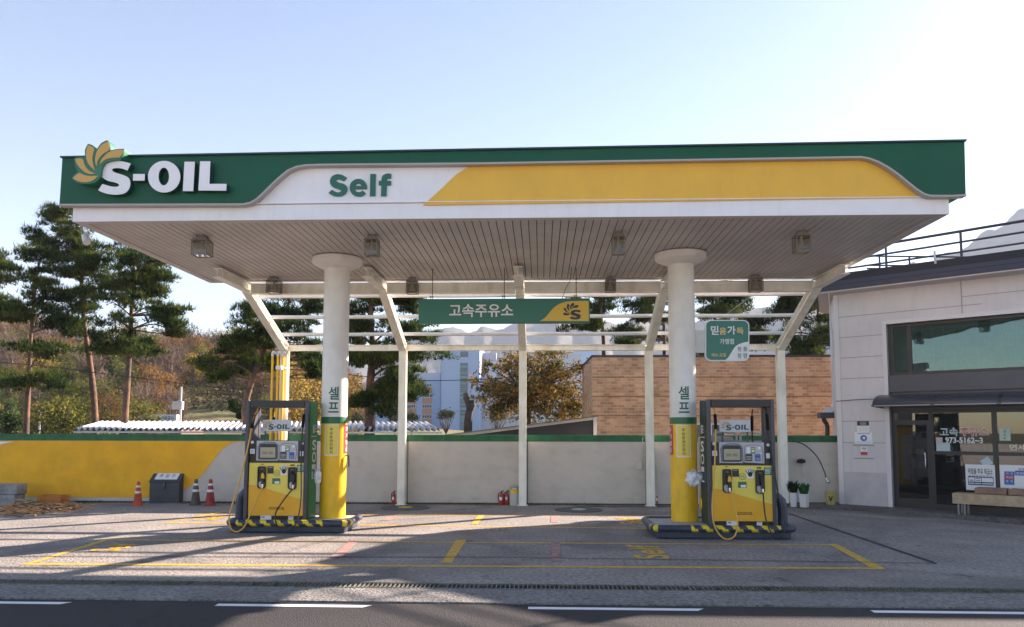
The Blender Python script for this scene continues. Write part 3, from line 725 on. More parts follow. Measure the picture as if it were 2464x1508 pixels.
# ------------------------------------------------------------------ petrol pumps
def s_oil_mark(b, fn, gm=0, tm=1):
    """petals and letters; fn maps 0..1 box to points"""
    X0, X1, Y0, Y1 = 165, 1600, 108, 612
    def g(p, o=0.0): return fn((p[0] - X0) / (X1 - X0), 1 - (p[1] - Y0) / (Y1 - Y0))
    for q in PET:
        l = [Vector(g(p)) for p in smooth_loop(q)]
        b.add(l, [tuple(t) for t in tessellate_polygon([l])], gm)
    for o_, h_ in LET:
        ls = [[Vector(g(p)) for p in o_]] + [[Vector(g(p)) for p in hh] for hh in h_]
        fl = [p for l in ls for p in l]; b.add(fl, [tuple(t) for t in tessellate_polygon(ls)], tm)

def rrect(x0, x1, z0, z1_, r_, n=4, rt_=None):
    """rounded rectangle outline in (x, z)"""
    out = []; rt_ = r_ if rt_ is None else rt_
    for cx, cz, a0, q in ((x1 - r_, z0 + r_, -PI / 2, r_), (x1 - rt_, z1_ - rt_, 0, rt_), (x0 + rt_, z1_ - rt_, PI / 2, rt_), (x0 + r_, z0 + r_, PI, r_)):
        out += [(cx + q * math.cos(a0 + PI / 2 * i / n), cz + q * math.sin(a0 + PI / 2 * i / n)) for i in range(n + 1)]
    return out

def sleeve(b, p0, p1, r0=0.022, r1=0.034, n=22, m=0):
    """ribbed rubber sleeve"""
    p0, p1 = Vector(p0), Vector(p1); pts = []; rs = []
    for i in range(n * 2 + 1):
        pts.append(p0.lerp(p1, i / (2 * n))); rs.append(r0 if i % 2 == 0 else r1)
    b.tube(pts, rs, 12, m)

def spl(pts, k=5):
    P = [Vector(p) for p in pts]; out = []
    for i in range(len(P) - 1):
        p0, p1, p2, p3 = P[max(i - 1, 0)], P[i], P[i + 1], P[min(i + 2, len(P) - 1)]
        for j in range(k):
            t = j / k; out.append(0.5 * ((2 * p1) + (p2 - p0) * t + (2 * p0 - 5 * p1 + 4 * p2 - p3) * t * t + (3 * p1 - p0 - 3 * p2 + p3) * t ** 3))
    return out + [P[-1]]

def pump(ox, oy, lab, left):
    """origin: middle of the front face at deck level; local x right, y back, z up"""
    t = thing('fuel_dispenser', lab, 'petrol pump', (ox, oy, ZD), group='self service petrol pumps')
    T = Matrix.Translation((ox, oy, ZD)); DP = 0.62; HT = 2.25; HW = 0.60
    KX, KZ = 1 / 533.0, 1 / 524.0
    def X(zx): return (zx - 1010) * KX
    def Z(zy): return (1325 - zy) * KZ
    def bb(): return B(T)
    b = bb()
    for s in (-1, 1):
        xa, xb = (-HW, -HW + 0.070) if s < 0 else (HW - 0.068, HW)
        b.box(xa, xb, 0.0, 0.10, 0, HT); b.box(xa, xb, DP - 0.10, DP, 0, HT)
        b.box(xa + 0.01, xb - 0.01, 0.10, DP - 0.10, 0, HT - 0.02)
    b.build('side_frame', CHAR, t, bev=0.012)
    b = bb(); b.box(-HW + 0.085, HW - 0.075, 0.02, DP - 0.02, HT - 0.135, HT - 0.012); b.box(-HW + 0.085, HW - 0.075, 0.0, 0.10, HT - 0.12, HT - 0.004)
    b.build('top_beam', mat('beam_black', (0.022, 0.02, 0.022), 0.4), t)
    # green side panels with upright lettering
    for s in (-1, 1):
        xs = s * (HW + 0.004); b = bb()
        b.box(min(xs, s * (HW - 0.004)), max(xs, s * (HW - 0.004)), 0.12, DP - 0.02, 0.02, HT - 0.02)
        sp = b.build('side_panel', mat('pump_green', (0.010, 0.22, 0.06), 0.35) if left else mat('pump_shaded_green', (0.012, 0.05, 0.035), 0.5), t)  # right pump's green is a darkened copy: the shade is in the colour
        b = bb(); xo = xs + s * 0.012
        def up(y0, y1, z0, z1_, ch, bold=0.03):
            f = (lambda x, y: (xo, y0 + (y1 - y0) * x, z0 + (z1_ - z0) * y)) if s > 0 else (lambda x, y: (xo, y1 - (y1 - y0) * x, z0 + (z1_ - z0) * y))
            put_text(b, ch, f, bold)
        up(0.24, 0.50, 1.63, 1.80, '셀프', 0.02); b.box(min(xo, xo + .002), max(xo, xo + .002), 0.16, 0.56, 1.56, 1.575)
        up(0.24, 0.50, 1.30, 1.50, 'S'); up(0.24, 0.50, 1.07, 1.27, 'O'); up(0.24, 0.50, 0.94, 1.03, 'I'); up(0.24, 0.50, 0.75, 0.90, 'L')
        b.build('side_lettering', PAPER, sp)
    # cabinet
    xl, xr = X(735), X(1299)
    b = bb(); b.box(xl, xr, 0.06, DP - 0.06, 0.02, Z(545)); b.build('cabinet', mat('cabinet_black', (0.018, 0.016, 0.017), 0.4), t)
    b = bb(); b.box(xl + 0.002, xr - 0.002, 0.045, 0.06, Z(765), Z(545)); hd = b.build('display_panel', BLACK, t)
    def flat(b, pts, y0, th, m=0, holes=()): b.poly([(x, y0, z) for x, z in pts], (0, th, 0), m, holes=[[(x, y0, z) for x, z in h] for h in holes])
    b = bb(); flat(b, [(X(805), Z(742)), (X(1025), Z(742)), (X(1030), Z(735)), (X(1228), Z(746)), (X(1228), Z(550)), (X(805), Z(548))], 0.033, 0.014); bz = b.build('bezel', SILVER, hd)
    b = bb(); flat(b, rrect(X(822), X(1020), Z(735), Z(566), 0.04, 5, 0.08), 0.028, 0.006); flat(b, rrect(X(1034), X(1222), Z(738), Z(566), 0.03, 5, 0.08), 0.028, 0.006, 1)
    b.build('bezel_arches', [BLUEG, SILVER], bz)
    b = bb()
    flat(b, rrect(X(834), X(1012), Z(728), Z(578), 0.02, 4, 0.05), 0.023, 0.006, 0); flat(b, rrect(X(846), X(1000), Z(714), Z(612), 0.004, 2), 0.019, 0.005, 1)
    flat(b, rrect(X(868), X(915), Z(680), Z(655), 0.004, 2), 0.0175, 0.002, 2); flat(b, rrect(X(930), X(975), Z(680), Z(655), 0.004, 2), 0.0175, 0.002, 2)
    b.build('screen', [BLACK, LCD, mat('lcd_ink', (0.24, 0.22, 0.13), 0.4)], hd)
    b = bb(); ln = mat('bezel_line', (0.05, 0.06, 0.09), 0.3)
    for i in range(3): b.tube([] + [(X(1040) + 0.004, 0.026, Z(735)), (X(1040) + 0.006, 0.026, Z(600)), (X(1055), 0.026, Z(580)), (X(1110), 0.026, Z(573)), (X(1175), 0.026, Z(574)), (X(1205), 0.026, Z(590)), (X(1218), 0.026, Z(650)), (X(1205), 0.026, Z(730))], 0.004, 6) if i == 0 else None
    b.tube([(X(826), 0.026, Z(735)), (X(818), 0.026, Z(610)), (X(835), 0.026, Z(575)), (X(900), 0.026, Z(560)), (X(985), 0.026, Z(563)), (X(1022), 0.026, Z(585)), (X(1026), 0.026, Z(735))], 0.005, 6)
    b.build('bezel_line', ln, hd)
    b = bb()
    flat(b, rrect(X(1062), X(1099), Z(650), Z(596), 0.003, 2), 0.022, 0.005, 0); flat(b, rrect(X(1101), X(1142), Z(652), Z(595), 0.003, 2), 0.022, 0.005, 1)
    flat(b, rrect(X(1050), X(1112), Z(724), Z(657), 0.006, 3), 0.018, 0.009, 2); flat(b, rrect(X(1140), X(1190), Z(724), Z(659), 0.006, 3), 0.018, 0.009, 3)
    for k_ in range(3):
        flat(b, rrect(X(1056), X(1106), Z(683 + 14 * k_), Z(677 + 14 * k_), 0.001, 2), 0.014, 0.004, 4); flat(b, rrect(X(1147), X(1184), Z(686 + 13 * k_), Z(681 + 13 * k_), 0.001, 2), 0.014, 0.004, 4 if k_ else 2)
    flat(b, [(X(1106), Z(614)), (X(1137), Z(614)), (X(1137), Z(603)), (X(1106), Z(603))], 0.0195, 0.002, 5); flat(b, [(X(1108), Z(640)), (X(1135), Z(640)), (X(1135), Z(622)), (X(1108), Z(622))], 0.0195, 0.002, 6)
    b.build('payment_slots', [PAPER, STKG, BLACK, BLUE, SILVER, LYELL, PAPER], hd)
    b = bb(); 
    for (u_, v_, r_) in ((1182, 602, 0.026), (758, 562, 0.030), (1268, 573, 0.028), (1195, 651, 0.009)):
        b.poly([(X(u_) + r_ * math.cos(2 * PI * i / 20), 0.024 if u_ > 1100 and u_ < 1250 else 0.040, Z(v_) + r_ * math.sin(2 * PI * i / 20)) for i in range(20)], (0, 0.006, 0))
    b.build('round_buttons', PAPER, hd)
    b = bb(); flat(b, rrect(X(738), X(785), Z(676), Z(628), 0.004, 2), 0.040, 0.004); flat(b, rrect(X(1247), X(1282), Z(698), Z(650), 0.004, 2), 0.040, 0.004)
    for k_ in range(3): flat(b, [(X(746), Z(642 + 10 * k_)), (X(776), Z(642 + 10 * k_)), (X(776), Z(639 + 10 * k_)), (X(746), Z(639 + 10 * k_))], 0.0385, 0.0012, 1)
    b.build('paper_stickers', [PAPER, INK], hd)
    # yellow front panel with orange wave
    b = bb(); b.box(xl + 0.001, xr - 0.001, 0.030, 0.058, Z(1280), Z(765)); fp = b.build('front_panel', LYELL, t, bev=0.004)
    wv = [(735, 980), (790, 984), (850, 995), (905, 1011), (960, 1030), (1020, 1048), (1085, 1065), (1140, 1082), (1200, 1100), (1255, 1112), (1298, 1120)]
    b = bb(); flat(b, [(X(737), Z(1277))] + [(X(1297), Z(1277))] + [(max(X(737), min(X(1297), X(u_))), Z(v_)) for u_, v_ in wv[::-1]], 0.0275, 0.002); b.build('orange_wave', ORNG, fp)
    b = bb(); put_text(b, 'GOODOIL', lambda x, y: (X(947) + (X(1107) - X(947)) * x, 0.0245, Z(1222) + (Z(1194) - Z(1222)) * y), 0.02); b.build('lettering', mat('logo_brown', (0.06, 0.04, 0.01), 0.5), fp)
    b = bb()
    flat(b, rrect(X(1057), X(1122), Z(883), Z(787), 0.012, 3), 0.026, 0.003, 0); b.build('hand_sticker', [PAPER], fp); b = bb(); flat(b, rrect(X(922), X(985), Z(870), Z(797), 0.006, 3), 0.024, 0.005, 1)
    b.build('card_window', [PAPER, BLACK], fp); b = bb(); flat(b, rrect(X(1222), X(1297), Z(852), Z(783), 0.003, 2), 0.026, 0.003, 2)
    for k_ in range(4): flat(b, [(X(1230), Z(800 + 13 * k_)), (X(1290 - 12 * (k_ % 2)), Z(800 + 13 * k_)), (X(1290 - 12 * (k_ % 2)), Z(794 + 13 * k_)), (X(1230), Z(794 + 13 * k_))], 0.0245, 0.0014, 0)
    flat(b, rrect(X(975), X(1055), Z(972), Z(915), 0.003, 2), 0.026, 0.003, 2); flat(b, [(X(1000), Z(968)), (X(1048), Z(968)), (X(1048), Z(945)), (X(1000), Z(945))], 0.0245, 0.0014, 0)
    b.poly([(X(1020) + 0.060 * math.cos(2 * PI * i / 26), 0.0255, Z(866) + 0.060 * math.sin(2 * PI * i / 26)) for i in range(26)], (0, 0.003, 0), 2); b.poly([(X(1020) + 0.052 * math.cos(2 * PI * i / 26), 0.0235, Z(866) + 0.052 * math.sin(2 * PI * i / 26)) for i in range(26)], (0, 0.002, 0), 3)
    for k_ in range(3): flat(b, [(X(1002), Z(858 + 11 * k_)), (X(1038), Z(858 + 11 * k_)), (X(1038), Z(854 + 11 * k_)), (X(1002), Z(854 + 11 * k_))], 0.0222, 0.001, 2)
    flat(b, [(X(933), Z(812)), (X(975), Z(812)), (X(975), Z(806)), (X(933), Z(806))], 0.022, 0.002, 4); flat(b, rrect(X(1155), X(1197), Z(793), Z(780), 0.002, 2), 0.026, 0.003, 1); flat(b, rrect(X(855), X(885), Z(782), Z(774), 0.002, 2), 0.026, 0.003, 5)
    # hand pictogram
    hx, hz = X(1090), Z(848)
    b.poly([(hx + 0.040 * math.cos(2 * PI * i / 20), 0.0238, hz + 0.043 * math.sin(2 * PI * i / 20)) for i in range(20)], (0, 0.0015, 0), 1)
    for a, l_, o_ in ((-0.62, 0.075, -0.034), (-0.22, 0.095, -0.018), (0.0, 0.10, 0.002), (0.2, 0.095, 0.020), (0.45, 0.08, 0.033)):
        dx, dz = math.sin(a), math.cos(a); p0 = Vector((hx + o_, 0.0238, hz + 0.01)); q = Vector((dz, 0, -dx)) * 0.0065
        b.poly([p0 - q, p0 + q, p0 + q + Vector((dx, 0, dz)) * l_, p0 - q + Vector((dx, 0, dz)) * l_], (0, 0.0014, 0), 1)
    b.build('front_stickers', [PAPER, BLACK, STKG, LYELL, SILVER, RED], fp)
    # nozzle boots and nozzles
    for (ua, ub, va, vb, yel) in ((828, 912, 798, 1018, True), (1137, 1222, 805, 1025, False)):
        uc = (X(ua) + X(ub)) / 2
        b = bb(); o_ = rrect(X(ua), X(ub), Z(vb), Z(va), 0.06, 6, 0.035); i_ = rrect(X(ua) + .014, X(ub) - .014, Z(vb) + .014, Z(va) - .02, 0.048, 6, 0.024)
        flat(b, o_, -0.005, 0.034, 0, holes=[i_]); flat(b, i_, 0.020, 0.005, 0); bt = b.build('nozzle_boot', BLACK, t)
        b = bb(); cz = Z(vb) + 0.080
        b.poly([(uc + 0.056 * math.cos(PI + PI * i / 14), 0.010, cz + 0.066 * math.sin(PI + PI * i / 14)) for i in range(15)] + [(uc + 0.056, 0.010, cz + 0.04), (uc + 0.03, 0.010, cz + 0.06), (uc - 0.03, 0.010, cz + 0.06), (uc - 0.056, 0.010, cz + 0.04)], (0, 0.008, 0), 0)
        b.build('boot_plate', SILVER, bt)
        b = bb(); zt_ = Z(va + 68)
        b.tube([(uc - 0.01, 0.014, zt_ + 0.06), (uc + 0.005, -0.012, zt_ + 0.01), (uc + 0.02, -0.03, zt_ - 0.03)], [0.012, 0.016, 0.02], 10, 0)
        nz = b.build('nozzle_handle', RUBBER, t, 50)
        b = bb(); b.poly([(uc + 0.0, -0.052, zt_ - 0.10), (uc + 0.065, -0.052, zt_ - 0.10), (uc + 0.062, -0.052, zt_ - 0.03), (uc + 0.035, -0.052, zt_ + 0.02), (uc + 0.008, -0.052, zt_ - 0.01)], (0, 0.045, 0)); b.build('nozzle_guard', YELL if yel else RUBBER, nz, bev=0.01)
        b = bb(); b.tube([(uc + 0.03, -0.03, zt_ - 0.09), (uc + 0.032, -0.035, zt_ - 0.20)], [0.026, 0.024], 12); b.build('nozzle_grip', RUBBER, nz, 50)
        b = bb(); b.tube([(uc + 0.032, -0.035, zt_ - 0.20), (uc + 0.033, -0.038, zt_ - 0.265)], [0.022, 0.020], 12); b.build('swivel', CHROME, nz, 50)
        b = bb(); b.box(uc - 0.025, uc + 0.025, -0.008, -0.004, Z(va) - 0.055, Z(va) - 0.050); b.build('boot_tag', SILVER, bt)
    # plinth and its stickers
    b = bb(); b.box(xl, xr, 0.045, 0.06, 0.0, Z(1283)); pl = b.build('plinth', BLACK, t)
    b = bb(); flat(b, rrect(X(862), X(972), Z(1319), Z(1279), 0.003, 2), 0.041, 0.003); b.build('plinth_sticker', PAPER, pl); b = bb(); flat(b, rrect(X(1145), X(1195), Z(1322), Z(1285), 0.003, 2), 0.041, 0.003)
    b.build('plinth_sticker', [PAPER, BLUE, RED], pl); b = bb()
    flat(b, [(X(872), Z(1300)), (X(905), Z(1300)), (X(905), Z(1290)), (X(872), Z(1290))], 0.0395, 0.001, 1); flat(b, [(X(1152), Z(1298)), (X(1188), Z(1298)), (X(1188), Z(1291)), (X(1152), Z(1291))], 0.0395, 0.001, 2)
    b.build('sticker_print', [PAPER, BLUE, RED], pl)
    # sign plate over the display
    sx = 0.0 if not left else -0.045
    b = bb(); b.box(X(838) + sx, X(1137) + sx, DP * 0.42, DP * 0.42 + 0.006, Z(452), Z(338)); 
    sg = b.build('sign_plate', mat('sign_acrylic', (0.62, 0.62, 0.68), 0.2), t)
    b = bb(); b.box(X(860) + sx, X(875) + sx, DP * .42 + .007, DP * .42 + .02, Z(545), Z(400)); b.box(X(1100) + sx, X(1115) + sx, DP * .42 + .007, DP * .42 + .02, Z(545), Z(400)); b.build('sign_leg', CHAR, sg)
    b = bb(); s_oil_mark(b, lambda x, y: (X(852) + sx + (X(1122) - X(852)) * x, DP * 0.42 - 0.004, Z(438) + (Z(348) - Z(438)) * y)); b.build('logo', [GOLD, GREEND], sg)
    # hoses
    if left:
        def P(u_, v_, y): return (((u_ - 536) / 486.0), y, (1252 - v_) / 491.0)
        hy = [P(345, 208, 0.10), P(338, 260, 0.04), P(325, 300, -0.02), P(312, 400, -0.05), P(300, 520, -0.08), P(255, 780, -0.12), P(200, 1020, -0.16), P(165, 1190, -0.22), P(185, 1300, -0.26), P(240, 1340, -0.27), P(305, 1300, -0.25), P(350, 1180, -0.18), P(395, 1060, -0.12), (-0.23, -0.04, Z(1005))]
        hb = [P(795, 208, 0.10), P(786, 280, 0.04), P(779, 400, 0.0), P(777, 560, -0.03), P(780, 760, -0.06), P(790, 920, -0.08), P(793, 1130, -0.14), P(762, 1280, -0.22), P(685, 1340, -0.26), P(615, 1305, -0.25), P(578, 1190, -0.2), P(625, 1080, -0.13), (0.351, -0.04, Z(1012))]
        sly = (P(325, 285, 0.0), P(311, 410, -0.05)); slb = (P(783, 280, 0.03), P(778, 400, -0.01))
        rear = [(P(428, 210, 0.5), P(424, 300, 0.5), P(420, 400, 0.5), P(414, 520, 0.5), True)]
    else:
        def P(u_, v_, y): return (X(u_), y, Z(v_))
        hy = [P(768, 208, 0.10), P(770, 280, 0.02), P(769, 420, -0.02), P(760, 560, -0.05), P(745, 760, -0.09), P(725, 960, -0.12), P(703, 1150, -0.18), P(712, 1300, -0.24), P(765, 1395, -0.27), P(830, 1425, -0.27), P(900, 1390, -0.25), P(935, 1270, -0.18), P(915, 1120, -0.1), P(897, 1005, -0.04)]
        hb = [P(1255, 212, 0.10), P(1262, 290, 0.03), P(1262, 430, 0.0), P(1280, 580, -0.02), P(1302, 780, -0.05), P(1330, 1020, -0.10), P(1362, 1190, -0.16), P(1365, 1320, -0.22), P(1315, 1408, -0.25), P(1245, 1385, -0.25), P(1200, 1260, -0.18), P(1195, 1120, -0.1), P(1199, 1012, -0.04)]
        sly = (P(769, 285, 0.01), P(768, 428, -0.03)); slb = (P(1262, 285, 0.03), P(1262, 435, 0.0))
        rear = [(P(1196, 232, 0.5), P(1188, 300, 0.5), P(1186, 440, 0.5), P(1192, 545, 0.5), False)]
    b = bb(); b.tube(spl(hy), 0.014, 10, 0); h1 = b.build('fuel_hose', HOSEY, t, 60)
    b = bb(); sleeve(b, *sly); b.build('hose_sleeve', RUBBER, h1)
    b = bb(); b.tube(spl(hb), 0.013, 10, 0); h2 = b.build('fuel_hose', RUBBER, t, 60)
    b = bb(); sleeve(b, *slb); b.build('hose_sleeve', RUBBER, h2)
    for (a, c, d, e, yel) in rear:
        b = bb(); b.tube(spl([a, c, d, e]), 0.013, 8, 0); h3 = b.build('fuel_hose', HOSEY if yel else RUBBER, t, 60)
        b = bb(); sleeve(b, c, d); b.build('hose_sleeve', RUBBER, h3)
p0, p1 = U(584.6, 1246, 14.42).x, U(735, 1246, 14.42).x
pump((p0 + p1) / 2, 14.42, 'left petrol pump, yellow and black, standing beside the left canopy column', True)
p0, p1 = U(1706, 1264, 13.98).x, U(1869, 1264, 13.98).x
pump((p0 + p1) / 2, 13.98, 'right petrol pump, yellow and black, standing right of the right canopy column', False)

# white tubular machine standing behind the right pump
T = Matrix.Translation((0, 0, 0)); a = U(1684, 1200, 15.0); c = U(1718, 1200, 15.0)
t = thing('service_cart', 'white upright machine with tubular handles behind the right petrol pump', 'machine', ((a.x + c.x) / 2, 15.0, ZD))
WPL = mat('white_plastic', (0.62, 0.62, 0.60), 0.45, var=0.08)
za = U(1700, 1050, 15.0).z
B().box(a.x, a.x + 0.62, 14.85, 15.15, ZD + 0.18, za).build('cart_body', WPL, t, bev=0.03)
B().box(a.x + 0.02, a.x + 0.07, 14.843, 14.849, ZD + 0.4, za - 0.1).build('dark_slot', BLACK, t)
b = B()
for o_ in (0.30, 0.80):
    zq = U(1750, 1048, 15.0).z
    b.tube(spl([(a.x + o_, 15.05, za - 0.1), (a.x + o_, 15.05, zq + 0.0), (a.x + o_ + 0.05, 15.05, zq + 0.06), (a.x + o_ + 0.35, 15.05, zq + 0.06), (a.x + o_ + 0.42, 15.05, zq), (a.x + o_ + 0.42, 15.05, za - 0.1)], 3), 0.022, 8)
b.box(a.x + 0.64, a.x + 1.30, 14.98, 15.1, ZD + 0.3, za - 0.08)
b.build('tube_handle', WPL, t, 50)
q = U(1690, 1215, 14.6)
t = thing('valve_box', 'small yellow valve with lever between the right column and pump', 'valve', (q.x, 14.6, ZD))
B().box(q.x - 0.05, q.x + 0.06, 14.52, 14.64, q.z - 0.05, q.z + 0.13).build('valve_body', COLY, t, bev=0.02)
b = B(); b.tube([(q.x, 14.58, ZD), (q.x, 14.58, q.z - 0.04)], 0.02, 8); b.tube([(q.x + 0.08, 14.53, q.z + 0.08), (q.x + 0.13, 14.5, q.z - 0.02), (q.x + 0.10, 14.5, q.z - 0.12)], 0.012, 6); b.build('valve_pipe', COLY, t, 50)

# ------------------------------------------------------------------ steel frame behind
YPST = 19.9; ZK = 4.05
fr = thing('steel_frame', 'cream steel frame of posts, slanted beams and rails behind the canopy', 'steel frame', (-0.5, 19.0, 0))
posts = [(U(679, 1213, YPST).x, U(683, 835, YPST).x), (U(962, 1213, YPST).x, U(973, 835, YPST).x), (U(1257, 1214, YPST).x,) * 2, (U(1563, 1215, YPST).x, U(1562, 835, YPST).x), (U(1885, 1220, YPST).x, U(1877, 835, YPST).x)]
YT, ZT = 17.15, 5.02
PX = [(a + c) / 2 for a, c in posts]
def hsec(b, a, c, w=0.19, h=0.20, tf=0.016):
    """H-section member, flanges to the left and right"""
    a, c = Vector(a), Vector(c); d = (c - a).normalized(); sx = Vector((1, 0, 0)); n = d.cross(sx).normalized()
    for s in (-1, 1):
        b.beam(a + n * s * (h / 2 - tf / 2), c + n * s * (h / 2 - tf / 2), w, tf, up=tuple(n))
    b.beam(a, c, tf * 0.8, h - 2 * tf, up=tuple(n))
for x in PX:
    b = B(); hsec(b, (x, YPST, 0), (x, YPST, ZK - 0.02)); b.box(x - 0.13, x + 0.13, YPST - 0.14, YPST + 0.14, 0.0, 0.015)
    b.build('post', CREAM, fr)
    b = B(); hsec(b, (x, YPST, ZK - 0.03), (x, YT, ZT + 0.12)); b.box(x - 0.1, x + 0.1, YPST - 0.11, YPST + 0.105, ZK - 0.03, ZK + 0.03)
    b.build('slanted_beam', CREAM, fr)
    b = B(); hsec(b, (x, YT + 0.05, ZT + 0.14), (x, YT - 1.6, ZT + 0.14)); b.build('roof_arm', CREAM, fr)
for i in range(4):
    xa, xb = PX[i] + 0.1, PX[i + 1] - 0.1
    b = B(); b.box(xa, xb, YPST - 0.06, YPST + 0.06, ZK - 0.075, ZK - 0.065); b.box(xa, xb, YPST - 0.06, YPST + 0.06, ZK + 0.065, ZK + 0.075); b.box(xa, xb, YPST - 0.006, YPST + 0.006, ZK - 0.065, ZK + 0.065)
    b.box(xa + 0.005, xa + 0.09, YPST - 0.02, YPST - 0.008, ZK - 0.05, ZK + 0.05); b.build('eave_beam', CREAM, fr)
    b = B(); zq = ZT + 0.09; b.box(xa, xb, YT - 0.07, YT + 0.07, zq - 0.12, zq - 0.105); b.box(xa, xb, YT - 0.07, YT + 0.07, zq + 0.105, zq + 0.12); b.box(xa, xb, YT - 0.006, YT + 0.006, zq - 0.105, zq + 0.105)
    b.box(xa + 0.005, xa + 0.09, YT - 0.02, YT - 0.008, zq - 0.08, zq + 0.08); b.build('ridge_beam', CREAM, fr)
def slope(t): return (YPST + (YT - YPST) * t, ZK + (ZT + 0.12 - ZK) * t)
for tt in (0.17, 0.47, 0.80):
    y, z = slope(tt); n_ = 0.13
    pts = []
    for i in range(4 * 6 + 1):
        x = PX[0] - 0.1 + (PX[4] - PX[0] + 0.2) * i / 24; pts.append((x, y + 0.05, z + n_ - 0.012 * abs(math.sin(i / 6 * PI))))
    B().tube(pts, 0.045, 10).build('purlin', TUBEW, fr, 60)
# diagonal tie at the right
b = B(); b.tube([U(1640, 905 - 70, 19.6), U(1820, 702, 19.0)], 0.012, 6); b.build('tie_rod', mat('rod_grey', (0.3, 0.3, 0.3), 0.5, metal=0.6), fr)

# vent pipes
t = thing('vent_pipes', 'three tall yellow vent pipes with bent white tops by the left post', 'vent pipes', (U(668, 1050, 19.75).x, 19.75, 0))
for u in (650.5, 663.5, 676):
    p = U(u, 1050, 19.7); zt_ = U(u, 855, 19.7).z
    B().tube([(p.x, 19.7, 0), (p.x, 19.7, zt_)], 0.029, 12).build('pipe', COLY, t, 50)
    B().tube(spl([(p.x, 19.7, zt_ - 0.02), (p.x, 19.7, zt_ + 0.05), (p.x + 0.03, 19.68, zt_ + 0.09), (p.x + 0.10, 19.66, zt_ + 0.05)], 3), 0.036, 12).build('pipe_top', TUBEW, t, 50)
p = U(676, 886, 19.7)
t = thing('security_camera', 'small white security camera on the left steel post', 'camera', (p.x + 0.1, 19.72, p.z))
B().box(p.x - 0.06, p.x + 0.09, 19.45, 19.62, p.z - 0.05, p.z + 0.05).build('camera_body', PAPER, t, bev=0.015)
B().tube([(p.x + 0.08, 19.6, p.z), (p.x + 0.13, 19.76, p.z)], 0.02, 8).build('bracket', CHAR, t)

# ------------------------------------------------------------------ rear wall
YW = 20.12
wl = thing('boundary_wall', 'low rendered wall with green cap and yellow mural behind the pumps', 'wall', (-3, YW, 0))
WALLM = mat('wall_render', (0.62, 0.56, 0.50), 0.85, var=0.05, vscale=0.8, bump=0.35, bscale=25, dirt=((0.36, 0.32, 0.28), 2.5, 0.28, (1, 1, 1.6)))
ZW = U(1230, 1048, YW).z; ZG = U(1230, 1062, YW).z
xW0, xW1 = -26.0, U(2012, 1200, YW).x + 0.6
B().box(xW0, xW1, YW, YW + 0.2, 0, ZW - 0.02).build('render', WALLM, wl)
b = B(); b.box(xW0, xW1, YW - 0.006, YW - 0.001, ZG, ZW - 0.02); b.box(xW0, xW1, YW - 0.02, YW + 0.22, ZW - 0.02, ZW + 0.02)
b.build('green_cap', mat('cap_green', (0.010, 0.13, 0.045), 0.6, var=0.25, vscale=3, dirt=((0.06, 0.08, 0.05), 2.5, 0.5)), wl)
cur = [(493, 1200), (497, 1170), (505, 1145), (517, 1120), (530, 1100), (545, 1080), (560, 1068), (585, 1061)]
cur = [(400, 1197), (440, 1180), (470, 1160), (495, 1132), (515, 1105), (535, 1080), (555, 1066), (590, 1060.5)]
yw = [U(u, v, YW) for u, v in cur]
b = B(); zb_ = U(200, 1197, YW).z
b.poly([(xW0 + 8, YW - 0.007, ZG - 0.003), (yw[-1].x, YW - 0.007, ZG - 0.003)] + [(p.x, YW - 0.007, p.z) for p in yw[::-1][1:]] + [(xW0 + 8, YW - 0.007, zb_)], (0, 0.004, 0))
b.build('yellow_mural', mat('mural_yellow', (0.95, 0.45, 0.010), 0.75, var=0.10, vscale=1.5, bump=0.2, bscale=30, dirt=((0.55, 0.34, 0.05), 1.3, 0.25, (1, 1, 2.5))), wl)
b = B(); b.poly([U(u, v, YW - 0.012) for u, v in ((-60, 1062), (34, 1062), (12, 1066), (-10, 1073), (-60, 1095))], (0, 0.003, 0)); b.build('white_mural', WHITE, wl)
# panel joints in the wall
b = B()
for u in (1268, 1552, 980): 
    x = U(u, 1100, YW).x; b.box(x, x + 0.02, YW - 0.0035, YW + 0.001, 0, ZG)
b.box(xW0, xW1, YW - 0.01, YW + 0.001, 0, 0.04)
b.build('wall_joint', mat('joint_dark', (0.08, 0.075, 0.07), 0.9), wl)
tag(blades(1500, (-14, 7), (YW - 0.16, YW - 0.02), 0.0, 0.10, 0.006, 9, 26).build('wall_weeds', GRASS, fixn=False), 'small weeds growing along the foot of the boundary wall', 'weeds', kind='stuff')
p = U(1537, 1119, YW); B().box(p.x - 0.07, p.x + 0.07, YW - 0.07, YW - 0.007, p.z - 0.11, p.z + 0.10).build('meter_box', WPL, None, bev=0.01)
tag(bpy.data.objects['meter_box'], 'small pale meter box on the grey wall beside a post', 'meter box')
b = B(); b.tube([(p.x + 0.09, YW - 0.012, p.z - 0.1), (p.x + 0.10, YW - 0.012, ZW - 0.05)], 0.008, 6)
tag(b.build('wall_cable', WPL, None, 50), 'thin pale cable running up the grey wall beside the meter box', 'cable')

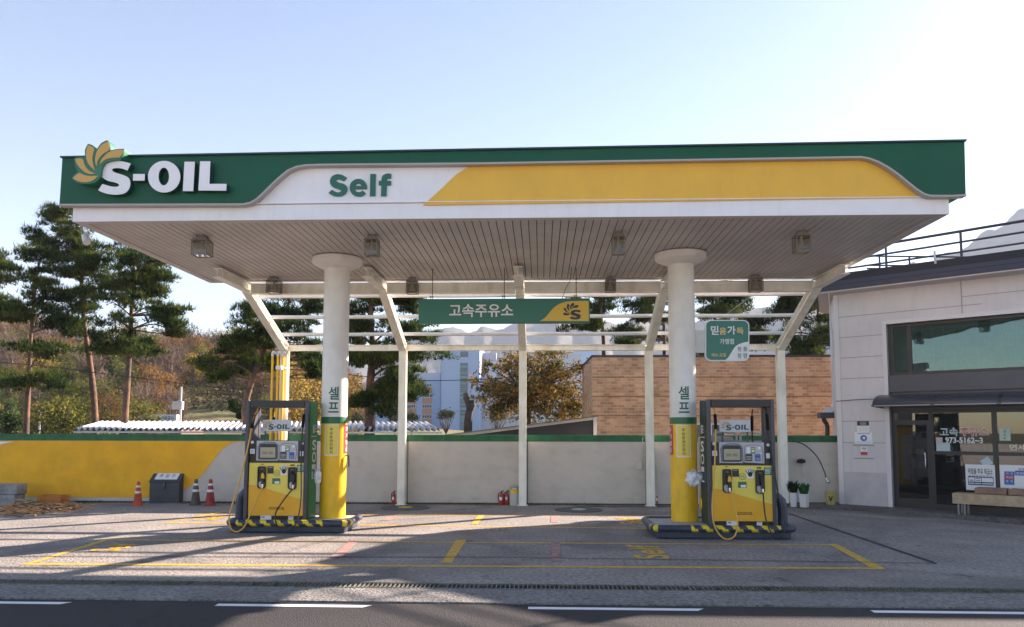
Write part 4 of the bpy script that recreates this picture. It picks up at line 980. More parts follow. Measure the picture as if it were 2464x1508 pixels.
# ------------------------------------------------------------------ hanging signs
YS = 16.0
a, c = U(1007, 719, YS), U(1419, 776, YS); hs = thing('hanging_sign', 'long green sign hanging under the canopy with Korean name and gold corner', 'sign', ((a.x + c.x) / 2, YS, c.z))
c2 = U(1419, 717, YS); a2 = U(1007, 778, YS)
B().box(a.x, c.x, YS, YS + 0.14, a2.z, a.z).build('sign_box', mat('sign_green', (0.012, 0.15, 0.095), 0.3), hs, bev=0.01)
def z6(x, y): return (803.4 + x * .2728, 642.8 + y * .2728)
yl = smooth_loop([z6(*p) for p in [(1815, 474), (1815, 474), (1860, 445), (1900, 400), (1940, 355), (1990, 322), (2060, 302), (2150, 297), (2245, 296), (2245, 296), (2247, 474), (2247, 474)]])
B().poly([U(*p, YS - 0.006) for p in yl], (0, 0.005, 0)).build('gold_corner', mat('sign_gold', (0.75, 0.47, 0.04), 0.35), hs)
b = B(); a_, c_ = U(*z6(1015, 440), YS - 0.012), U(*z6(1580, 322), YS - 0.012)
put_text(b, '고속주유소', rect_fn(a_, (1, 0, 0), (0, 0, 1), c_.x - a_.x, c_.z - a_.z), 0.018); b.build('lettering', PAPER, hs)
b = B(); sc_ = lambda p: U(*z6(2095 + (p[0] - 440) * 0.30 + 0, 395 + (p[1] - 400) * 0.30), YS - 0.013)
for q in PET:
    l = [sc_((p[0], p[1])) for p in smooth_loop(q)]; b.add(l, [tuple(t_) for t_ in tessellate_polygon([l])])
l = [U(*z6(2078 + (p[0] - 413) * 0.33, 375 + (p[1] - 300) * 0.275), YS - 0.013) for p in smooth_loop(S_BIG)]; b.add(l, [tuple(t_) for t_ in tessellate_polygon([l])])
b.build('logo', NAVYTX, hs)
b = B()
for u in (1040, 1213, 1386):
    b = B(); x = U(u, 717, YS + .07).x; b.tube([(x, YS + 0.07, a.z - 0.01), (x, YS + 0.07, HS + 0.03)], 0.009, 6); b.box(x - 0.06, x + 0.03, YS + 0.06, YS + 0.08, a.z + 0.055, a.z + 0.065); b.tube([(x - 0.035, YS + 0.07, a.z - .01), (x - 0.035, YS + 0.07, a.z + 0.09)], 0.006, 6)
    b.build('hanger_rod', mat('rod_dark', (0.10, 0.09, 0.08), 0.5, metal=0.5), hs, 50)
b = B(); x = U(1375, 700, YS).x; b.tube(spl([(x, YS + .05, HS + .02), (x - .03, YS + .04, HS - .25), (x - .12, YS + .05, HS - .42), (x - .2, YS + .07, a.z)], 4), 0.006, 5)
b.build('power_cord', RUBBER, hs, 50)

# rounded sign on the right column
YQ = 14.75
def z7(x, y): return ((2150 + x * .46425) / 1.5558, (1000 + y * .46425) / 1.5558)
rs_ = thing('station_sign', 'rounded green and white sign bracketed to the right canopy column', 'sign', tuple(U(1750, 866, YQ)))
def rr2(x0, x1, y0, y1, r_, n=7):
    return [(p[0], p[1]) for p in rrect(x0, x1, y0, y1, r_, n)]
o_ = rr2(1054, 1409, 425, 756, 48)
B().poly([U(*z7(*p), YQ) for p in o_], (0, 0.09, 0)).build('sign_box', mat('sign_white', (0.78, 0.78, 0.80), 0.35), rs_)
o_ = rr2(1062, 1401, 432, 747, 42)
B().poly([U(*z7(*p), YQ - 0.004) for p in o_], (0, 0.003, 0)).build('green_face', mat('sign_teal', (0.015, 0.17, 0.12), 0.3), rs_)
wh = [(1401, 600), (1401, 600), (1370, 605), (1330, 618), (1295, 640), (1265, 685), (1240, 725), (1215, 747), (1215, 747), (1360, 747), (1385, 740), (1401, 715), (1401, 715)]
B().poly([U(*z7(*p), YQ - 0.007) for p in smooth_loop(wh)], (0, 0.0025, 0)).build('white_corner', PAPER, rs_)
def t7(b, txt, x0, x1, y0, y1, m, bold=0.015):
    a_, c_ = U(*z7(x0, y1), YQ - 0.010), U(*z7(x1, y0), YQ - 0.010)
    put_text(b, txt, rect_fn(a_, (1, 0, 0), (0, 0, 1), c_.x - a_.x, c_.z - a_.z), bold, m)
b = B(); t7(b, '믿', 1100, 1160, 472, 545, 0, 0.025); t7(b, '음', 1168, 1222, 487, 543, 1, 0.02); t7(b, '가', 1232, 1298, 472, 543, 0, 0.025); t7(b, '득', 1307, 1362, 487, 541, 1, 0.02)
t7(b, '가맹점', 1172, 1284, 575, 620, 0); t7(b, '에쓰-오일', 1105, 1220, 692, 722, 1, 0.01); t7(b, '정 품', 1313, 1392, 640, 678, 2); t7(b, '정 량', 1313, 1392, 692, 735, 2)
b.build('lettering', [PAPER, mat('sign_gold_ink', (0.80, 0.58, 0.22), .4), mat('sign_ink_green', (0.015, 0.15, 0.11), 0.4)], rs_)
a_ = U(*z7(990, 510), YQ + 0.05); c_ = U(*z7(1058, 690), YQ + 0.05)
B().box(CX2 + 0.2, c_.x, YQ + 0.02, YQ + 0.07, c_.z, a_.z).build('bracket', WPL, rs_)

# ------------------------------------------------------------------ small things along the wall
def cone(u, v, hpx, colr, lab, tilt=0.0):
    p = G(u, v); h = hpx / F_PX * (p - CAMP).dot(fwd); t = thing('traffic_cone', lab, 'traffic cone', (p.x, p.y, 0), group='traffic cones by the wall')
    r0 = h * 0.20
    cm = mat('cone_' + colr[0], colr[1], 0.6, var=0.25, vscale=5, dirt=((0.10, 0.08, 0.06), 4.0, colr[2]))
    B().lathe([(r0 * 1.12, 0.0), (r0 * 1.10, h * 0.03), (r0 * 0.92, h * 0.06), (r0 * 0.30, h * 0.97), (r0 * 0.26, h)], p.x, p.y, 24).build('cone_body', cm, t, 40)
    for za_, zb__ in ((0.52, 0.61), (0.76, 0.84)):
        ra_ = r0 * (0.92 - 0.62 * (za_ - .06) / .91) + 0.003; rb_ = r0 * (0.92 - 0.62 * (zb__ - .06) / .91) + 0.003
        B().lathe([(ra_, h * za_), (rb_, h * zb__)], p.x, p.y, 24, caps=False).build('reflective_band', mat('reflective_white', (0.72, 0.72, 0.72), 0.4, var=0.1, vscale=12), t, 40)
cone(331, 1216.5, 58, ('bright', (0.55, 0.07, 0.02), 0.1), 'bright orange traffic cone left of the dark fuel inlet box')
cone(470, 1215, 62, ('dirty', (0.10, 0.07, 0.055), 0.7), 'brown dirt-covered traffic cone just right of the dark fuel inlet box')
cone(505, 1216, 63, ('deepred', (0.32, 0.025, 0.02), 0.25), 'dark red traffic cone, rightmost of the three by the wall')
# fuel inlet box
a, c = G(358, 1211), G(437, 1213); yb0 = a.y; t = thing('inlet_box', 'dark grey steel box with sloping lid labelled for fuel filling', 'fuel inlet box', ((a.x + c.x) / 2, yb0, 0))
hf = U(358, 1160, yb0).z; ht = U(372, 1134, yb0 + 0.35).z; x0_, x1_ = a.x, U(430, 1200, yb0).x
STEELB = mat('box_steel', (0.045, 0.05, 0.062), 0.5, var=0.12, vscale=5)
B().add([(x0_, yb0, 0.02), (x1_, yb0, 0.02), (x1_, yb0 + 0.45, 0.02), (x0_, yb0 + 0.45, 0.02), (x0_, yb0, hf), (x1_, yb0, hf), (x1_, yb0 + 0.3, ht - 0.02), (x0_, yb0 + 0.3, ht - 0.02), (x1_, yb0 + 0.45, ht - 0.02), (x0_, yb0 + 0.45, ht - 0.02)],
        [(0, 1, 5, 4), (0, 3, 2, 1), (2, 3, 9, 8), (1, 2, 8, 6, 5), (0, 4, 7, 9, 3), (4, 5, 6, 7), (7, 6, 8, 9)]).build('box_body', STEELB, t, bev=0.008)
e1 = Vector((0, -0.02, 0)); dirs = (Vector((0, 0.3, ht - 0.02 - hf))); nn = Vector((0, -(ht - .02 - hf), 0.3)).normalized()
def lid(x, s, off): return (x0_ + (x1_ - x0_) * x, yb0 + dirs.y * s + nn.y * off, hf + dirs.z * s + nn.z * off)
B().poly([lid(-.02, -0.03, .004), lid(1.02, -0.03, .004), lid(1.02, 1.02, .004), lid(-.02, 1.02, .004)], tuple(nn * 0.02)).build('lid', STEELB, t)
pl = B().poly([lid(.12, .22, .0245), lid(.88, .22, .0245), lid(.88, .9, .0245), lid(.12, .9, .0245)], tuple(nn * 0.004)).build('label_plate', PAPER, t)
b = B(); put_text(b, '주  입  구', lambda x, y: lid(.24 + .52 * x, .4 + .34 * y, .031), 0.01); b.build('lettering', INK, pl)
b = B(); xm = (x0_ + x1_) / 2; b.box(xm - 0.02, xm + 0.03, yb0 - 0.035, yb0 - 0.003, hf - 0.13, hf - 0.0); b.tube([(xm - .01, yb0 - .05, hf - .1), (xm - .01, yb0 - .05, hf - .17), (xm + .03, yb0 - .05, hf - .17), (xm + .03, yb0 - .05, hf - .1)], 0.01, 6); b.build('padlock', mat('lock_metal', (0.12, 0.10, 0.08), 0.5, metal=0.5), t)
B().box(x0_ - 0.1, x1_ + 0.15, yb0 - 0.08, yb0 + 0.5, 0.0, 0.02).build('concrete_pad', KERBM, t)
# concrete blocks at the far left
CB = mat('block_concrete', (0.28, 0.27, 0.26), 0.9, var=0.25, vscale=5, bump=0.5, bscale=20)
p = G(-30, 1216); q = G(34, 1217)
for k_, (z0_, z1_, dx, lab) in enumerate(((0.0, 0.27, 0.0, 'rough grey concrete block on the ground at the left end of the yellow wall'), (0.275, 0.53, 0.04, 'rough grey concrete block stacked on top of another by the yellow wall'))):
    tag(B().box(p.x, q.x - 0.04 + dx, p.y, p.y + 0.4, z0_, z1_).build('concrete_block', CB, None, bev=0.02), lab, 'block', 'concrete blocks by the wall')
# orange crate
a, c = G(89, 1213), G(140, 1214); t = thing('plastic_crate', 'low orange plastic crate beside the straw rope heap', 'crate', ((a.x + c.x) / 2, a.y, 0))
hc = 0.21; x0_, x1_, y0_, y1_ = a.x, c.x, a.y, a.y + 0.38; ORC = mat('crate_orange', (0.60, 0.20, 0.03), 0.55, var=0.1)
b = B(); b.box(x0_, x1_, y0_, y1_, 0.01, 0.03)
for k_ in range(5):
    z_ = 0.03 + k_ * 0.042
    for (u0, u1, v0, v1) in ((x0_, x1_, y0_, y0_ + .012), (x0_, x1_, y1_ - .012, y1_), (x0_, x0_ + .012, y0_ + .012, y1_ - .012), (x1_ - .012, x1_, y0_ + .012, y1_ - .012)): b.box(u0, u1, v0, v1, z_, z_ + 0.026)
for k_ in range(9):
    x = x0_ + (x1_ - x0_ - 0.015) * k_ / 8; b.box(x, x + .015, y0_ - .003, y0_ + .0, 0.02, hc + .01); b.box(x, x + .015, y1_, y1_ + .003, 0.02, hc + .01)
b.build('crate_body', ORC, t)
# heap of straw rope
b = B(); rg = random.Random(5)
for k_ in range(300):
    u, v = rg.gauss(62, 52), rg.gauss(1231, 5.5)
    if u > 190: continue
    if rg.random() < 0.35: u, v = rg.gauss(125, 48), rg.gauss(1222, 3)
    p = G(u, min(max(v, 1214), 1246)); a = rg.uniform(-0.5, 0.5) + (PI if rg.random() < .5 else 0); l_ = rg.uniform(0.12, 0.5); pts = []; h0 = abs(rg.gauss(0, 0.05)) + 0.012
    for j in range(5):
        pts.append((p.x, p.y, h0 + 0.03 * math.sin(j + k_))); p = p + Vector((math.cos(a), math.sin(a), 0)) * l_ / 4; a += rg.gauss(0, 0.45)
    b.tube(pts, rg.uniform(0.005, 0.013), 5, 0 if rg.random() < 0.75 else 1)
tag(b.build('rope_heap', [mat('straw', (0.58, 0.30, 0.12), 0.85, var=0.4, vscale=6), mat('straw_dark', (0.14, 0.08, 0.04), 0.9)], None, 60), 'loose heap of brown straw rope on the ground by the yellow wall', 'rope heap', kind='stuff')
# fire extinguishers
def exting(u, v, hpx, wpx, lab, old=False):
    p = G(u, v); d = (p - CAMP).dot(fwd); h = hpx / F_PX * d; r_ = wpx / F_PX * d / 2; t = thing('fire_extinguisher', lab, 'fire extinguisher', (p.x, p.y, 0), group='fire extinguishers along the wall')
    B().lathe([(r_ * .9, 0.0), (r_, 0.02), (r_, h * .62), (r_ * .85, h * .72), (r_ * .4, h * .79), (r_ * .28, h * .84)], p.x, p.y, 20).build('cylinder', EXTR if not old else mat('extinguisher_faded', (0.5, 0.07, 0.04), 0.4), t, 40)
    b = B(); b.box(p.x - r_ * .25, p.x + r_ * .25, p.y - r_ * .25, p.y + r_ * .25, h * .82, h * .90); b.beam((p.x - r_ * .2, p.y, h * .90), (p.x + r_ * .8, p.y, h * 1.0), 0.03, 0.02); b.beam((p.x - r_ * .2, p.y, h * .86), (p.x + r_ * .9, p.y, h * .88), 0.03, 0.015); b.build('valve', BLACK, t)
    b = B(); b.tube(spl([(p.x - r_ * .2, p.y - r_ * .2, h * .86), (p.x - r_ * 1.1, p.y - r_ * .5, h * .8), (p.x - r_ * 1.15, p.y - r_ * .6, h * .5), (p.x - r_ * 1.0, p.y - r_ * .6, h * .25)], 3), 0.01, 6); b.build('hose', RUBBER, t)
    f = wrap(p.x, p.y, r_, 0); b = B(); wrect(b, f, -r_ * .9, r_ * .3, h * .33, h * .55, 0.002, 0, 6); b.build('label', PAPER, t)
exting(947, 1213, 33, 9, 'red fire extinguisher left of the second steel post')
exting(1206, 1214.5, 35, 12.5, 'bright red fire extinguisher, left one of the pair beside the bin')
exting(1219, 1214, 35, 10.5, 'faded red fire extinguisher, right one of the pair touching the bin', True)
exting(1580, 1215, 32, 9.5, 'faded red fire extinguisher right of the fourth steel post', True)
# striped bin
p = G(1237, 1215.5); d = (p - CAMP).dot(fwd); w = 10.5 / F_PX * d; h = 46 / F_PX * d
t = thing('litter_bin', 'pale ribbed metal bin with yellow band beside the middle post', 'bin', (p.x, p.y, 0))
b = B(); b.lathe([(w * .93, 0), (w * .93, h * .66)], p.x, p.y, 28)
for k_ in range(14):
    a = 2 * PI * k_ / 14; b.box(p.x + w * .96 * math.cos(a) - .008, p.x + w * .96 * math.cos(a) + .008, p.y + w * .96 * math.sin(a) - .008, p.y + w * .96 * math.sin(a) + .008, 0.0, h * .66)
b.build('bin_body', mat('bin_steel', (0.52, 0.51, 0.48), 0.4, metal=0.4), t)
B().lathe([(w, h * .66), (w, h * .84)], p.x, p.y, 28).build('yellow_band', COLY, t, 40)
B().lathe([(w * .93, h * .84), (w * .93, h * .97), (w * 0.9, h)], p.x, p.y, 28).build('bin_top', mat('bin_grey', (0.3, 0.32, 0.28), 0.5), t, 40)
B().box(p.x - w * .5, p.x + w * .5, p.y - w * .98, p.y - w * .7, h * .87, h * .90).build('slot_label', PAPER, t)

# ------------------------------------------------------------------ brick building behind the wall
def brickmat(name, c1, c2, mortar):
    m = bpy.data.materials.new(name); m.use_nodes = True; N = m.node_tree.nodes; L = m.node_tree.links; bs = N['Principled BSDF']; bs.inputs['Roughness'].default_value = 0.85
    tc = N.new('ShaderNodeTexCoord'); sp = N.new('ShaderNodeSeparateXYZ'); cb = N.new('ShaderNodeCombineXYZ'); ad = N.new('ShaderNodeMath'); ad.operation = 'ADD'
    L.new(tc.outputs['Object'], sp.inputs[0]); L.new(sp.outputs[0], ad.inputs[0]); L.new(sp.outputs[1], ad.inputs[1]); L.new(ad.outputs[0], cb.inputs[0]); L.new(sp.outputs[2], cb.inputs[1])
    br = N.new('ShaderNodeTexBrick'); br.inputs['Scale'].default_value = 1.0; br.inputs['Brick Width'].default_value = 0.24; br.inputs['Row Height'].default_value = 0.10; br.inputs['Mortar Size'].default_value = 0.014; br.inputs['Bias'].default_value = 0.0; br.inputs['Mortar Smooth'].default_value = 0.4
    br.inputs['Color1'].default_value = (*c1, 1); br.inputs['Color2'].default_value = (*c2, 1); br.inputs['Mortar'].default_value = (*mortar, 1); L.new(cb.outputs[0], br.inputs['Vector'])
    no = N.new('ShaderNodeTexNoise'); no.inputs['Scale'].default_value = 1.3; no.inputs['Detail'].default_value = 10; L.new(tc.outputs['Object'], no.inputs['Vector'])
    ra = N.new('ShaderNodeValToRGB'); ra.color_ramp.elements[0].position = .34; ra.color_ramp.elements[0].color = (.78, .75, .73, 1); ra.color_ramp.elements[1].position = .6; ra.color_ramp.elements[1].color = (1.1, 1.08, 1.05, 1); L.new(no.outputs['Fac'], ra.inputs['Fac'])
    mu = N.new('ShaderNodeMix'); mu.data_type = 'RGBA'; mu.blend_type = 'MULTIPLY'; mu.inputs[0].default_value = 1; L.new(br.outputs['Color'], mu.inputs[6]); L.new(ra.outputs[0], mu.inputs[7])
    L.new(mu.outputs[2], bs.inputs['Base Color']); bu = N.new('ShaderNodeBump'); bu.inputs['Strength'].default_value = .6; bu.inputs['Distance'].default_value = .015; bu.invert = True; L.new(br.outputs['Fac'], bu.inputs['Height']); L.new(bu.outputs[0], bs.inputs['Normal'])
    return m
BRK = brickmat('orange_brick', (0.76, 0.45, 0.25), (0.50, 0.24, 0.12), (0.62, 0.46, 0.33))
YBR = 26.5
a = U(1425, 855, YBR); bx1 = U(2040, 900, YBR).x + 1.2; zbt = a.z
l2 = U(1400, 900, YBR + 4.5)
t = thing('brick_building', 'flat-roofed orange brick building behind the boundary wall', 'building', ((a.x + bx1) / 2, YBR, 0))
ft = [(a.x, YBR), (bx1, YBR), (bx1 + 0.5, YBR + 5), (l2.x, YBR + 4.5)]
b = B(); b.poly([(x, y, 0) for x, y in ft], (0, 0, zbt - 0.06)); b.build('wall', BRK, t)
b = B(); fo = [(a.x - 0.04, YBR - 0.04), (bx1 + .04, YBR - .04), (bx1 + .5, YBR + 5.05), (l2.x - .04, YBR + 4.55)]
b.poly([(x, y, zbt - 0.058) for x, y in fo], (0, 0, 0.07)); b.build('roof_edge', mat('roof_edge_dark', (0.05, 0.045, 0.045), 0.6), t)
b = B()
for v in (907, 953, 1000):
    z_ = U(1600, v, YBR).z; b.box(a.x - .012, bx1, YBR - 0.014, YBR - 0.001, z_ - 0.012, z_ + 0.012)
b.build('brick_ledge', mat('ledge_brick', (0.20, 0.11, 0.07), 0.9, var=0.2), t)
wa, wb = U(1612, 1050, YBR), U(1745, 1018, YBR); wa = Vector((U(1672, 1050, YBR).x, 0, wa.z))
w_ = B().box(wa.x, wb.x, YBR - 0.03, YBR - 0.003, wa.z - .15, wb.z).build('window', mat('window_frame_white', (0.7, 0.7, 0.7), 0.4), t)
b = B()
for k_ in range(2):
    xa = wa.x + 0.05 + k_ * (wb.x - wa.x) / 2; b.box(xa, xa + (wb.x - wa.x) / 2 - 0.1, YBR - 0.036, YBR - 0.0305, wa.z - .1, wb.z - 0.05)
b.build('pane', mat('pane_dark', (0.10, 0.11, 0.10), 0.1), w_)
# gutter and downpipe by the office corner
t = thing('rain_gutter', 'dark gutter box and crooked downpipe between brick building and office', 'gutter', (U(1985, 1045, 21.0).x, 21.0, 0))
b = B(); pp = [U(u, v, 21.0) for u, v in ((1982, 993), (1982, 1010), (1990, 1025), (1989, 1060))]; b.tube(spl(pp, 3), 0.06, 8); b.build('downpipe', BLACK, t, 50)
pa, pc = U(1972, 1004, 20.9), U(2014, 992, 20.9); b = B(); b.box(pa.x, pc.x, 20.85, 21.1, pa.z - 0.02, pc.z); b.build('gutter_box', CHAR, t)
b = B(); b.poly([U(1994, 1003, 20.9), U(2012, 978, 20.9), U(2012, 1003, 20.9)], (0, 0.8, 0)); b.build('lean_to_roof', mat('grey_sheet', (0.45, 0.44, 0.45), 0.5), t)

# ------------------------------------------------------------------ office building on the right
A_ = U(2022, 1213, 19.7); A_.z = 0; Bp = U(2463, 1213, 17.2); Bp.z = 0
fd = (Bp - A_).normalized(); fn_ = Vector((fd.y, -fd.x, 0))    # outward, towards the forecourt
if fn_.y > 0: fn_ = -fn_
OM = Matrix(((fd.x, -fn_.x, 0, A_.x), (fd.y, -fn_.y, 0, A_.y), (0, 0, 1, 0), (0, 0, 0, 1)))   # local x along the front, y inwards, z up
def FP(u, v, off=0.0):
    p = onplane(u, v, A_ + fn_ * off, fn_); q = OM.inverted() @ p; return q.x, q.z
off_t = thing('office_building', 'grey panelled office with wide dark windows and roof railing', 'building', tuple(A_))
OW = mat('office_panel', (0.66, 0.61, 0.63), 0.6, var=0.05, vscale=1.0, dirt=((0.46, 0.42, 0.42), 2.0, 0.22, (4, 4, 0.7)))
FRM = mat('window_frame_dark', (0.035, 0.028, 0.028), 0.4)
LEN = 4.9
ze = FP(2100, 700)[1]; 
sw = FP(2132, 800)[0]; zwt = (FP(2140, 780)[1] + FP(2440, 753)[1]) / 2; zwb = (FP(2140, 900)[1] + FP(2440, 893)[1]) / 2; zgl = (FP(2150, 984)[1] + FP(2440, 982)[1]) / 2
def ob(): return B(OM)
P0 = FP(2030, 1213)[1]; P0 = 0.10
ch = OM.inverted() @ U(2009, 1213, 21.6); chx, chy = ch.x, ch.y
b = ob()
b.poly([(0, 0, 0), (chx, chy, 0), (1.2, 8, 0), (1.5, 7.9, 0), (0.28, 0.28, 0)], (0, 0, ze), 0)
b.box(0.0, sw, 0.0, 0.28, 0, ze) if False else None
b.box(0.281, sw, 0.0, 0.28, 0, ze); b.box(sw, LEN, 0.0, 0.28, zwt, ze); b.box(1.3, LEN, 7.75, 8.0, 0, ze); b.box(LEN - 0.25, LEN, 0.28, 7.75, 0, ze)
b.add([(0, 0, 0), (0.281, 0, 0), (0.281, 0, ze), (0, 0, ze)], [(0, 1, 2, 3)])
b.build('wall', OW, off_t)
b = ob(); jd = mat('panel_joint', (0.34, 0.31, 0.32), 0.8)
z_ = ze - 0.62
k_ = 0
for v in (757.5, 808, 858, 909, 1013, 1065):
    z_ = FP(2080, v)[1]; b.box(0.02, sw - 0.09 if v > 775 else FP(2360, 700)[0], -0.004, 0.002, z_ - 0.008, z_ + 0.008)
s_ = FP(2312, 700)[0]; b.box(s_ - .01, s_ + .01, -0.005, 0.003, zwt + .1, ze)
z_ = FP(2400, 705)[1]; b.box(s_, LEN, -0.004, 0.002, z_ - 0.008, z_ + 0.008)
b.build('panel_joint', jd, off_t)
b = ob(); b.box(sw - 0.10, sw + 0.0, -0.02, 0.30, 0, zwt + 0.09); b.box(sw, LEN, -0.02, 0.27, zwt, zwt + 0.09); b.box(-0.02, 0.10, -0.02, 0.02, 0, ze)
b.build('opening_trim', mat('office_trim', (0.70, 0.66, 0.67), 0.5), off_t)
# darker rendered base
b = ob(); b.box(0.101, sw - 0.101, -0.006, -0.001, 0, FP(2080, 1136)[1]); b.build('wall_base', mat('base_render', (0.52, 0.49, 0.50), 0.8, var=0.08, vscale=3), off_t)
# upper window
UPG = glassmat('upper_glass', (0.30, 0.55, 0.50), 0.13, see=0.88, gl=(0.52, 0.62, 0.60), wavy=True)
s1 = FP(2146, 850)[0]; s2 = FP(2180, 850)[0]; s3 = FP(2190, 850)[0]
b = ob(); f0, f1 = 0.10, 0.17
b.box(sw, LEN, f0, f1, zwb, zwb + 0.07); b.box(sw, LEN, f0, f1, zwt - 0.07, zwt - 0.0); b.box(sw, s1, f0, f1, zwb + .07, zwt - .07); b.box(s2, s3, f0, f1, zwb + .07, zwt - .07); b.box(LEN - .3, LEN, f0, f1, zwb + .07, zwt - .07)
wf = b.build('window', FRM, off_t)
b = ob(); b.box(s1, s2, 0.13, 0.136, zwb + .07, zwt - .07); b.box(s3, LEN - .3, 0.13, 0.136, zwb + .07, zwt - .07); b.build('pane', UPG, wf)
b = ob(); gx0, gx1 = s3 + 0.1, s3 + 2.0
for k_ in range(9): x_ = gx0 + (gx1 - gx0) * k_ / 8; b.box(x_ - .012, x_ + .012, .60, .62, zwb + .1, zwt - .1)
for k_ in range(5): z_ = zwb + .1 + (zwt - zwb - .2) * k_ / 4; b.box(gx0, gx1, .601, .619, z_ - .012, z_ + .012)
b.build('window_grid', mat('grid_pale', (0.6, 0.62, 0.6), .6), off_t)
b = ob(); b.box(gx0, gx1, .63, .66, zwb + .1, zwt - .1); b.build('grid_backing', mat('grid_dark', (0.05, 0.06, 0.055), .7), off_t)
b = ob(); b.box(s1, s2 + .02, .5, .52, zwb + .08, zwt - .5)
x_ = gx1 + .05
while x_ < LEN - .45:
    b.box(x_, x_ + .085, .48 + .03 * (int(x_ * 20) % 2), .50 + .03 * (int(x_ * 20) % 2), zwb + .08 + .18 * abs(math.sin(x_ * 1.3)), zwt - .08); x_ += .11
b.build('blind', mat('blind_teal', (0.075, 0.12, 0.11), .7), off_t)
# dark spandrel bands
DK = mat('spandrel_dark', (0.085, 0.08, 0.095), 0.45, var=0.08, vscale=2)
b = ob(); zz = [zwb, zwb - 0.40, zwb - 0.44, zwb - 0.80, zgl]
b.box(sw, LEN, 0.02, 0.26, zz[1], zz[0] - 0.003); b.box(sw, LEN, 0.10, 0.25, zz[2], zz[1]); b.box(sw, LEN, 0.04, 0.26, zz[3], zz[2]); b.box(sw, LEN, 0.10, 0.26, zz[4], zz[3]); b.build('spandrel', DK, off_t)
# shop front glazing
LOG = glassmat('shop_glass', (0.50, 0.50, 0.46), 0.06, see=0.97)
g0 = P0 + 0.02; zm = (FP(2300, 1090)[1]); sA, sB, sC, sD = FP(2150, 1100)[0], FP(2236, 1100)[0], FP(2386, 1100)[0], FP(2398, 1100)[0]
b = ob(); f0, f1 = 0.12, 0.20
def vb(s0, s1_, z0, z1_): b.box(s0, s1_, f0, f1, z0, z1_)
vb(sw, sA, 0, zgl); vb(sA, LEN, zgl - 0.09, zgl); vb(sA, LEN, 0, g0 + 0.1); vb(sB - 0.02, sB + 0.07, g0 + .1, zgl - .09); vb(sC, sD, g0 + .1, zgl - .09); vb(LEN - .15, LEN, g0 + .1, zgl - .09)
b.box(sB + 0.07, sC, f0 + 0.005, f1 - 0.005, zm - 0.04, zm + 0.04); b.box(sD, LEN, f0 + 0.005, f1 - 0.005, zm - 0.04, zm + 0.04)
sf = b.build('shop_window', FRM, off_t)
b = ob(); b.box(sB + .07, sC, .155, .161, g0 + .1, zm - .04); b.box(sB + .07, sC, .155, .161, zm + .04, zgl - .09)
for s0 in (sD,): b.box(s0, LEN - .15, .155, .161, g0 + .1, zm - .04); b.box(s0, LEN - .15, .155, .161, zm + .04, zgl - .09)
b.build('pane', LOG, sf)
# door
b = ob(); zd = FP(2190, 1016)[1]
b.box(sA, sB - .02, f0 + 0.003, f1, zd, zd + 0.05); b.box(sA, sA + 0.05, .125, .175, g0 + .1, zd); b.box(sB - .075, sB - .02, .125, .175, g0 + .1, zd); b.box(sA + .05, sB - .075, .125, .175, g0 + .1, g0 + .2); b.box(sA + .05, sB - .075, .125, .175, zd - .06, zd)
dr = b.build('door', FRM, off_t)
b = ob(); b.box(sA + .05, sB - .075, .148, .154, g0 + .2, zd - .06); b.box(sA, sB - .02, .155, .16, zd + .05, zgl - .09); b.build('door_glass', LOG, dr)
b = ob(); sh_ = FP(2226, 1150)[0]; b.tube([(sh_, 0.12, zm - .35), (sh_, 0.05, zm - .35), (sh_, 0.05, zm - 0.0), (sh_, 0.12, zm - 0.0)], 0.014, 8); b.build('handle', CHROME, dr, 50)
# interior
b = ob(); b.box(0.281, LEN - .26, 3.6, 3.7, 0.05, zwt + .2); b.box(0.281, LEN - .26, 0.29, 3.6, 0.04, 0.08); b.box(0.281, LEN - .26, 0.27, 3.6, zz[1] + 0.05, zz[1] + 0.15); b.box(0.285, 0.33, .29, 3.6, .08, zwt + .2)
b.build('interior', mat('interior_wall', (0.10, 0.09, 0.075), 0.9, var=0.3, vscale=1.5), off_t)
b = ob(); rg = random.Random(4)
b.box(sA + .2, sA + 1.3, 2.4, 2.9, .08, 1.15); b.box(sB + .8, sB + 2.2, 1.4, 1.9, .08, 0.9); 
b.build('counter', mat('counter', (0.10, 0.09, 0.08), 0.6), off_t)
b = ob()
for k_ in range(5): b.box(0.4, LEN - 1, 3.1, 3.5, 0.5 + k_ * .38, .53 + k_ * .38)
b.build('shelf', mat('shelf', (0.25, 0.23, 0.20), 0.6), off_t)
# goods on the shelves inside (part of the fitted interior)
b = ob()
for k_ in range(5):
    s0 = 0.5
    while s0 < LEN - 1.3:
        w = rg.uniform(.08, .3)
        if rg.random() < .7: b.box(s0, s0 + w, 3.15, 3.35, .531 + k_ * .38, .531 + k_ * .38 + rg.uniform(.1, .28), rg.randrange(4))
        s0 += w + .03
tag(b.build('shelf_goods', [PAPER, BLUE, RED, LYELL], None), 'packed goods on the shelves inside the office', 'shelf goods', kind='stuff')
# mirrored lower windows: bottles
t = thing('bottle_row', 'row of clear bottles standing inside the shop window under the phone number', 'bottles', tuple(OM @ Vector((sB + .6, .3, zm + .04))))
b = ob()
sb0, sb1 = FP(2262, 1080)[0], FP(2372, 1080)[0]
for k_ in range(8):
    s0 = sb0 + (sb1 - sb0) * k_ / 7; b.T = OM; b.lathe([(.055, 0), (.055, .16), (.02, .22), (.02, .26)], s0, 0.30, 10, z0=zm + .045)
b.build('bottle', mat('bottle_clear', (0.42, 0.50, 0.52), 0.2), t, 40)
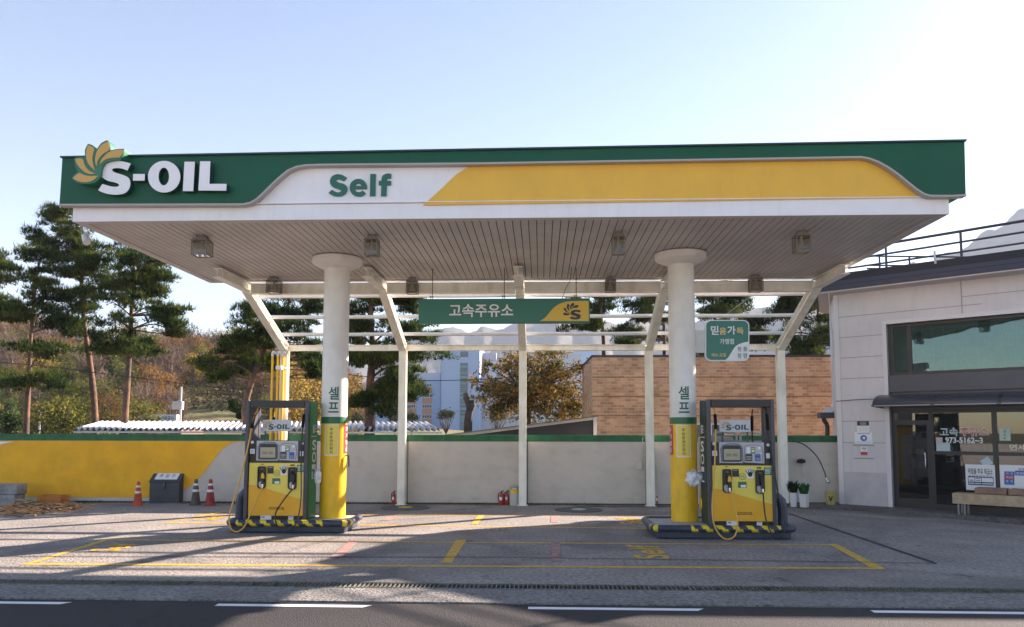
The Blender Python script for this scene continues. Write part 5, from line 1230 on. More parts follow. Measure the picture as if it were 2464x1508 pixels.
# awning
def az(v): return FP(2200, v)[1]
aw = thing('door_awning', 'long dark curved awning over the office door and shop window', 'awning', tuple(OM @ Vector((sw, 0, 2.4))))
AWN = mat('awning_sheet', (0.05, 0.048, 0.06), 0.25)
pj = 0.75
p = OM.inverted() @ onplane(2098, 975, A_ + fn_ * pj, fn_); sx0, zf = p.x, p.z
zba = zf + 0.27
b = ob(); n_ = 8; vs = []; xs = [sx0, LEN]
prof = [(-pj + pj * (1 - math.cos(i / n_ * PI / 2)) * 1.0, zf + (zba - zf) * math.sin(i / n_ * PI / 2)) for i in range(n_ + 1)]
for (y, z) in prof: vs += [(xs[0], y, z), (xs[1], y, z), (xs[0], y, z - .012), (xs[1], y, z - .012)]
fs = []
for i in range(n_): fs += [(4 * i, 4 * i + 1, 4 * i + 5, 4 * i + 4), (4 * i + 2, 4 * i + 6, 4 * i + 7, 4 * i + 3)]
b.add(vs, fs); b.build('awning_sheet', AWN, aw, 50)
b = ob(); b.box(sx0 - .02, LEN, -pj - .02, -pj + .02, zf - .03, zf + .005, 0)
k_ = 0; s0 = sx0 + .04
b.build('front_rail', AWN, aw)
b = ob(); s0 = sx0 + 0.05
while s0 < LEN:
    b.box(s0, s0 + 1.18, -pj - .026, -pj - .0205, zf - .022, zf - .004); s0 += 1.28
b.build('rail_strip', mat('strip_pale', (0.35, 0.34, 0.38), 0.3), aw)
b = ob(); s0 = sx0
while s0 < LEN:
    b = ob(); b.poly([(s0, y, z + .002) for y, z in prof] + [(s0, 0, zf - .06), (s0, -pj, zf - .035)], (0.03, 0, 0)); s0 += 1.28
    b.build('awning_bracket', BLACK, aw)
# roof eave
b = ob(); ov = 0.55
el = [( -0.55, -ov), (LEN, -ov)]
cv = Vector((chx, chy)).normalized(); cn = Vector((-cv.y, cv.x)); cn = cn if cn.x < 0 else -cn
c0 = Vector((0, 0)) + Vector((-0.22, -ov)); c1_ = Vector((chx, chy)) + cn * 0.22 + cv * 1.0
rp = [(c0.x, c0.y), (LEN, -ov), (LEN, 8.3), (0.8, 8.3), (c1_.x, c1_.y)]
def roofring(z0, z1_, inset=0.0, m=0):
    q = [(x + (inset if i in (0, 3, 4) else 0), y + (inset if i in (0, 1) else 0)) for i, (x, y) in enumerate(rp)]
    b.poly([(x, y, z0) for x, y in q], (0, 0, z1_ - z0), m)
zt0 = ze
roofring(zt0, zt0 + 0.03, 0.02, 1); roofring(zt0 + .03, zt0 + 0.15, 0.0, 2); roofring(zt0 + .15, zt0 + .17, 0.03, 0); roofring(zt0 + .17, zt0 + .27, 0.05, 2); roofring(zt0 + .27, zt0 + 0.46, 0.10, 0)
b.build('roof_eave', [mat('eave_dark', (0.016, 0.016, 0.024), 0.7), mat('eave_soffit', (0.55, 0.50, 0.48), 0.6, bump=.4, bscale=12), mat('eave_navy', (0.045, 0.048, 0.075), 0.7)], off_t)
b = ob(); s_ = FP(2265, 640)[0]; b.tube([(s_, -ov + .02, zt0 + .38), (s_, -ov - .04, zt0 + .5), (s_, -ov - .02, zt0 + .66)], .025, 8); b.build('vent_tip', WPL, off_t)
E_ = OM @ Vector((LEN, 0, 0)); YWG = 17.1; EV = 16.60  # unseen extra wing, added and sized to cast its shadow on apron and road
wg = B(); wg.box(E_.x - 0.05, 23, YWG, 24, 0, ze); wgo = wg.build('shadow_wing_wall', OW, off_t)
wg = B(); wg.box(E_.x - 0.5, 23.4, EV + 0.1, 24.3, ze + .001, ze + .27); wg.box(E_.x - 0.3, 23.4, EV, 24.3, ze + .271, ze + .461); wg.build('shadow_wing_roof', mat('eave_dark', (0.022, 0.022, 0.032), 0.6), off_t)
for k_ in range(3):
    wx = E_.x + 1.6 + k_ * 3.2; w_ = B().box(wx, wx + 2.2, YWG - .05, YWG - .003, 1.2, 3.6).build('shadow_wing_window', FRM, off_t); B().box(wx + .08, wx + 2.12, YWG - .058, YWG - .051, 1.28, 3.52).build('pane', mat('shadow_wing_glass', (0.04, 0.06, 0.06), 0.05), w_)
# railing
rl = thing('roof_railing', 'dark tubular safety railing along the office roof', 'railing', tuple(OM @ Vector((2, 0.5, ze + .46))))
RM = mat('railing_dark', (0.03, 0.03, 0.045), 0.4)
def rail(b, u0, v0, u1, v1, off, r_=0.028):
    pa = onplane(u0, v0, A_ - fn_ * off, fn_); pb = onplane(u1, v1, A_ - fn_ * off, fn_); e = (pb - pa)
    bb_ = b.T; b.T = None; b.tube([pa, pa + e * 1.6], r_, 8); b.T = bb_
b = B(); 
for (u0, v0, u1, v1, r_) in ((2040, 601, 2463, 531, .034), (2040, 625, 2463, 558, .026), (2040, 645, 2463, 584, .024)): rail(b, u0, v0, u1, v1, 0.5, r_)
b.build('handrail', RM, rl, 50)
for (u, v0, v1) in ((2310, 556, 628), (2560, 516, 600), (2130, 584, 655)):
    b = B(); pa = onplane(u, v0, A_ - fn_ * .5, fn_); pb = onplane(u, v1, A_ - fn_ * .5, fn_); b.tube([pa, (pa.x, pa.y, ze + .46)], .03, 8); b.build('post', RM, rl, 50)
b = B(); o3 = 4.5
for (u0, v0, u1, v1) in ((2100, 616, 2300, 618), (2080, 638, 2300, 640), (2085, 646, 2300, 644)): rail(b, u0, v0, u1, v1, o3, .024)
b.build('rear_handrail', RM, rl, 50)
for u in (2187, 2115):
    pa = onplane(u, 616, A_ - fn_ * o3, fn_); B().tube([pa, (pa.x, pa.y, ze + .46)], .028, 8).build('post', RM, rl, 50)
# notices on the office wall
def notice(u0, v0, u1, v1, off=0.008):
    a_, c_ = FP(u0, v1), FP(u1, v0); return a_[0], c_[0], a_[1], c_[1]
def zo(x, y): return ((2900 + x * .398) / 1.5558, (1400 + y * .398) / 1.5558)
def nbox(b, x0, y0, x1_, y1_, d, th, m=0, base=0.0):
    s0, s1_, z0_, z1_ = notice(*zo(x0, y0), *zo(x1_, y1_)); b.box(s0, s1_, base - d - th, base - d, z0_, z1_, m)
def ntext(b, txt, x0, y0, x1_, y1_, d, m=0, bold=.01, base=0.0):
    s0, s1_, z0_, z1_ = notice(*zo(x0, y0), *zo(x1_, y1_)); put_text(b, txt, lambda x, y: (s0 + (s1_ - s0) * x, base - d, z0_ + (z1_ - z0_) * y), bold, m)
b = ob(); nbox(b, 774, 442, 883, 484, .003, .004, 0); nbox(b, 774, 485, 884, 545, .003, .004, 1)
for yy in (452, 464, 474): nbox(b, 790 + (yy % 7) * 3, yy, 860, yy + 3, .0075, .0008, 1)
for yy in range(495, 540, 9): nbox(b, 785, yy, 872, yy + 2, .0075, .0008, 2)
tag(b.build('wall_notice', [INK, PAPER, SILVER]), 'small black and white notice, uppermost on the grey office wall', 'notice')
b = ob(); nbox(b, 753, 546, 916, 652, .009, .004, 0); s0, s1_, z0_, z1_ = notice(*zo(806, 572), *zo(866, 630)); cx_, cz_ = (s0 + s1_) / 2, (z0_ + z1_) / 2
b.poly([(cx_ + (s1_ - s0) / 2 * math.cos(2 * PI * i / 24), -.016, cz_ + (z1_ - z0_) / 2 * math.sin(2 * PI * i / 24)) for i in range(24)], (0, .002, 0), 1); nbox(b, 828, 590, 850, 612, .0165, .001, 0); nbox(b, 775, 552, 895, 562, .0135, .0008, 2); nbox(b, 765, 635, 905, 640, .0135, .0008, 2)
tag(b.build('wall_notice', [PAPER, BLUE, SILVER]), 'white notice with a blue round symbol on the grey office wall', 'notice')
b = ob(); nbox(b, 809, 678, 869, 730, .003, .004, 0); nbox(b, 809, 731, 869, 760, .003, .004, 1)
s0, s1_, z0_, z1_ = notice(*zo(823, 683), *zo(857, 716)); cx_, cz_ = (s0 + s1_) / 2, (z0_ + z1_) / 2; rr = (s1_ - s0) / 2
b.poly([(cx_ + rr * math.cos(2 * PI * i / 24), -.0095, cz_ + rr * math.sin(2 * PI * i / 24)) for i in range(24)], (0, .001, 0), 2, holes=[[(cx_ + rr * .8 * math.cos(2 * PI * i / 24), -.0095, cz_ + rr * .8 * math.sin(2 * PI * i / 24)) for i in range(24)]]); nbox(b, 828, 697, 852, 702, .0085, .001, 2)
tag(b.build('wall_notice', [PAPER, RED, INK]), 'small white and red no smoking notice, lowest on the office wall', 'notice')
b = ob(); nbox(b, 735, 664, 935, 671, .003, .02, 0); nbox(b, 750, 789, 935, 793, .003, .012, 0); tag(b.build('notice_rail', mat('rail_grey', (0.3, 0.29, 0.3), 0.5)), 'thin grey mounting rails on the office wall around the notices', 'rail')
# lettering and papers on the shop window
gt = thing('window_lettering', 'Korean station name and phone number lettered on the shop window', 'lettering', tuple(OM @ Vector((sB + .7, .15, 1.7))))
b = ob(); bs_ = .150
ntext(b, '고속', 1535, 502, 1705, 585, .004, 0, .022, bs_); ntext(b, '주유소', 1722, 500, 1998, 583, .004, 0, .045, bs_); ntext(b, '주유소', 1726, 505, 1994, 579, .006, 1, .008, bs_)
ntext(b, '고속', 1540, 507, 1700, 580, .006, 2, .004, bs_)
ntext(b, '973-5162~3', 1587, 594, 1940, 648, .004, 0, .030, bs_); ntext(b, '973-5162~3', 1590, 597, 1937, 645, .006, 0, .006, bs_)
b.build('station_name', [PAPER, RED, mat('letter_aqua', (0.35, 0.52, 0.55), 0.4), mat('letter_grey', (0.2, 0.2, 0.22), .5)], gt)
b = ob(); ntext(b, '면세유', 2195, 662, 2440, 717, .004, 0, .015, bs_); b.build('tax_free_words', mat('letter_cream', (0.72, 0.66, 0.55), .5), gt)
def paper(lab, x0, y0, x1_, y1_, m_, txt=None):
    t = ob(); nbox(t, x0, y0, x1_, y1_, .003, .002, 0, bs_); t = t.build('window_paper', m_); tag(t, lab, 'paper notice')
    return t
w = paper('pale green paper with three Korean letters taped in the shop window', 2100, 508, 2198, 626, mat('paper_green', (0.50, 0.62, 0.52), .6))
b = ob(); 
for i, c_ in enumerate('요소수'): ntext(b, c_, 2133, 522 + i * 34, 2163, 548 + i * 34, .0065, 0, .01, bs_)
b.build('lettering', INK, w)
paper('pale blue blank paper at the lower left of the lettered window pane', 1503, 645, 1630, 727, mat('paper_blue', (0.50, 0.60, 0.62), .6))
paper('small pinkish paper directly above the pale blue one in the window', 1499, 595, 1558, 650, mat('paper_pink', (0.62, 0.50, 0.52), .6))
t = ob(); 
def tilt(x0, y0, w_, h_, a):
    s0, z0_ = FP(*zo(x0, y0)); k_ = .398 / 1.5558 / F_PX * 18.5; c_, s_ = math.cos(a), math.sin(a)
    return [(s0 + (px * c_ - py * s_) * k_, bs_ - .005, z0_ + (px * s_ + py * c_) * k_) for px, py in ((-w_ / 2, -h_ / 2), (w_ / 2, -h_ / 2), (w_ / 2, h_ / 2), (-w_ / 2, h_ / 2))]
t.poly(tilt(1975, 828, 75, 70, .6), (0, .002, 0)); tag(t.build('window_paper', mat('paper_blue', (0.5, 0.6, 0.62))), 'tilted pale blue paper above the white table notice in the window', 'paper notice')
# notice board 1
nb = thing('notice_board', 'white notice board headed in black Korean text above the bench', 'notice board', tuple(OM @ Vector((sC - .3, .1, 1.0))))
b = ob(); nbox(b, 1788, 856, 2056, 1090, .003, .012, 0, .12); b.build('board', PAPER, nb)
b = ob(); ntext(b, '위험물 주유 취급소', 1806, 892, 2036, 942, .017, 0, .018, .12); b.build('lettering', INK, nb)
b = ob()
for yy in (968, 1020, 1040): nbox(b, 1806, yy, 2045, yy + 3, .0155, .001, 0, .12)
for xx in (1806, 1868, 1930, 2042): nbox(b, xx, 972, xx + 3, 1040, .0155, .0008, 0, .12)
for k_ in range(7): nbox(b, 1812 + k_ * 33, 955, 1832 + k_ * 33, 959, .0155, .0008, 0, .12)
nbox(b, 1820, 995, 1855, 1003, .0155, .0008, 0, .12); nbox(b, 1880, 980, 1920, 985, .0155, .0008, 0, .12); nbox(b, 1880, 998, 1920, 1003, .0155, .0008, 0, .12)
b.build('table_lines', mat('ink_blue', (0.06, 0.09, 0.2), .5), nb)
nb = thing('notice_board', 'white notice board with blue and red table cells at the right edge', 'notice board', tuple(OM @ Vector((sD + .6, .1, 1.0))))
b = ob(); nbox(b, 2112, 866, 2600, 1100, .003, .012, 0, .12); b.build('board', PAPER, nb)
b = ob(); nbox(b, 2148, 918, 2244, 954, .0155, .002, 0, .12); nbox(b, 2250, 918, 2580, 954, .0155, .002, 0, .12); nbox(b, 2148, 956, 2240, 988, .0155, .002, 1, .12); nbox(b, 2148, 990, 2240, 1040, .0155, .002, 0, .12); b.build('table_cells', [BLUE, RED], nb)
b = ob(); ntext(b, '면세유', 2282, 885, 2360, 912, .0165, 1, .01, .12); ntext(b, '지  역', 2165, 928, 2225, 946, .019, 0, .005, .12); ntext(b, '취급점', 2165, 962, 2225, 982, .019, 0, .005, .12); ntext(b, '면  적', 2165, 1000, 2225, 1020, .019, 0, .005, .12); ntext(b, '면세유취급점', 2262, 926, 2420, 948, .019, 0, .005, .12); b.build('lettering', [PAPER, INK], nb)

# platform in front of the office
pe = [G(u, v, 0) for u, v in ((1893, 1221.5), (2060, 1229), (2250, 1245), (2463, 1263.5), (2700, 1287))]
b = B(); o2 = [OM @ Vector((LEN + 3, 0.4, 0)), OM @ Vector((0.3, 1.0, 0)), Vector((pe[0].x, 21.3, 0))]
b.poly([(p.x, p.y, 0.0) for p in pe] + [(p.x, p.y, 0.0) for p in o2], (0, 0, 0.10)); struct('platform', b, PAVE)

# bench
bt = OM.inverted() @ G(2300, 1222, 0.1)
s0 = FP(2300, 1200, .75)[0]; yb_ = -0.78
bn = thing('bench', 'long pale wooden bench with brown cushions outside the shop window', 'bench', tuple(OM @ Vector((s0 + 1.2, -0.5, .1))))
def fp2(u, v, off): 
    p = OM.inverted() @ onplane(u, v, A_ + fn_ * off, fn_); return p.x, p.z
sa, zA = fp2(2290, 1186, .78); _, zB = fp2(2295, 1213, .78)
b = ob(); b.box(sa, sa + 2.6, -.78, -.74, zB + .02, zA); b.box(sa, sa + 2.6, -.74, -.36, zA - .04, zA + .002); b.box(sa, sa + 2.6, -.36, -.32, zB + .02, zA); b.box(sa, sa + .03, -.739, -.361, zB + .02, zA - .041)
b.build('seat', mat('bench_wood', (0.46, 0.34, 0.22), 0.7, var=0.15, vscale=6), bn)
b = ob()
for k_ in range(4): b.box(sa + .42 + k_ * .62, sa + .42 + k_ * .62 + .60, -.76, -.36, zA + .004, zA + .14)
b.build('cushion', mat('cushion_brown', (0.28, 0.17, 0.12), 0.8, var=0.2, vscale=5, bump=.3, bscale=30), bn, bev=.03)
for xo in (sa + .08, sa + .2, sa + 2.4):
    for yo in (-.72, -.40): ob().box(xo, xo + .035, yo, yo + .035, .10, zB + .018).build('leg', mat('leg_grey', (0.25, 0.25, 0.27), 0.4, metal=.5), bn)

# pots, mop, hose, bucket by the office corner
def leaf_plant(b, x, y, z, n, h, spread, rg, lw=0.02):
    for _ in range(n):
        a = rg.uniform(0, 2 * PI); l_ = h * rg.uniform(.5, 1.0); bx, by = x + rg.gauss(0, .03), y + rg.gauss(0, .03)
        mx_, my_ = bx + math.cos(a) * l_ * spread * .5, by + math.sin(a) * l_ * spread * .5; ex, ey = bx + math.cos(a) * l_ * spread, by + math.sin(a) * l_ * spread
        px, py = -math.sin(a) * lw, math.cos(a) * lw
        b.add([(bx, by, z), (mx_ - px, my_ - py, z + l_ * .7), (ex, ey, z + l_ * rg.uniform(.6, 1.0)), (mx_ + px, my_ + py, z + l_ * .7)], [(0, 1, 2, 3)])
POTW = mat('pot_white', (0.72, 0.72, 0.73), 0.35)
PLG = leafmat('pot_leaf', [(0.03, 0.12, 0.03), (0.06, 0.28, 0.06)], 8); PLD = leafmat('pot_leaf_dark', [(0.02, 0.03, 0.015), (0.05, 0.06, 0.025)], 8)
for (u, v, w, h, lm, lab, n) in ((1909, 1219, 17, 34, PLD, 'tall white round pot with a withered dark plant', 120), (1935, 1220, 25, 32, PLG, 'wide white square pot with a bright green leafy plant', 170)):
    p = G(u, v, .1); d = (p - CAMP).dot(fwd); r_ = w / 2 / F_PX * d; hh = h / F_PX * d
    t = thing('plant_pot', lab, 'potted plant', (p.x, p.y, .1), group='white plant pots by the office corner')
    B().lathe([(r_ * .75, .1), (r_ * .85, .1 + .02), (r_, .1 + hh * .95), (r_ * 1.03, .1 + hh), (r_ * .9, .1 + hh), (r_ * .85, .1 + hh - .04)], p.x, p.y, 24 if w < 20 else 4).build('pot', POTW, t, 40)
    b = B(); leaf_plant(b, p.x, p.y, .1 + hh - .05, n, hh * 1.15, .45, random.Random(u)); b.build('foliage', lm, t, fixn=False)
mp0, mp1 = G(1945, 1212, .1), U(1927, 1110, 20.0)
t = thing('mop', 'mop with dark head upright, leaning against the wall by the pots', 'mop', tuple(mp0))
B().tube([mp0, mp1], .012, 8).build('pole', CHROME, t, 50)
b = B(); b.lathe([(.02, .07), (.09, .05), (.11, .0), (.10, -.03), (.03, -.045)], mp1.x, mp1.y, 16, z0=mp1.z); b.build('mop_head', mat('mop_dark', (0.03, 0.03, 0.035), 0.9, bump=1, bscale=60), t, 60)
pp = [U(u, v, y) for u, v, y in ((1905, 1060, 20.05), (1935, 1070, 19.9), (1965, 1098, 19.8), (1983, 1135, 19.7), (1988, 1155, 19.7))]
t = thing('spray_hose', 'black bent spray hose arching down beside the office corner', 'hose', tuple(pp[-1]))
B().tube(spl(pp, 5), .014, 8).build('hose_line', RUBBER, t, 50)
B().tube([U(1988, 1155, 19.7), U(1990, 1180, 19.7)], .025, 8).build('spray_tube', SILVER, t, 50); B().tube([U(1988, 1150, 19.68), U(1993, 1160, 19.6)], .03, 8).build('tap', CHROME, t, 50)
p = G(1998, 1213, .1); d = (p - CAMP).dot(fwd); r_ = 11.5 / F_PX * d; hh = 31 / F_PX * d
t = thing('bucket', 'yellow bucket with a black mark standing beside the office wall', 'bucket', (p.x, p.y, .1))
B().lathe([(r_ * .85, .1), (r_, .1 + hh * .97), (r_ * 1.05, .1 + hh), (r_ * .95, .1 + hh), (r_ * .9, .1 + hh * .9)], p.x, p.y, 24).build('bucket_body', mat('bucket_yellow', (0.50, 0.42, 0.12), .55, var=.2, vscale=9), t, 40)
f = wrap(p.x, p.y, r_ * .95, -.3); b = B(); put_text(b, 'V', lambda x, y: f(-.05 + .1 * x, .1 + hh * .25 + hh * .4 * y, .012), .05); b.build('mark', INK, t)

# ------------------------------------------------------------------ sheds behind the wall
t = thing('metal_shed', 'long low shed with white corrugated roof behind the wall', 'shed', (U(620, 1040, 23).x, 24, 0))
xa, xb = U(178, 1036, 22.6).x, U(1062, 1036, 22.6).x; zE, zR = U(600, 1037, 22.6).z, U(600, 1018, 28).z
xra, xrb = U(242, 1018, 28).x - .0, U(1030, 1018, 28).x
b = B(); n_ = 62; vs = []; fs = []
for i in range(n_ * 4 + 1):
    f_ = i / (n_ * 4); ph = [0, .09, .09, 0][i % 4]
    vs += [(xa + (xb - xa) * f_, 22.6, zE + ph), (xra + (xrb - xra) * f_, 28, zR + ph)]
for i in range(n_ * 4): fs.append((2 * i, 2 * i + 2, 2 * i + 3, 2 * i + 1))
b.add(vs, fs); b.build('roof', mat('corrugated_white', (0.55, 0.55, 0.58), 0.5, var=.08, vscale=1), t, fixn=False)
b = B(); b.box(xa + .1, xb - .1, 22.75, 27.5, 0, zE - .12); b.build('shed_wall', mat('shed_wall', (0.06, 0.05, 0.045), 0.8), t)
b = B(); b.box(xa, xb, 22.55, 22.66, zE - .06, zE - .01); b.build('eave_rail', mat('shed_rail', (0.45, 0.43, 0.42), .5), t)
t = thing('lean_to', 'dark sloping lean-to roof with pale edge beside the brick building', 'shed', (U(1250, 1040, 21.3).x, 21.5, 0))
b = B(); q = [U(1062, 1048, 21.3), U(1432, 1006, 21.3), U(1432, 1048, 21.3)]; b.poly(q, (0, .9, 0)); b.build('gable_wall', mat('gable_dark', (0.035, 0.03, 0.035), .7), t)
b = B(); pa, pb = U(1050, 1049, 21.25), U(1436, 1001, 21.25); b.beam(pa + Vector((0, .4, .0)), pb + Vector((0, .4, 0)), 1.3, .025); b.build('roof_sheet', mat('sheet_dark', (0.09, 0.09, 0.11), .4), t)
b = B(); b.beam(pa + Vector((0, -.02, -.05)), pb + Vector((0, -.02, -.05)), .02, .07); pc = U(1430, 1002, 21.2); b.box(pc.x - .03, pc.x + .06, 21.18, 21.24, U(1430, 1048, 21.2).z, pc.z); b.build('edge_board', mat('edge_pale', (0.55, 0.53, 0.50), .5, var=.1), t)
# far office sign
Yn = 40
t = thing('roadside_sign', 'long white sign with blue Korean lettering beyond the shed roof', 'sign', tuple(U(379, 1014, Yn)))
a_, c_ = U(333, 1014, Yn), U(425, 997, Yn); B().box(a_.x, c_.x, Yn, Yn + .3, a_.z, c_.z).build('sign_box', mat('far_sign_white', (0.62, 0.62, 0.64), .4), t)
b = B(); q0, q1 = U(366, 1010.5, Yn - .02), U(418, 1001, Yn - .02); put_text(b, '한국농어촌공사', rect_fn(q0, (1, 0, 0), (0, 0, 1), q1.x - q0.x, q1.z - q0.z), .01); q0, q1 = U(341, 1010.5, Yn - .02), U(357, 1001, Yn - .02); put_text(b, 'KR', rect_fn(q0, (1, 0, 0), (0, 0, 1), q1.x - q0.x, q1.z - q0.z), .03, shear=.2)
b.build('lettering', mat('far_blue', (0.03, 0.06, 0.2), .5), t)
b = B(); a_, c_ = U(328, 1040, Yn), U(430, 1014, Yn); b.box(a_.x, c_.x, Yn + .31, Yn + 3, 0, c_.z); b.build('sign_wall', mat('brown_wall', (0.16, 0.09, 0.06), .8), t)

# utility pole and small white lamp post beyond the wall
p = U(433, 1012, 42); t = thing('utility_pole', 'slim pale pole with a meter cabinet on the hillside edge', 'pole', (p.x, 42, 0))
B().tube([(p.x, 42, 0), (p.x, 42, U(433, 930, 42).z)], [.09, .06], 8).build('pole', mat('pole_grey', (0.45, 0.44, 0.43), .6), t, 50)
q = U(433, 974, 41.8); B().box(q.x - .35, q.x + .2, 41.6, 41.85, q.z - .25, q.z + .2).build('cabinet', mat('pole_grey', (0.45, 0.44, 0.43)), t)
p = U(95, 1020, 38); t = thing('lamp_post', 'small white lamp post standing among the shrubs at far left', 'lamp post', (p.x, 38, 0))
zt_ = U(95, 989, 38).z; B().tube([(p.x, 38, 0), (p.x, 38, zt_), (p.x + .1, 38, zt_ + .02)], .045, 8).build('pole', WPL, t, 50); B().box(p.x - .02, p.x + .25, 37.9, 38.1, zt_, zt_ + .06).build('lamp_head', WPL, t)

# overhead cables
def wire(pts, lab, r_=.012):
    P = [U(*p) for p in pts]; return tag(B().tube(spl(P, 6), r_, 5).build('overhead_cable', RUBBER, None, 60), lab, 'cable')
wire([(480, 872, 24), (760, 893, 24.5), (1000, 915, 25), (1250, 905, 25.5), (1420, 872, 26)], 'thin sagging overhead cable crossing behind the steel frame')
wire([(-60, 868, 24), (100, 880, 24), (300, 905, 24), (560, 935, 24), (640, 925, 24)], 'thin sagging overhead cable crossing in front of the left pines')
b = B(); b.tube(spl([onplane(*zo(575, 255), A_ + fn_ * .03, fn_), onplane(*zo(800, 238), A_ + fn_ * .03, fn_), onplane(*zo(940, 234), A_ + fn_ * .03, fn_), onplane(*zo(1100, 228), A_ + fn_ * .03, fn_)], 4), .009, 6)
tag(b.build('office_cable', RUBBER, None, 50), 'black cable stapled across the office wall to the awning', 'cable')
b = B(); b.tube(spl([U(1993, 705, 19.3), U(1997, 760, 19.6), U(2004, 830, 20.0), U(2001, 905, 20.3), U(2006, 970, 20.5)], 4), .010, 6); tag(b.build('hanging_wire', WPL, None, 50), 'pale wire dangling from the eave in front of the brick wall', 'cable')

# ------------------------------------------------------------------ trees
def quick_mesh(name, V, F, mats, MI, parent, smooth=False):
    me = bpy.data.meshes.new(name); me.from_pydata(V, [], F)
    for q in (mats if isinstance(mats, (list, tuple)) else [mats]): me.materials.append(q)
    if MI is not None: me.polygons.foreach_set('material_index', MI)
    if smooth: me.shade_smooth()
    o = bpy.data.objects.new(name, me); reg(o, parent); return o
PINE = leafmat('pine_needles', [(0.014, 0.036, 0.015), (0.036, 0.070, 0.022), (0.085, 0.12, 0.028), (0.17, 0.19, 0.045)], 0.8, 0.35)
BARK = mat('pine_bark', (0.07, 0.052, 0.045), 0.95, col2=(0.20, 0.095, 0.055), vscale=3.5, bump=.8, bscale=14)
BARKG = mat('grey_bark', (0.10, 0.08, 0.065), 0.95, var=.35, vscale=4, bump=.6, bscale=20)
def pine(Y, trunk, layers, lab, seed, r0=.14, dens=1.0, group='pines behind the wall'):
    rg = random.Random(seed); base = U(trunk[0][0], trunk[0][1], Y)
    T_ = [U(u, v, Y) for u, v in trunk]; P0_ = Vector((T_[0].x, Y, -.15)); path = [P0_] + T_
    t = thing('pine_tree', lab, 'tree', (P0_.x, Y, 0), group=group)
    b = B(); sp = spl(path, 4); n = len(sp); b.tube(sp, [r0 * (1 - .80 * i / (n - 1)) * (1 + .05 * math.sin(i * 2.1)) for i in range(n)], 10)
    V = []; F = []
    zs = [p.z for p in sp]
    inv = Vector((P0_.x, Y, 0))
    tops = [l[2] for l in layers]; y0_, y1_ = min(tops), max(l[3] for l in layers)
    extra = []
    for _ in range(len(layers)):
        q = rg.choice(layers); w_ = (q[1] - q[0]) * rg.uniform(.35, .6); c_ = rg.uniform(q[0] + w_ * .3, q[1] - w_ * .3); yy_ = min(y1_, (q[2] + q[3]) / 2 + rg.uniform(-1, 1) * 22); extra.append((c_ - w_ / 2, c_ + w_ / 2, yy_ - 7, yy_ + 7))
    for (xa_, xb_, ya_, yb_) in layers + extra:
        dy0 = rg.uniform(-1.0, 1.0); c0 = U((xa_ + xb_) / 2, (ya_ + yb_) / 2, Y + dy0); wd = abs(U(xb_, ya_, Y).x - U(xa_, ya_, Y).x) / 2; hz = max(.24, abs(U(xa_, ya_, Y).z - U(xa_, yb_, Y).z) / 2 * 1.25)
        # limb from the trunk, starting a little lower
        k = min(range(n), key=lambda i: abs(zs[i] - (c0.z - .35 * wd - .1))); s_ = sp[k]; rr_ = max(.03, r0 * (1 - .8 * k / (n - 1)) * .38)
        mid = s_.lerp(c0, .55) + Vector((rg.uniform(-.1, .1), rg.uniform(-.1, .1), rg.uniform(-.05, .22)))
        b.tube(spl([s_, mid, c0 - Vector((0, 0, hz * .4))], 4), [rr_ * (1 - .07 * i) for i in range(9)], 6)
        for q in range(3):
            e = c0 + Vector((rg.uniform(-1, 1) * wd * .8, rg.uniform(-.7, .7) * wd * .7, rg.uniform(-.3, .3) * hz)); b.tube(spl([mid, mid.lerp(e, .5) + Vector((0, 0, .08)), e], 2), [rr_ * .5, rr_ * .4, rr_ * .32, rr_ * .25, .012], 5)
        # clumps making up the pad
        ncl = max(9, int(wd * (13 + 9 * hz))); dd = min(wd * .75, 1.5)
        for q in range(ncl):
            a = rg.uniform(-1, 1) * rg.uniform(.85, 1.12); cx_ = c0.x + a * wd; cy_ = c0.y + rg.uniform(-1, 1) * dd * math.sqrt(max(.05, 1 - a * a * .8)); cz_ = c0.z + rg.uniform(-.75, .75) * hz * (1 - .35 * a * a) + .14 * min(wd, 1.6) * math.sin(4.3 * a + dy0 * 9) - .10 * wd * a * a
            cr = rg.uniform(.16, .46) if rg.random() < .8 else rg.uniform(.4, .6); 
            for w_ in range(int((14 + 46 * cr) * dens)):
                # tuft of needles
                u1, u2 = rg.uniform(0, 2 * PI), rg.uniform(-.5, 1); rad = cr * rg.uniform(.35, 1) ; ch_ = math.sqrt(max(0, 1 - u2 * u2))
                tx_, ty_, tz_ = cx_ + rad * ch_ * math.cos(u1), cy_ + rad * ch_ * math.sin(u1), cz_ + rad * .42 * u2
                for m_ in range(6):
                    th = rg.uniform(0, 2 * PI); el = rg.uniform(-.15, 1.2); l_ = rg.uniform(.13, .30); ce = math.cos(el)
                    dx, dy, dz = ce * math.cos(th), ce * math.sin(th), math.sin(el)
                    sx_, sy_ = -math.sin(th) * .016, math.cos(th) * .016
                    k0 = len(V); V += [(tx_ - sx_ - inv.x, ty_ - sy_ - inv.y, tz_), (tx_ + sx_ - inv.x, ty_ + sy_ - inv.y, tz_), (tx_ + dx * l_ - inv.x, ty_ + dy * l_ - inv.y, tz_ + dz * l_)]; F.append((k0, k0 + 1, k0 + 2))
    b.build('trunk', BARK, t, 60)
    quick_mesh('crown', V, F, PINE, None, t)
def _n(): pass
def L4(*a): return [(x0 * .3837, x1 * .3837, 475.6 + y0 * .3837, 475.6 + y1 * .3837) for x0, x1, y0, y1 in a]
def L5(*a): return [(450 + x0 * .2729, 450 + x1 * .2729, 642.8 + y0 * .2729, 642.8 + y1 * .2729) for x0, x1, y0, y1 in a]
def L6(*a): return [(803.4 + x0 * .2728, 803.4 + x1 * .2728, 642.8 + y0 * .2728, 642.8 + y1 * .2728) for x0, x1, y0, y1 in a]
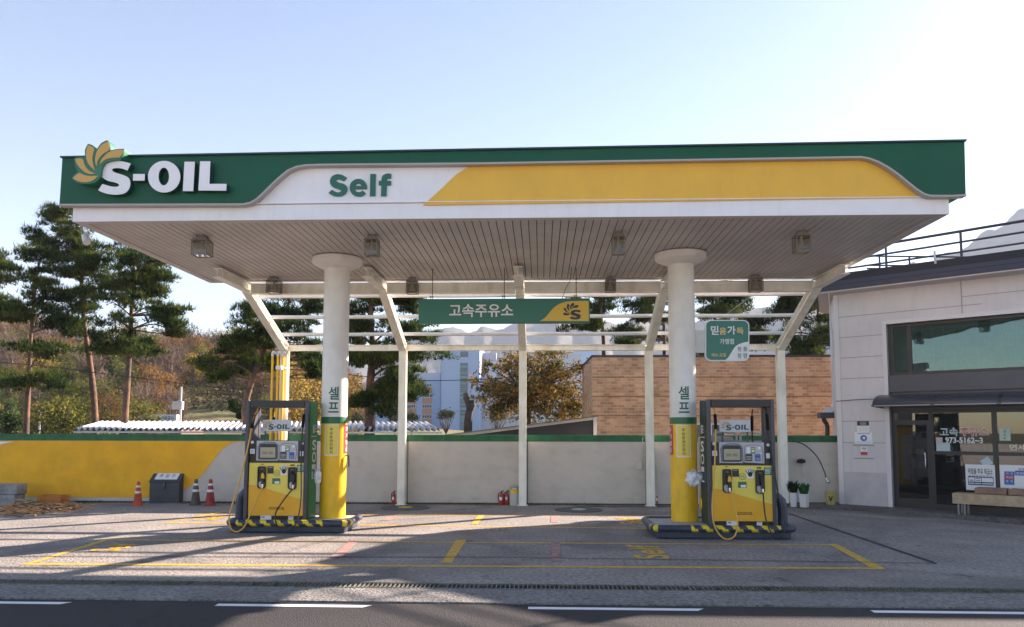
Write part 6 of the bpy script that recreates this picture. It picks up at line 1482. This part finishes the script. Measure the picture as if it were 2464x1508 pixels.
def L7(*a): return [(1382 + x0 * .2984, 1382 + x1 * .2984, 642.8 + y0 * .2984, 642.8 + y1 * .2984) for x0, x1, y0, y1 in a]
pine(28, [(-14, 1040), (-8, 850), (-12, 620)], L4((-90, 60, 340, 420), (-110, 70, 450, 540), (-120, 90, 580, 690), (-120, 20, 700, 760), (-120, 60, 1100, 1170)), 'pine tree cut by the left edge of the picture', 1)
pine(27, [(62, 1042), (68, 930), (78, 760), (92, 640)], L4((110, 370, 380, 420), (60, 330, 460, 520), (190, 440, 560, 620), (20, 400, 640, 700), (0, 160, 730, 770), (240, 500, 740, 790), (0, 300, 900, 940), (180, 460, 930, 1000), (0, 400, 1120, 1170)), 'spreading pine tree with a red trunk nearest the left edge', 2)
pine(27.5, [(229, 1025), (220, 900), (203, 780), (196, 680), (190, 560), (168, 505)], L4((320, 470, 50, 90), (245, 420, 120, 165), (200, 420, 210, 250), (400, 600, 165, 225), (240, 360, 290, 330), (440, 740, 260, 310), (370, 560, 350, 390), (440, 730, 390, 440), (340, 520, 440, 500), (480, 730, 480, 560), (400, 650, 580, 640), (450, 620, 660, 700), (430, 550, 780, 860)), 'tallest pine tree, rising above the left corner of the canopy', 3)
pine(26.5, [(300, 1018), (308, 900), (316, 760), (320, 660), (324, 615)], L4((740, 900, 340, 375), (870, 1010, 370, 440), (720, 860, 460, 530), (880, 1070, 470, 520), (700, 900, 560, 610), (880, 1040, 540, 620), (620, 800, 630, 680), (930, 1160, 660, 730), (1000, 1150, 740, 780), (570, 790, 740, 800), (1030, 1130, 805, 830), (590, 840, 850, 920), (600, 820, 930, 970), (820, 1010, 920, 990)), 'pine tree with open arms reaching right toward the canopy', 4)
pine(25, [(592, 1040), (590, 975), (612, 900), (640, 830), (690, 740), (700, 690)], L5((620, 1130, 245, 320), (470, 880, 370, 470), (800, 1180, 400, 450), (500, 1150, 490, 550), (400, 760, 570, 640), (480, 820, 640, 720), (280, 560, 680, 770), (900, 1170, 610, 660), (90, 440, 820, 880), (150, 640, 900, 960), (930, 1170, 750, 820), (1060, 1170, 870, 930), (500, 760, 780, 850)), 'leaning pine tree behind the left pump with low dark branches', 5)
pine(24, [(889, 1020), (890, 930), (896, 850), (893, 760), (890, 680)], L6((110, 480, 240, 330), (500, 760, 260, 370), (110, 380, 360, 410), (110, 300, 470, 560), (380, 900, 510, 560), (420, 930, 590, 640), (100, 330, 600, 650), (110, 300, 780, 870), (350, 760, 760, 830), (600, 980, 740, 800), (450, 750, 870, 960), (200, 300, 1130, 1180), (420, 700, 1080, 1170), (600, 830, 1060, 1120), (350, 540, 1230, 1290)), 'big pine tree with a forked grey trunk between the left column and second post', 6, r0=.19)
pine(31, [(1453, 1015), (1452, 830), (1446, 760), (1444, 700)], L7((-60, 120, 200, 235), (100, 380, 255, 330), (-120, 110, 455, 510), (50, 300, 470, 510), (60, 240, 380, 410), (200, 420, 190, 240)), 'pine tree directly behind the right end of the hanging sign', 7)
pine(30, [(1596, 1010), (1598, 820), (1592, 700)], L7((380, 760, 200, 290), (520, 760, 380, 450), (300, 560, 480, 560), (330, 560, 560, 600), (560, 760, 550, 600)), 'pine tree seen behind the right canopy column', 8)
pine(29, [(1722, 1010), (1716, 830), (1724, 700)], L7((980, 1380, 185, 235), (980, 1250, 270, 330), (1200, 1540, 290, 360), (1000, 1300, 380, 430), (1380, 1520, 430, 475), (1400, 1560, 555, 600), (1000, 1150, 640, 690)), 'pine tree behind the rounded green station sign', 9)
pine(28, [(1972, 1010), (1978, 850), (1962, 720)], L7((1640, 1780, 285, 330), (1590, 1850, 380, 430), (1700, 2040, 250, 340), (1720, 2080, 360, 430), (1700, 2080, 480, 550), (1640, 1720, 560, 590), (1720, 2090, 600, 670), (1750, 1950, 690, 705)), 'pine tree between the last steel post and the office', 10)

def broadleaf(name, lab, cat, Y, u, vb_, blobs, lm, seed, trunk_r, nleaf, ls, stems, group=None, bark=None, forkh=1.2):
    rg = random.Random(seed); base = U(u, vb_, Y); t = thing(name, lab, cat, (base.x, Y, 0), group=group)
    b = B(); V = []; F = []; P0_ = Vector((base.x, Y, -.1))
    cs = []
    for (xc, yc_, rx, ry) in blobs:
        c = U(xc, yc_, Y + rg.uniform(-.6, .6)); cs.append((c, abs(U(xc + rx, yc_, Y).x - U(xc, yc_, Y).x), abs(U(xc, yc_ - ry, Y).z - U(xc, yc_, Y).z)))
    fork = P0_ + Vector((0, 0, max(.3, base.z + forkh)))
    b.tube([P0_, P0_.lerp(fork, .5) + Vector((.05, 0, 0)), fork], [trunk_r, trunk_r * .85, trunk_r * .7], 8)
    for c, rx, rz in cs:
        for q in range(stems):
            e = c + Vector((rg.uniform(-1, 1) * rx, rg.uniform(-1, 1) * rx * .6, rg.uniform(-.2, .9) * rz)); m_ = fork.lerp(e, .5) + Vector((rg.gauss(0, .12), rg.gauss(0, .12), .1))
            b.tube(spl([fork, m_, e], 3), [trunk_r * .35, trunk_r * .3, trunk_r * .22, trunk_r * .16, trunk_r * .1, .01, .006], 5)
    tot = sum(rx * rz for _, rx, rz in cs)
    for c, rx, rz in cs:
        N_ = int(nleaf * rx * rz / tot); ncl = max(5, N_ // 45)
        cl = []
        for _ in range(ncl):
            a, e = rg.uniform(0, 2 * PI), rg.uniform(-1, 1); k = rg.uniform(.45, 1.0) ; q = math.sqrt(1 - e * e); cl.append(Vector((c.x + rx * k * q * math.cos(a), c.y + rx * .8 * k * q * math.sin(a), c.z + rz * k * e)))
        for _ in range(N_):
            q = rg.choice(cl); sp_ = .15 * min(rx, 1.2) + .05; p = q + Vector((rg.gauss(0, sp_), rg.gauss(0, sp_), rg.gauss(0, sp_ * .7)))
            n1 = Vector((rg.gauss(0, 1), rg.gauss(0, 1), rg.gauss(0, 1))).normalized(); n2 = n1.orthogonal().normalized(); s = ls * rg.uniform(.6, 1.3)
            o = Vector((p.x - base.x, p.y - Y, p.z)); k0 = len(V); V += [tuple(o - n1 * s), tuple(o - n2 * s * .45), tuple(o + n1 * s), tuple(o + n2 * s * .45)]; F.append((k0, k0 + 1, k0 + 2, k0 + 3))
    b.build('trunk', bark or BARKG, t, 60); quick_mesh('crown', V, F, lm, None, t)
    return t
ZEL = leafmat('autumn_leaf', [(0.045, 0.052, 0.015), (0.13, 0.11, 0.03), (0.27, 0.19, 0.045), (0.46, 0.25, 0.07)], 1.6, .5)
broadleaf('autumn_tree', 'rusty orange broadleaf tree between the apartments and the brick building', 'tree', 31.5, 1270, 1020, [(1270, 935, 75, 50), (1330, 930, 60, 55), (1215, 945, 50, 36), (1290, 880, 75, 30), (1180, 925, 38, 18), (1155, 958, 28, 10), (1150, 915, 22, 8), (1380, 960, 42, 50), (1235, 985, 60, 24), (1365, 890, 45, 28), (1190, 882, 40, 14), (1235, 862, 40, 12), (1330, 990, 75, 24), (1185, 980, 34, 10), (1320, 858, 45, 12)], ZEL, 21, .16, 9500, .085, 6)
# topiary, stump, bushes
t = thing('cloud_tree', 'small clipped dark green tree in rounded tiers beside the left pump', 'tree', (U(588, 1012, 30).x, 30, 0))
V = []; F = []; rg = random.Random(8); ps = []
for (u, v, w_) in ((560, 968, 11), (566, 981, 14), (580, 990, 13), (592, 1000, 16), (577, 1001, 9)):
    c = U(u, v, 30); r_ = w_ / F_PX * 30; ps.append(c)
    for _ in range(900):
        n1 = Vector((rg.gauss(0, 1), rg.gauss(0, 1), rg.gauss(0, 1))).normalized(); p = c + Vector((n1.x * r_, n1.y * r_, n1.z * r_ * .75)) * rg.uniform(.8, 1.05); n2 = Vector((rg.gauss(0, 1), rg.gauss(0, 1), rg.gauss(0, 1))).normalized(); n3 = n2.orthogonal().normalized(); k0 = len(V)
        for q in (-n2, -n3 * .5, n2, n3 * .5): V.append((p.x + q.x * .035 - U(588, 1012, 30).x, p.y - 30 + q.y * .035, p.z + q.z * .035))
        F.append((k0, k0 + 1, k0 + 2, k0 + 3))
b = B(); b.tube([(U(588, 1012, 30).x, 30, 0), ps[3], ps[2], ps[1], ps[0]], [.08, .07, .05, .04, .03], 6); b.build('trunk', BARKG, t); quick_mesh('crown', V, F, leafmat('clipped_leaf', [(0.012, 0.03, 0.01), (0.04, 0.08, 0.02)], 3, .2), None, t)
t = thing('dead_trunk', 'bare dead forked trunk left of the rusty orange tree', 'dead tree', (U(1125, 1018, 27).x, 27, 0))
b = B(); b.tube(spl([(U(1126, 1018, 27).x, 27, -.1), U(1126, 1018, 27), U(1130, 985, 27), U(1124, 965, 27), U(1119, 945, 27)], 4), [.17, .17, .16, .15, .15, .14, .14, .13, .13, .12, .11, .11, .10, .10, .09, .08, .07][:17], 10); b.tube([U(1130, 988, 27), U(1137, 975, 27), U(1137, 962, 27)], [.13, .11, .07], 8); b.tube([U(1122, 960, 27), U(1115, 955, 27)], [.08, .05], 7); b.build('trunk', mat('dead_bark', (0.09, 0.075, 0.065), .95, var=.4, vscale=5, bump=1, bscale=15), t, 60)
TW = leafmat('sparse_leaf', [(0.03, 0.05, 0.03), (0.08, 0.10, 0.05)], 2, .3)
for i, (u, v, w_, h_, lab) in enumerate(((1073, 995, 17, 14, 'sparse shrub in front of the tall apartment gable'), (950, 1000, 16, 12, 'sparse shrub right of the big forked pine'), (1195, 1000, 18, 14, 'sparse shrub right of the dead trunk'), (990, 1000, 14, 10, 'sparse shrub just left of the apartment gable'), (860, 1005, 16, 9, 'sparse shrub left of the big forked pine'))):
    broadleaf('shrub', lab, 'shrub', 34 + i, u, 1022, [(u, v, w_, h_), (u - w_ * .5, v + 4, w_ * .6, h_ * .7), (u + w_ * .5, v + 3, w_ * .6, h_ * .7)], TW, 40 + i, .035, 750, .05, 12, forkh=-.3, group='sparse shrubs behind the sheds')

# ------------------------------------------------------------------ wooded hillside on the left
prof_u = [-1500, -900, 0, 100, 270, 350, 440, 520, 620, 700, 780, 850, 900]
prof_v = [1030, 900, 815, 835, 868, 890, 880, 880, 905, 925, 950, 1005, 1040]
YH0, YH1 = 44.0, 105.0
def hill_z(x, y):
    u = W_PX / 2 + F_PX * (math.cos(YAW) * x / (y * 1.0) + math.sin(YAW)) / 1.0
    zr_ = CAM_H + (1036 - np.interp(u, prof_u, prof_v)) / F_PX * YH1
    t_ = min(1, max(0, (y - YH0) / (YH1 - YH0))); s = t_ * .55 + .45 * t_ * t_ * (3 - 2 * t_)
    return .2 + max(0, zr_ - .2) * s + .3 * math.sin(x * .3) * t_ + .25 * math.sin(y * .5 + x * .1) * t_
V = []; F = []; nx_, ny_ = 160, 46
for j in range(ny_):
    for i in range(nx_):
        y = YH0 + (150 - YH0) * j / (ny_ - 1); x = (-1.75 + 1.65 * i / (nx_ - 1)) * y; yy = min(y, YH1); V.append((x, y, hill_z(x * yy / y, yy) * (1 - .3 * max(0, (y - YH1) / 45))))
for j in range(ny_ - 1):
    for i in range(nx_ - 1): F.append((j * nx_ + i, j * nx_ + i + 1, (j + 1) * nx_ + i + 1, (j + 1) * nx_ + i))
HILL = groundmat('hill_grass', (0.15, 0.14, 0.04), (0.22, 0.16, 0.06), (0.45, 0.45, 0.4), .12, 1.4, .5, dark=(0.09, 0.12, 0.025), darkf=.9)
o = quick_mesh('hill', V, F, HILL, None, None, True); o['kind'] = 'structure'
# retaining wall of pale stone on top of the hill at far left
t = thing('retaining_wall', 'pale stone retaining wall along the top of the wooded hill', 'wall', tuple(U(120, 815, 98)))
q = [(-120, 755), (0, 780), (60, 792), (150, 808), (270, 832), (275, 850), (150, 832), (0, 812), (-120, 795)]
B().poly([U(u, v, 96) for u, v in q], (0, 1.2, 0)).build('stone_face', mat('pale_stone', (0.48, 0.38, 0.32), .9, var=.3, vscale=.8, bump=.5, bscale=2), t)
AUT = [leafmat('hill_rust', [(0.07, 0.04, 0.018), (0.20, 0.105, 0.035), (0.34, 0.19, 0.06)], .7, .35), leafmat('hill_brown', [(0.05, 0.035, 0.025), (0.12, 0.075, 0.045), (0.20, 0.13, 0.08)], .7, .3),
       leafmat('hill_olive', [(0.03, 0.045, 0.012), (0.10, 0.11, 0.025), (0.20, 0.18, 0.04)], .7, .35), leafmat('hill_green', [(0.015, 0.03, 0.012), (0.04, 0.07, 0.02), (0.09, 0.12, 0.03)], .7, .25), leafmat('hill_yellow', [(0.12, 0.08, 0.02), (0.30, 0.20, 0.04), (0.42, 0.30, 0.07)], .7, .4)]
def proto(kind, seed):
    """unit tree about 6 m tall at the origin: meshes for trunk and crown"""
    rg = random.Random(seed); b = B(); V = []; F = []; H_ = 6.0; cone_ = kind == 3
    b.tube([(0, 0, -.4), (.05, 0, H_ * .3), (0, .05, H_ * .85)], [.13, .1, .03], 6)
    cl = []
    nb = 26 if kind != 1 else 46
    for i in range(nb):
        z0_ = H_ * rg.uniform(.12, .8); a = rg.uniform(0, 2 * PI); k = (1 - (z0_ / H_)) * 1.1 if cone_ else math.sin(min(1, (z0_ / H_ + .15)) * PI * .9) * 1.5 + .3
        l_ = k * rg.uniform(.5, 1.1); e = Vector((math.cos(a) * l_, math.sin(a) * l_, z0_ + (.2 if cone_ else l_ * rg.uniform(.5, 1.1)))); s_ = Vector((0, 0, z0_ * .8))
        b.tube([s_, s_.lerp(e, .5) + Vector((0, 0, .1)), e], [.04, .028, .012], 4); cl.append(e); cl.append(s_.lerp(e, .6))
        if kind == 1:
            for q in range(5):
                e2 = e + Vector((rg.gauss(0, .3), rg.gauss(0, .3), rg.uniform(.1, .7))); b.tube([s_.lerp(e, .7), e2], [.018, .007], 3)
    n = {0: 1700, 1: 700, 2: 1900, 3: 2000, 4: 1500}[kind]; ls = .105 if kind != 1 else .085
    for _ in range(n):
        q = rg.choice(cl); p = q + Vector((rg.gauss(0, .30), rg.gauss(0, .30), rg.gauss(0, .26))); n1 = Vector((rg.gauss(0, 1), rg.gauss(0, 1), rg.gauss(0, 1))).normalized(); n2 = n1.orthogonal().normalized(); s = ls * rg.uniform(.6, 1.4); k0 = len(V)
        V += [tuple(p - n1 * s), tuple(p - n2 * s * .6), tuple(p + n1 * s), tuple(p + n2 * s * .6)]; F.append((k0, k0 + 1, k0 + 2, k0 + 3))
    return b, V, F
KN = ['rust-brown leafy tree in the autumn wood on the hillside', 'nearly bare brown tree in the autumn wood on the hillside', 'olive green bushy tree in the autumn wood on the hillside', 'dark green narrow tree in the autumn wood on the hillside', 'golden yellow tree in the autumn wood on the hillside']
GN = ['rust-brown trees of the hillside wood', 'bare trees of the hillside wood', 'olive trees of the hillside wood', 'dark green trees of the hillside wood', 'golden trees of the hillside wood']
PR = {}
for kd in range(5):
    for vr in range(2):
        b, V, F = proto(kd, 50 + kd * 3 + vr); me = bpy.data.meshes.new('trunk'); me.from_pydata([tuple(p) for p in b.v], [], b.f); me.materials.append(BARKG if kd != 1 else mat('twig_bark', (0.19, 0.13, 0.10), .9))
        mc = bpy.data.meshes.new('crown'); mc.from_pydata(V, [], F); mc.materials.append(AUT[kd]); PR[kd, vr] = (me, mc)
def hilltree(x, y, z, s, kd, rg, label=None, group=None):
    me, mc = PR[kd, rg.randrange(2)]
    t = bpy.data.objects.new('hillside_tree', None); COL.objects.link(t); t.location = (x, y, z); t.rotation_euler = (0, 0, rg.uniform(0, 6.28)); t.scale = (s * rg.uniform(.9, 1.25), s * rg.uniform(.9, 1.25), s)
    t['label'] = label or KN[kd]; t['category'] = 'tree'; t['group'] = group or GN[kd]
    for nm, m_ in (('trunk', me), ('crown', mc)):
        o = bpy.data.objects.new(nm, m_); COL.objects.link(o); o.parent = t
rg = random.Random(99)
cnt = 0
for row in range(9):
    y = 52 + row * 6.5; u = (-60 if row % 3 else -900) + rg.uniform(0, 30)
    while u < 870:
        yy = y + rg.uniform(-2, 2); p = U(u, 1000, yy); z = hill_z(p.x, yy)
        vg = 1036 - (z - CAM_H) / yy * F_PX
        clear = (430 < u < 640 and row < 4) or (0 < u < 290 and row > 6)            # open grassy terraces
        if not clear and z > .25:
            r_ = rg.random()
            kd = 1 if r_ < .34 else 0 if r_ < .58 else 2 if r_ < .78 else 3 if r_ < .88 else 4
            if u > 560: kd = rg.choice([0, 0, 4, 1, 2])
            if u < 200 and row < 3: kd = rg.choice([2, 3, 2, 4, 1])
            s = rg.uniform(.55, .95) * (1.0 if row > 1 else .75) * (.8 + row * .045)
            hilltree(p.x, yy, z - .1, s, kd, rg); cnt += 1
        u += rg.uniform(30, 52) * 60 / yy * (1 if u > -60 else 1.7)
for (u, v, y, kd, s, lab) in ((300 * .3837 + 40, 1030, 36, 2, .70, 'yellow-green shrub tree between the two leftmost red pine trunks'), (395 * .3837, 1035, 33, 2, .62, 'dense yellow-green small tree left of the tallest pine trunk'), (880 * .3837, 1030, 35, 2, .60, 'yellow-green round shrub right of the third pine trunk'), (740, 1030, 36, 4, .75, 'golden shrub tree between left pump and left column'), (30, 1030, 36, 3, .6, 'dark green shrub tree at the left edge behind the wall')):
    p = U(u, v, y); hilltree(p.x, y, -.1, s, kd, rg, lab, 'small trees just behind the wall')
# undergrowth on the slope
V = []; F = []
for _ in range(36000):
    y = rg.uniform(45, 92); u = rg.uniform(-80, 860) if rg.random() < .72 else rg.uniform(-900, -80); p = U(u, 1000, y)
    if 440 < u < 640 and y < 66: continue
    z = hill_z(p.x, y) + abs(rg.gauss(0, .35)); n1 = Vector((rg.gauss(0, 1), rg.gauss(0, 1), rg.gauss(0, 1))).normalized(); n2 = n1.orthogonal().normalized(); s = .13 * rg.uniform(.6, 1.5); k0 = len(V); q = Vector((p.x, y, z))
    V += [tuple(q - n1 * s), tuple(q - n2 * s * .6), tuple(q + n1 * s), tuple(q + n2 * s * .6)]; F.append((k0, k0 + 1, k0 + 2, k0 + 3))
o = quick_mesh('undergrowth', V, F, leafmat('undergrowth_leaf', [(0.06, 0.045, 0.02), (0.15, 0.10, 0.04), (0.24, 0.16, 0.07), (0.12, 0.13, 0.03)], .15, .35), None, None); tag(o, 'brown autumn undergrowth covering the hillside', 'undergrowth', kind='stuff')

# ------------------------------------------------------------------ apartments
YA = 170.0
APB = mat('apartment_blue', (0.34, 0.45, 0.66), .8, var=.03); APL = mat('apartment_light', (0.52, 0.54, 0.60), .8, var=.03); APO = mat('apartment_orange', (0.50, 0.26, 0.15), .8); APG = mat('apartment_glass', (0.07, 0.10, 0.13), .2); APW = mat('apartment_frame', (0.62, 0.64, 0.66), .6); APD = mat('apartment_grey', (0.22, 0.26, 0.35), .7)
def a6(x, y): return z6(x, y)
def abox(b, x0, y0, x1_, y1_, Yf, dep, m=0, z0=None):
    p, q = U(*a6(x0, y1_), Yf), U(*a6(x1_, y0), Yf); b.box(p.x, q.x, Yf, Yf + dep, p.z if z0 is None else z0, q.z, m)
def window(par, x0, y0, x1_, y1_, Yf, n=3):
    b = B(); abox(b, x0, y0, x1_, y1_, Yf - .10, .09); w = b.build('window', APW, par)
    b = B(); k = (x1_ - x0 - 6) / n
    for i in range(n): abox(b, x0 + 4 + k * i, y0 + 4, x0 + 1 + k * (i + 1), y1_ - 4, Yf - .14, .03)
    b.build('pane', APG, w)
t = thing('apartment_block', 'tall pale blue apartment gable with a glazed stair strip', 'building', tuple(U(*a6(1110, 1400), YA)))
b = B(); abox(b, 940, 690, 1285, 1400, YA, 14, z0=0); b.build('wall', APB, t)
b = B(); abox(b, 1108, 842, 1180, 1400, YA - .12, .115, z0=1); st = b.build('stair_strip', mat('strip_frame', (0.10, 0.20, 0.24), .5), t)
b = B()
for y in (850, 868, 886, 904, 945, 963, 981, 998, 1035, 1053, 1071, 1088, 1125, 1145, 1165, 1185, 1220, 1240, 1262, 1290, 1310, 1330, 1350): abox(b, 1116, y, 1174, y + 12, YA - .16, .03, rnd.randrange(2))
b.build('pane', [APG, mat('strip_glass', (0.16, 0.27, 0.30), .3)], st)
b = B(); abox(b, 1114, 742, 1182, 790, YA - .1, .09, 0); b.build('stair_window', APG, t); b = B(); abox(b, 936, 745, 944, 1400, YA - .14, .13, z0=1); b.build('drainpipe', mat('pipe_blue', (0.15, 0.24, 0.36), .6), t)
t = thing('apartment_block', 'low pale blue apartment wing with orange panels left of the tall gable', 'building', tuple(U(*a6(750, 1400), YA + 6)))
Yw = YA + 6
b = B(); abox(b, 370, 1000, 938, 1400, Yw, 12, z0=0); abox(b, 185, 1020, 370, 1400, Yw + 2, 12, z0=0); b.build('wall', APB, t)
b = B(); abox(b, 640, 930, 935, 1000, Yw + 3, 6); b.build('roof_storey', APL, t)
b = B()
for x in range(760, 935, 16): abox(b, x, 950, x + 2, 990, Yw + .2, .05)
abox(b, 760, 948, 932, 951, Yw + .2, .05); b.build('roof_railing', APW, t)
for x0 in (775, 640): 
    b = B(); abox(b, x0, 1060, x0 + 88, 1390, Yw - .06, .055, z0=2); b.build('orange_panel', APO, t)
for i, y in enumerate((1022, 1115, 1208, 1300)):
    for x0, x1_ in ((775, 865), (640, 722), (490, 570)): window(t, x0, y, x1_, y + 34, Yw, 4)
t = thing('apartment_block', 'pale apartment wing right of the tall gable behind the orange tree', 'building', tuple(U(*a6(1450, 1400), YA + 8)))
Yw = YA + 8
b = B(); abox(b, 1286, 755, 1430, 1400, Yw, 12, z0=0); abox(b, 1430, 760, 2180, 1400, Yw + 3, 12, z0=0); b.build('wall', APL, t)
for y in (935, 1030, 1125, 1215, 1310):
    for x0 in (1290, 1410, 1560): window(t, x0, y, x0 + 46 if x0 == 1290 else x0 + 85, y + 34, Yw if x0 == 1290 else Yw + 3, 3)
b = B(); abox(b, 1290, 758, 1425, 830, Yw - .1, .09); b.build('roof_panel', mat('lilac_panel', (0.42, 0.38, 0.44), .7), t)
t = thing('apartment_block', 'distant pale apartment top just above the left end of the brick building', 'building', tuple(U(*a6(2110, 900), 210)))
b = B(); abox(b, 2060, 745, 2310, 1300, 210, 12, z0=0); abox(b, 1990, 760, 2060, 1300, 212, 12, z0=0); b.build('wall', APB, t)
window(t, 2118, 785, 2185, 820, 210, 4); window(t, 2005, 750, 2050, 780, 212, 3); window(t, 2220, 790, 2280, 815, 210, 3)
b = B(); abox(b, 2118, 822, 2185, 845, 209.9, .08); b.build('orange_panel', APO, t)
# ------------------------------------------------------------------ mountains
def ridge(name, pts, Y, depth, col, seed, amp):
    rg = random.Random(seed); us = [p[0] for p in pts]; vs_ = [p[1] for p in pts]; n, k = 260, 26; V = []; F = []
    ph = [(rg.uniform(0, 6), rg.uniform(.02, .12)) for _ in range(8)]
    for i in range(n + 1):
        u = us[0] + (us[-1] - us[0]) * i / n; v = np.interp(u, us, vs_); top = U(u, v, Y)
        nz = sum(math.sin(u * f_ + p_) for p_, f_ in ph) * amp * .5 + rg.uniform(-1, 1) * amp * .3
        for j in range(k + 1):
            s = j / k; fold = math.sin(u * .030 + s * 3.0) * .55 + math.sin(u * .071 - s * 4.5 + 1) * .35 + math.sin(u * .15 + s * 7) * .12
            z = (top.z + nz) * (1 - s) ** 1.1 + fold * Y * .006 * math.sin(PI * s) + rg.uniform(-1, 1) * Y * .0022 * (.35 + s)
            y = Y - depth * s; V.append((top.x * y / Y, y, max(z, -2)))
    for i in range(n):
        for j in range(k): F.append((i * (k + 1) + j, (i + 1) * (k + 1) + j, (i + 1) * (k + 1) + j + 1, i * (k + 1) + j + 1))
    o = quick_mesh(name, V, F, col, None, None, True); o['kind'] = 'structure'
MT = mat('mountain_forest', (0.050, 0.052, 0.040), 1.0, col2=(0.11, 0.09, 0.06), vscale=.02)
ridge('mountain', [(500, 940), (700, 890), (840, 850), (960, 815), (1060, 791), (1076, 787), (1117, 791), (1139, 798), (1177, 798), (1207, 780), (1260, 776), (1330, 770), (1450, 772), (1600, 768), (1750, 752), (1841, 735), (1900, 742), (1980, 745), (2100, 700), (2199, 634), (2256, 625), (2291, 611), (2314, 600), (2359, 563), (2405, 537), (2463, 508), (2540, 490), (2900, 500)], 1150, 420, MT, 3, 3.2)

# ------------------------------------------------------------------ air
hz = B().box(-1500, 1700, -60, 1400, -1.3, 350).build('haze', bpy.data.materials.new('haze')); hz['kind'] = 'stuff'
hm = hz.data.materials[0]; hm.use_nodes = True; N = hm.node_tree.nodes; N.clear(); o = N.new('ShaderNodeOutputMaterial'); v = N.new('ShaderNodeVolumePrincipled')
v.inputs['Color'].default_value = (0.70, 0.82, 1.0, 1); v.inputs['Density'].default_value = 0.0003; v.inputs['Anisotropy'].default_value = 0.0
hm.node_tree.links.new(v.outputs[0], o.inputs['Volume'])
hz['label'] = 'pale blue haze in the air toward the mountains'
hz['category'] = 'haze'
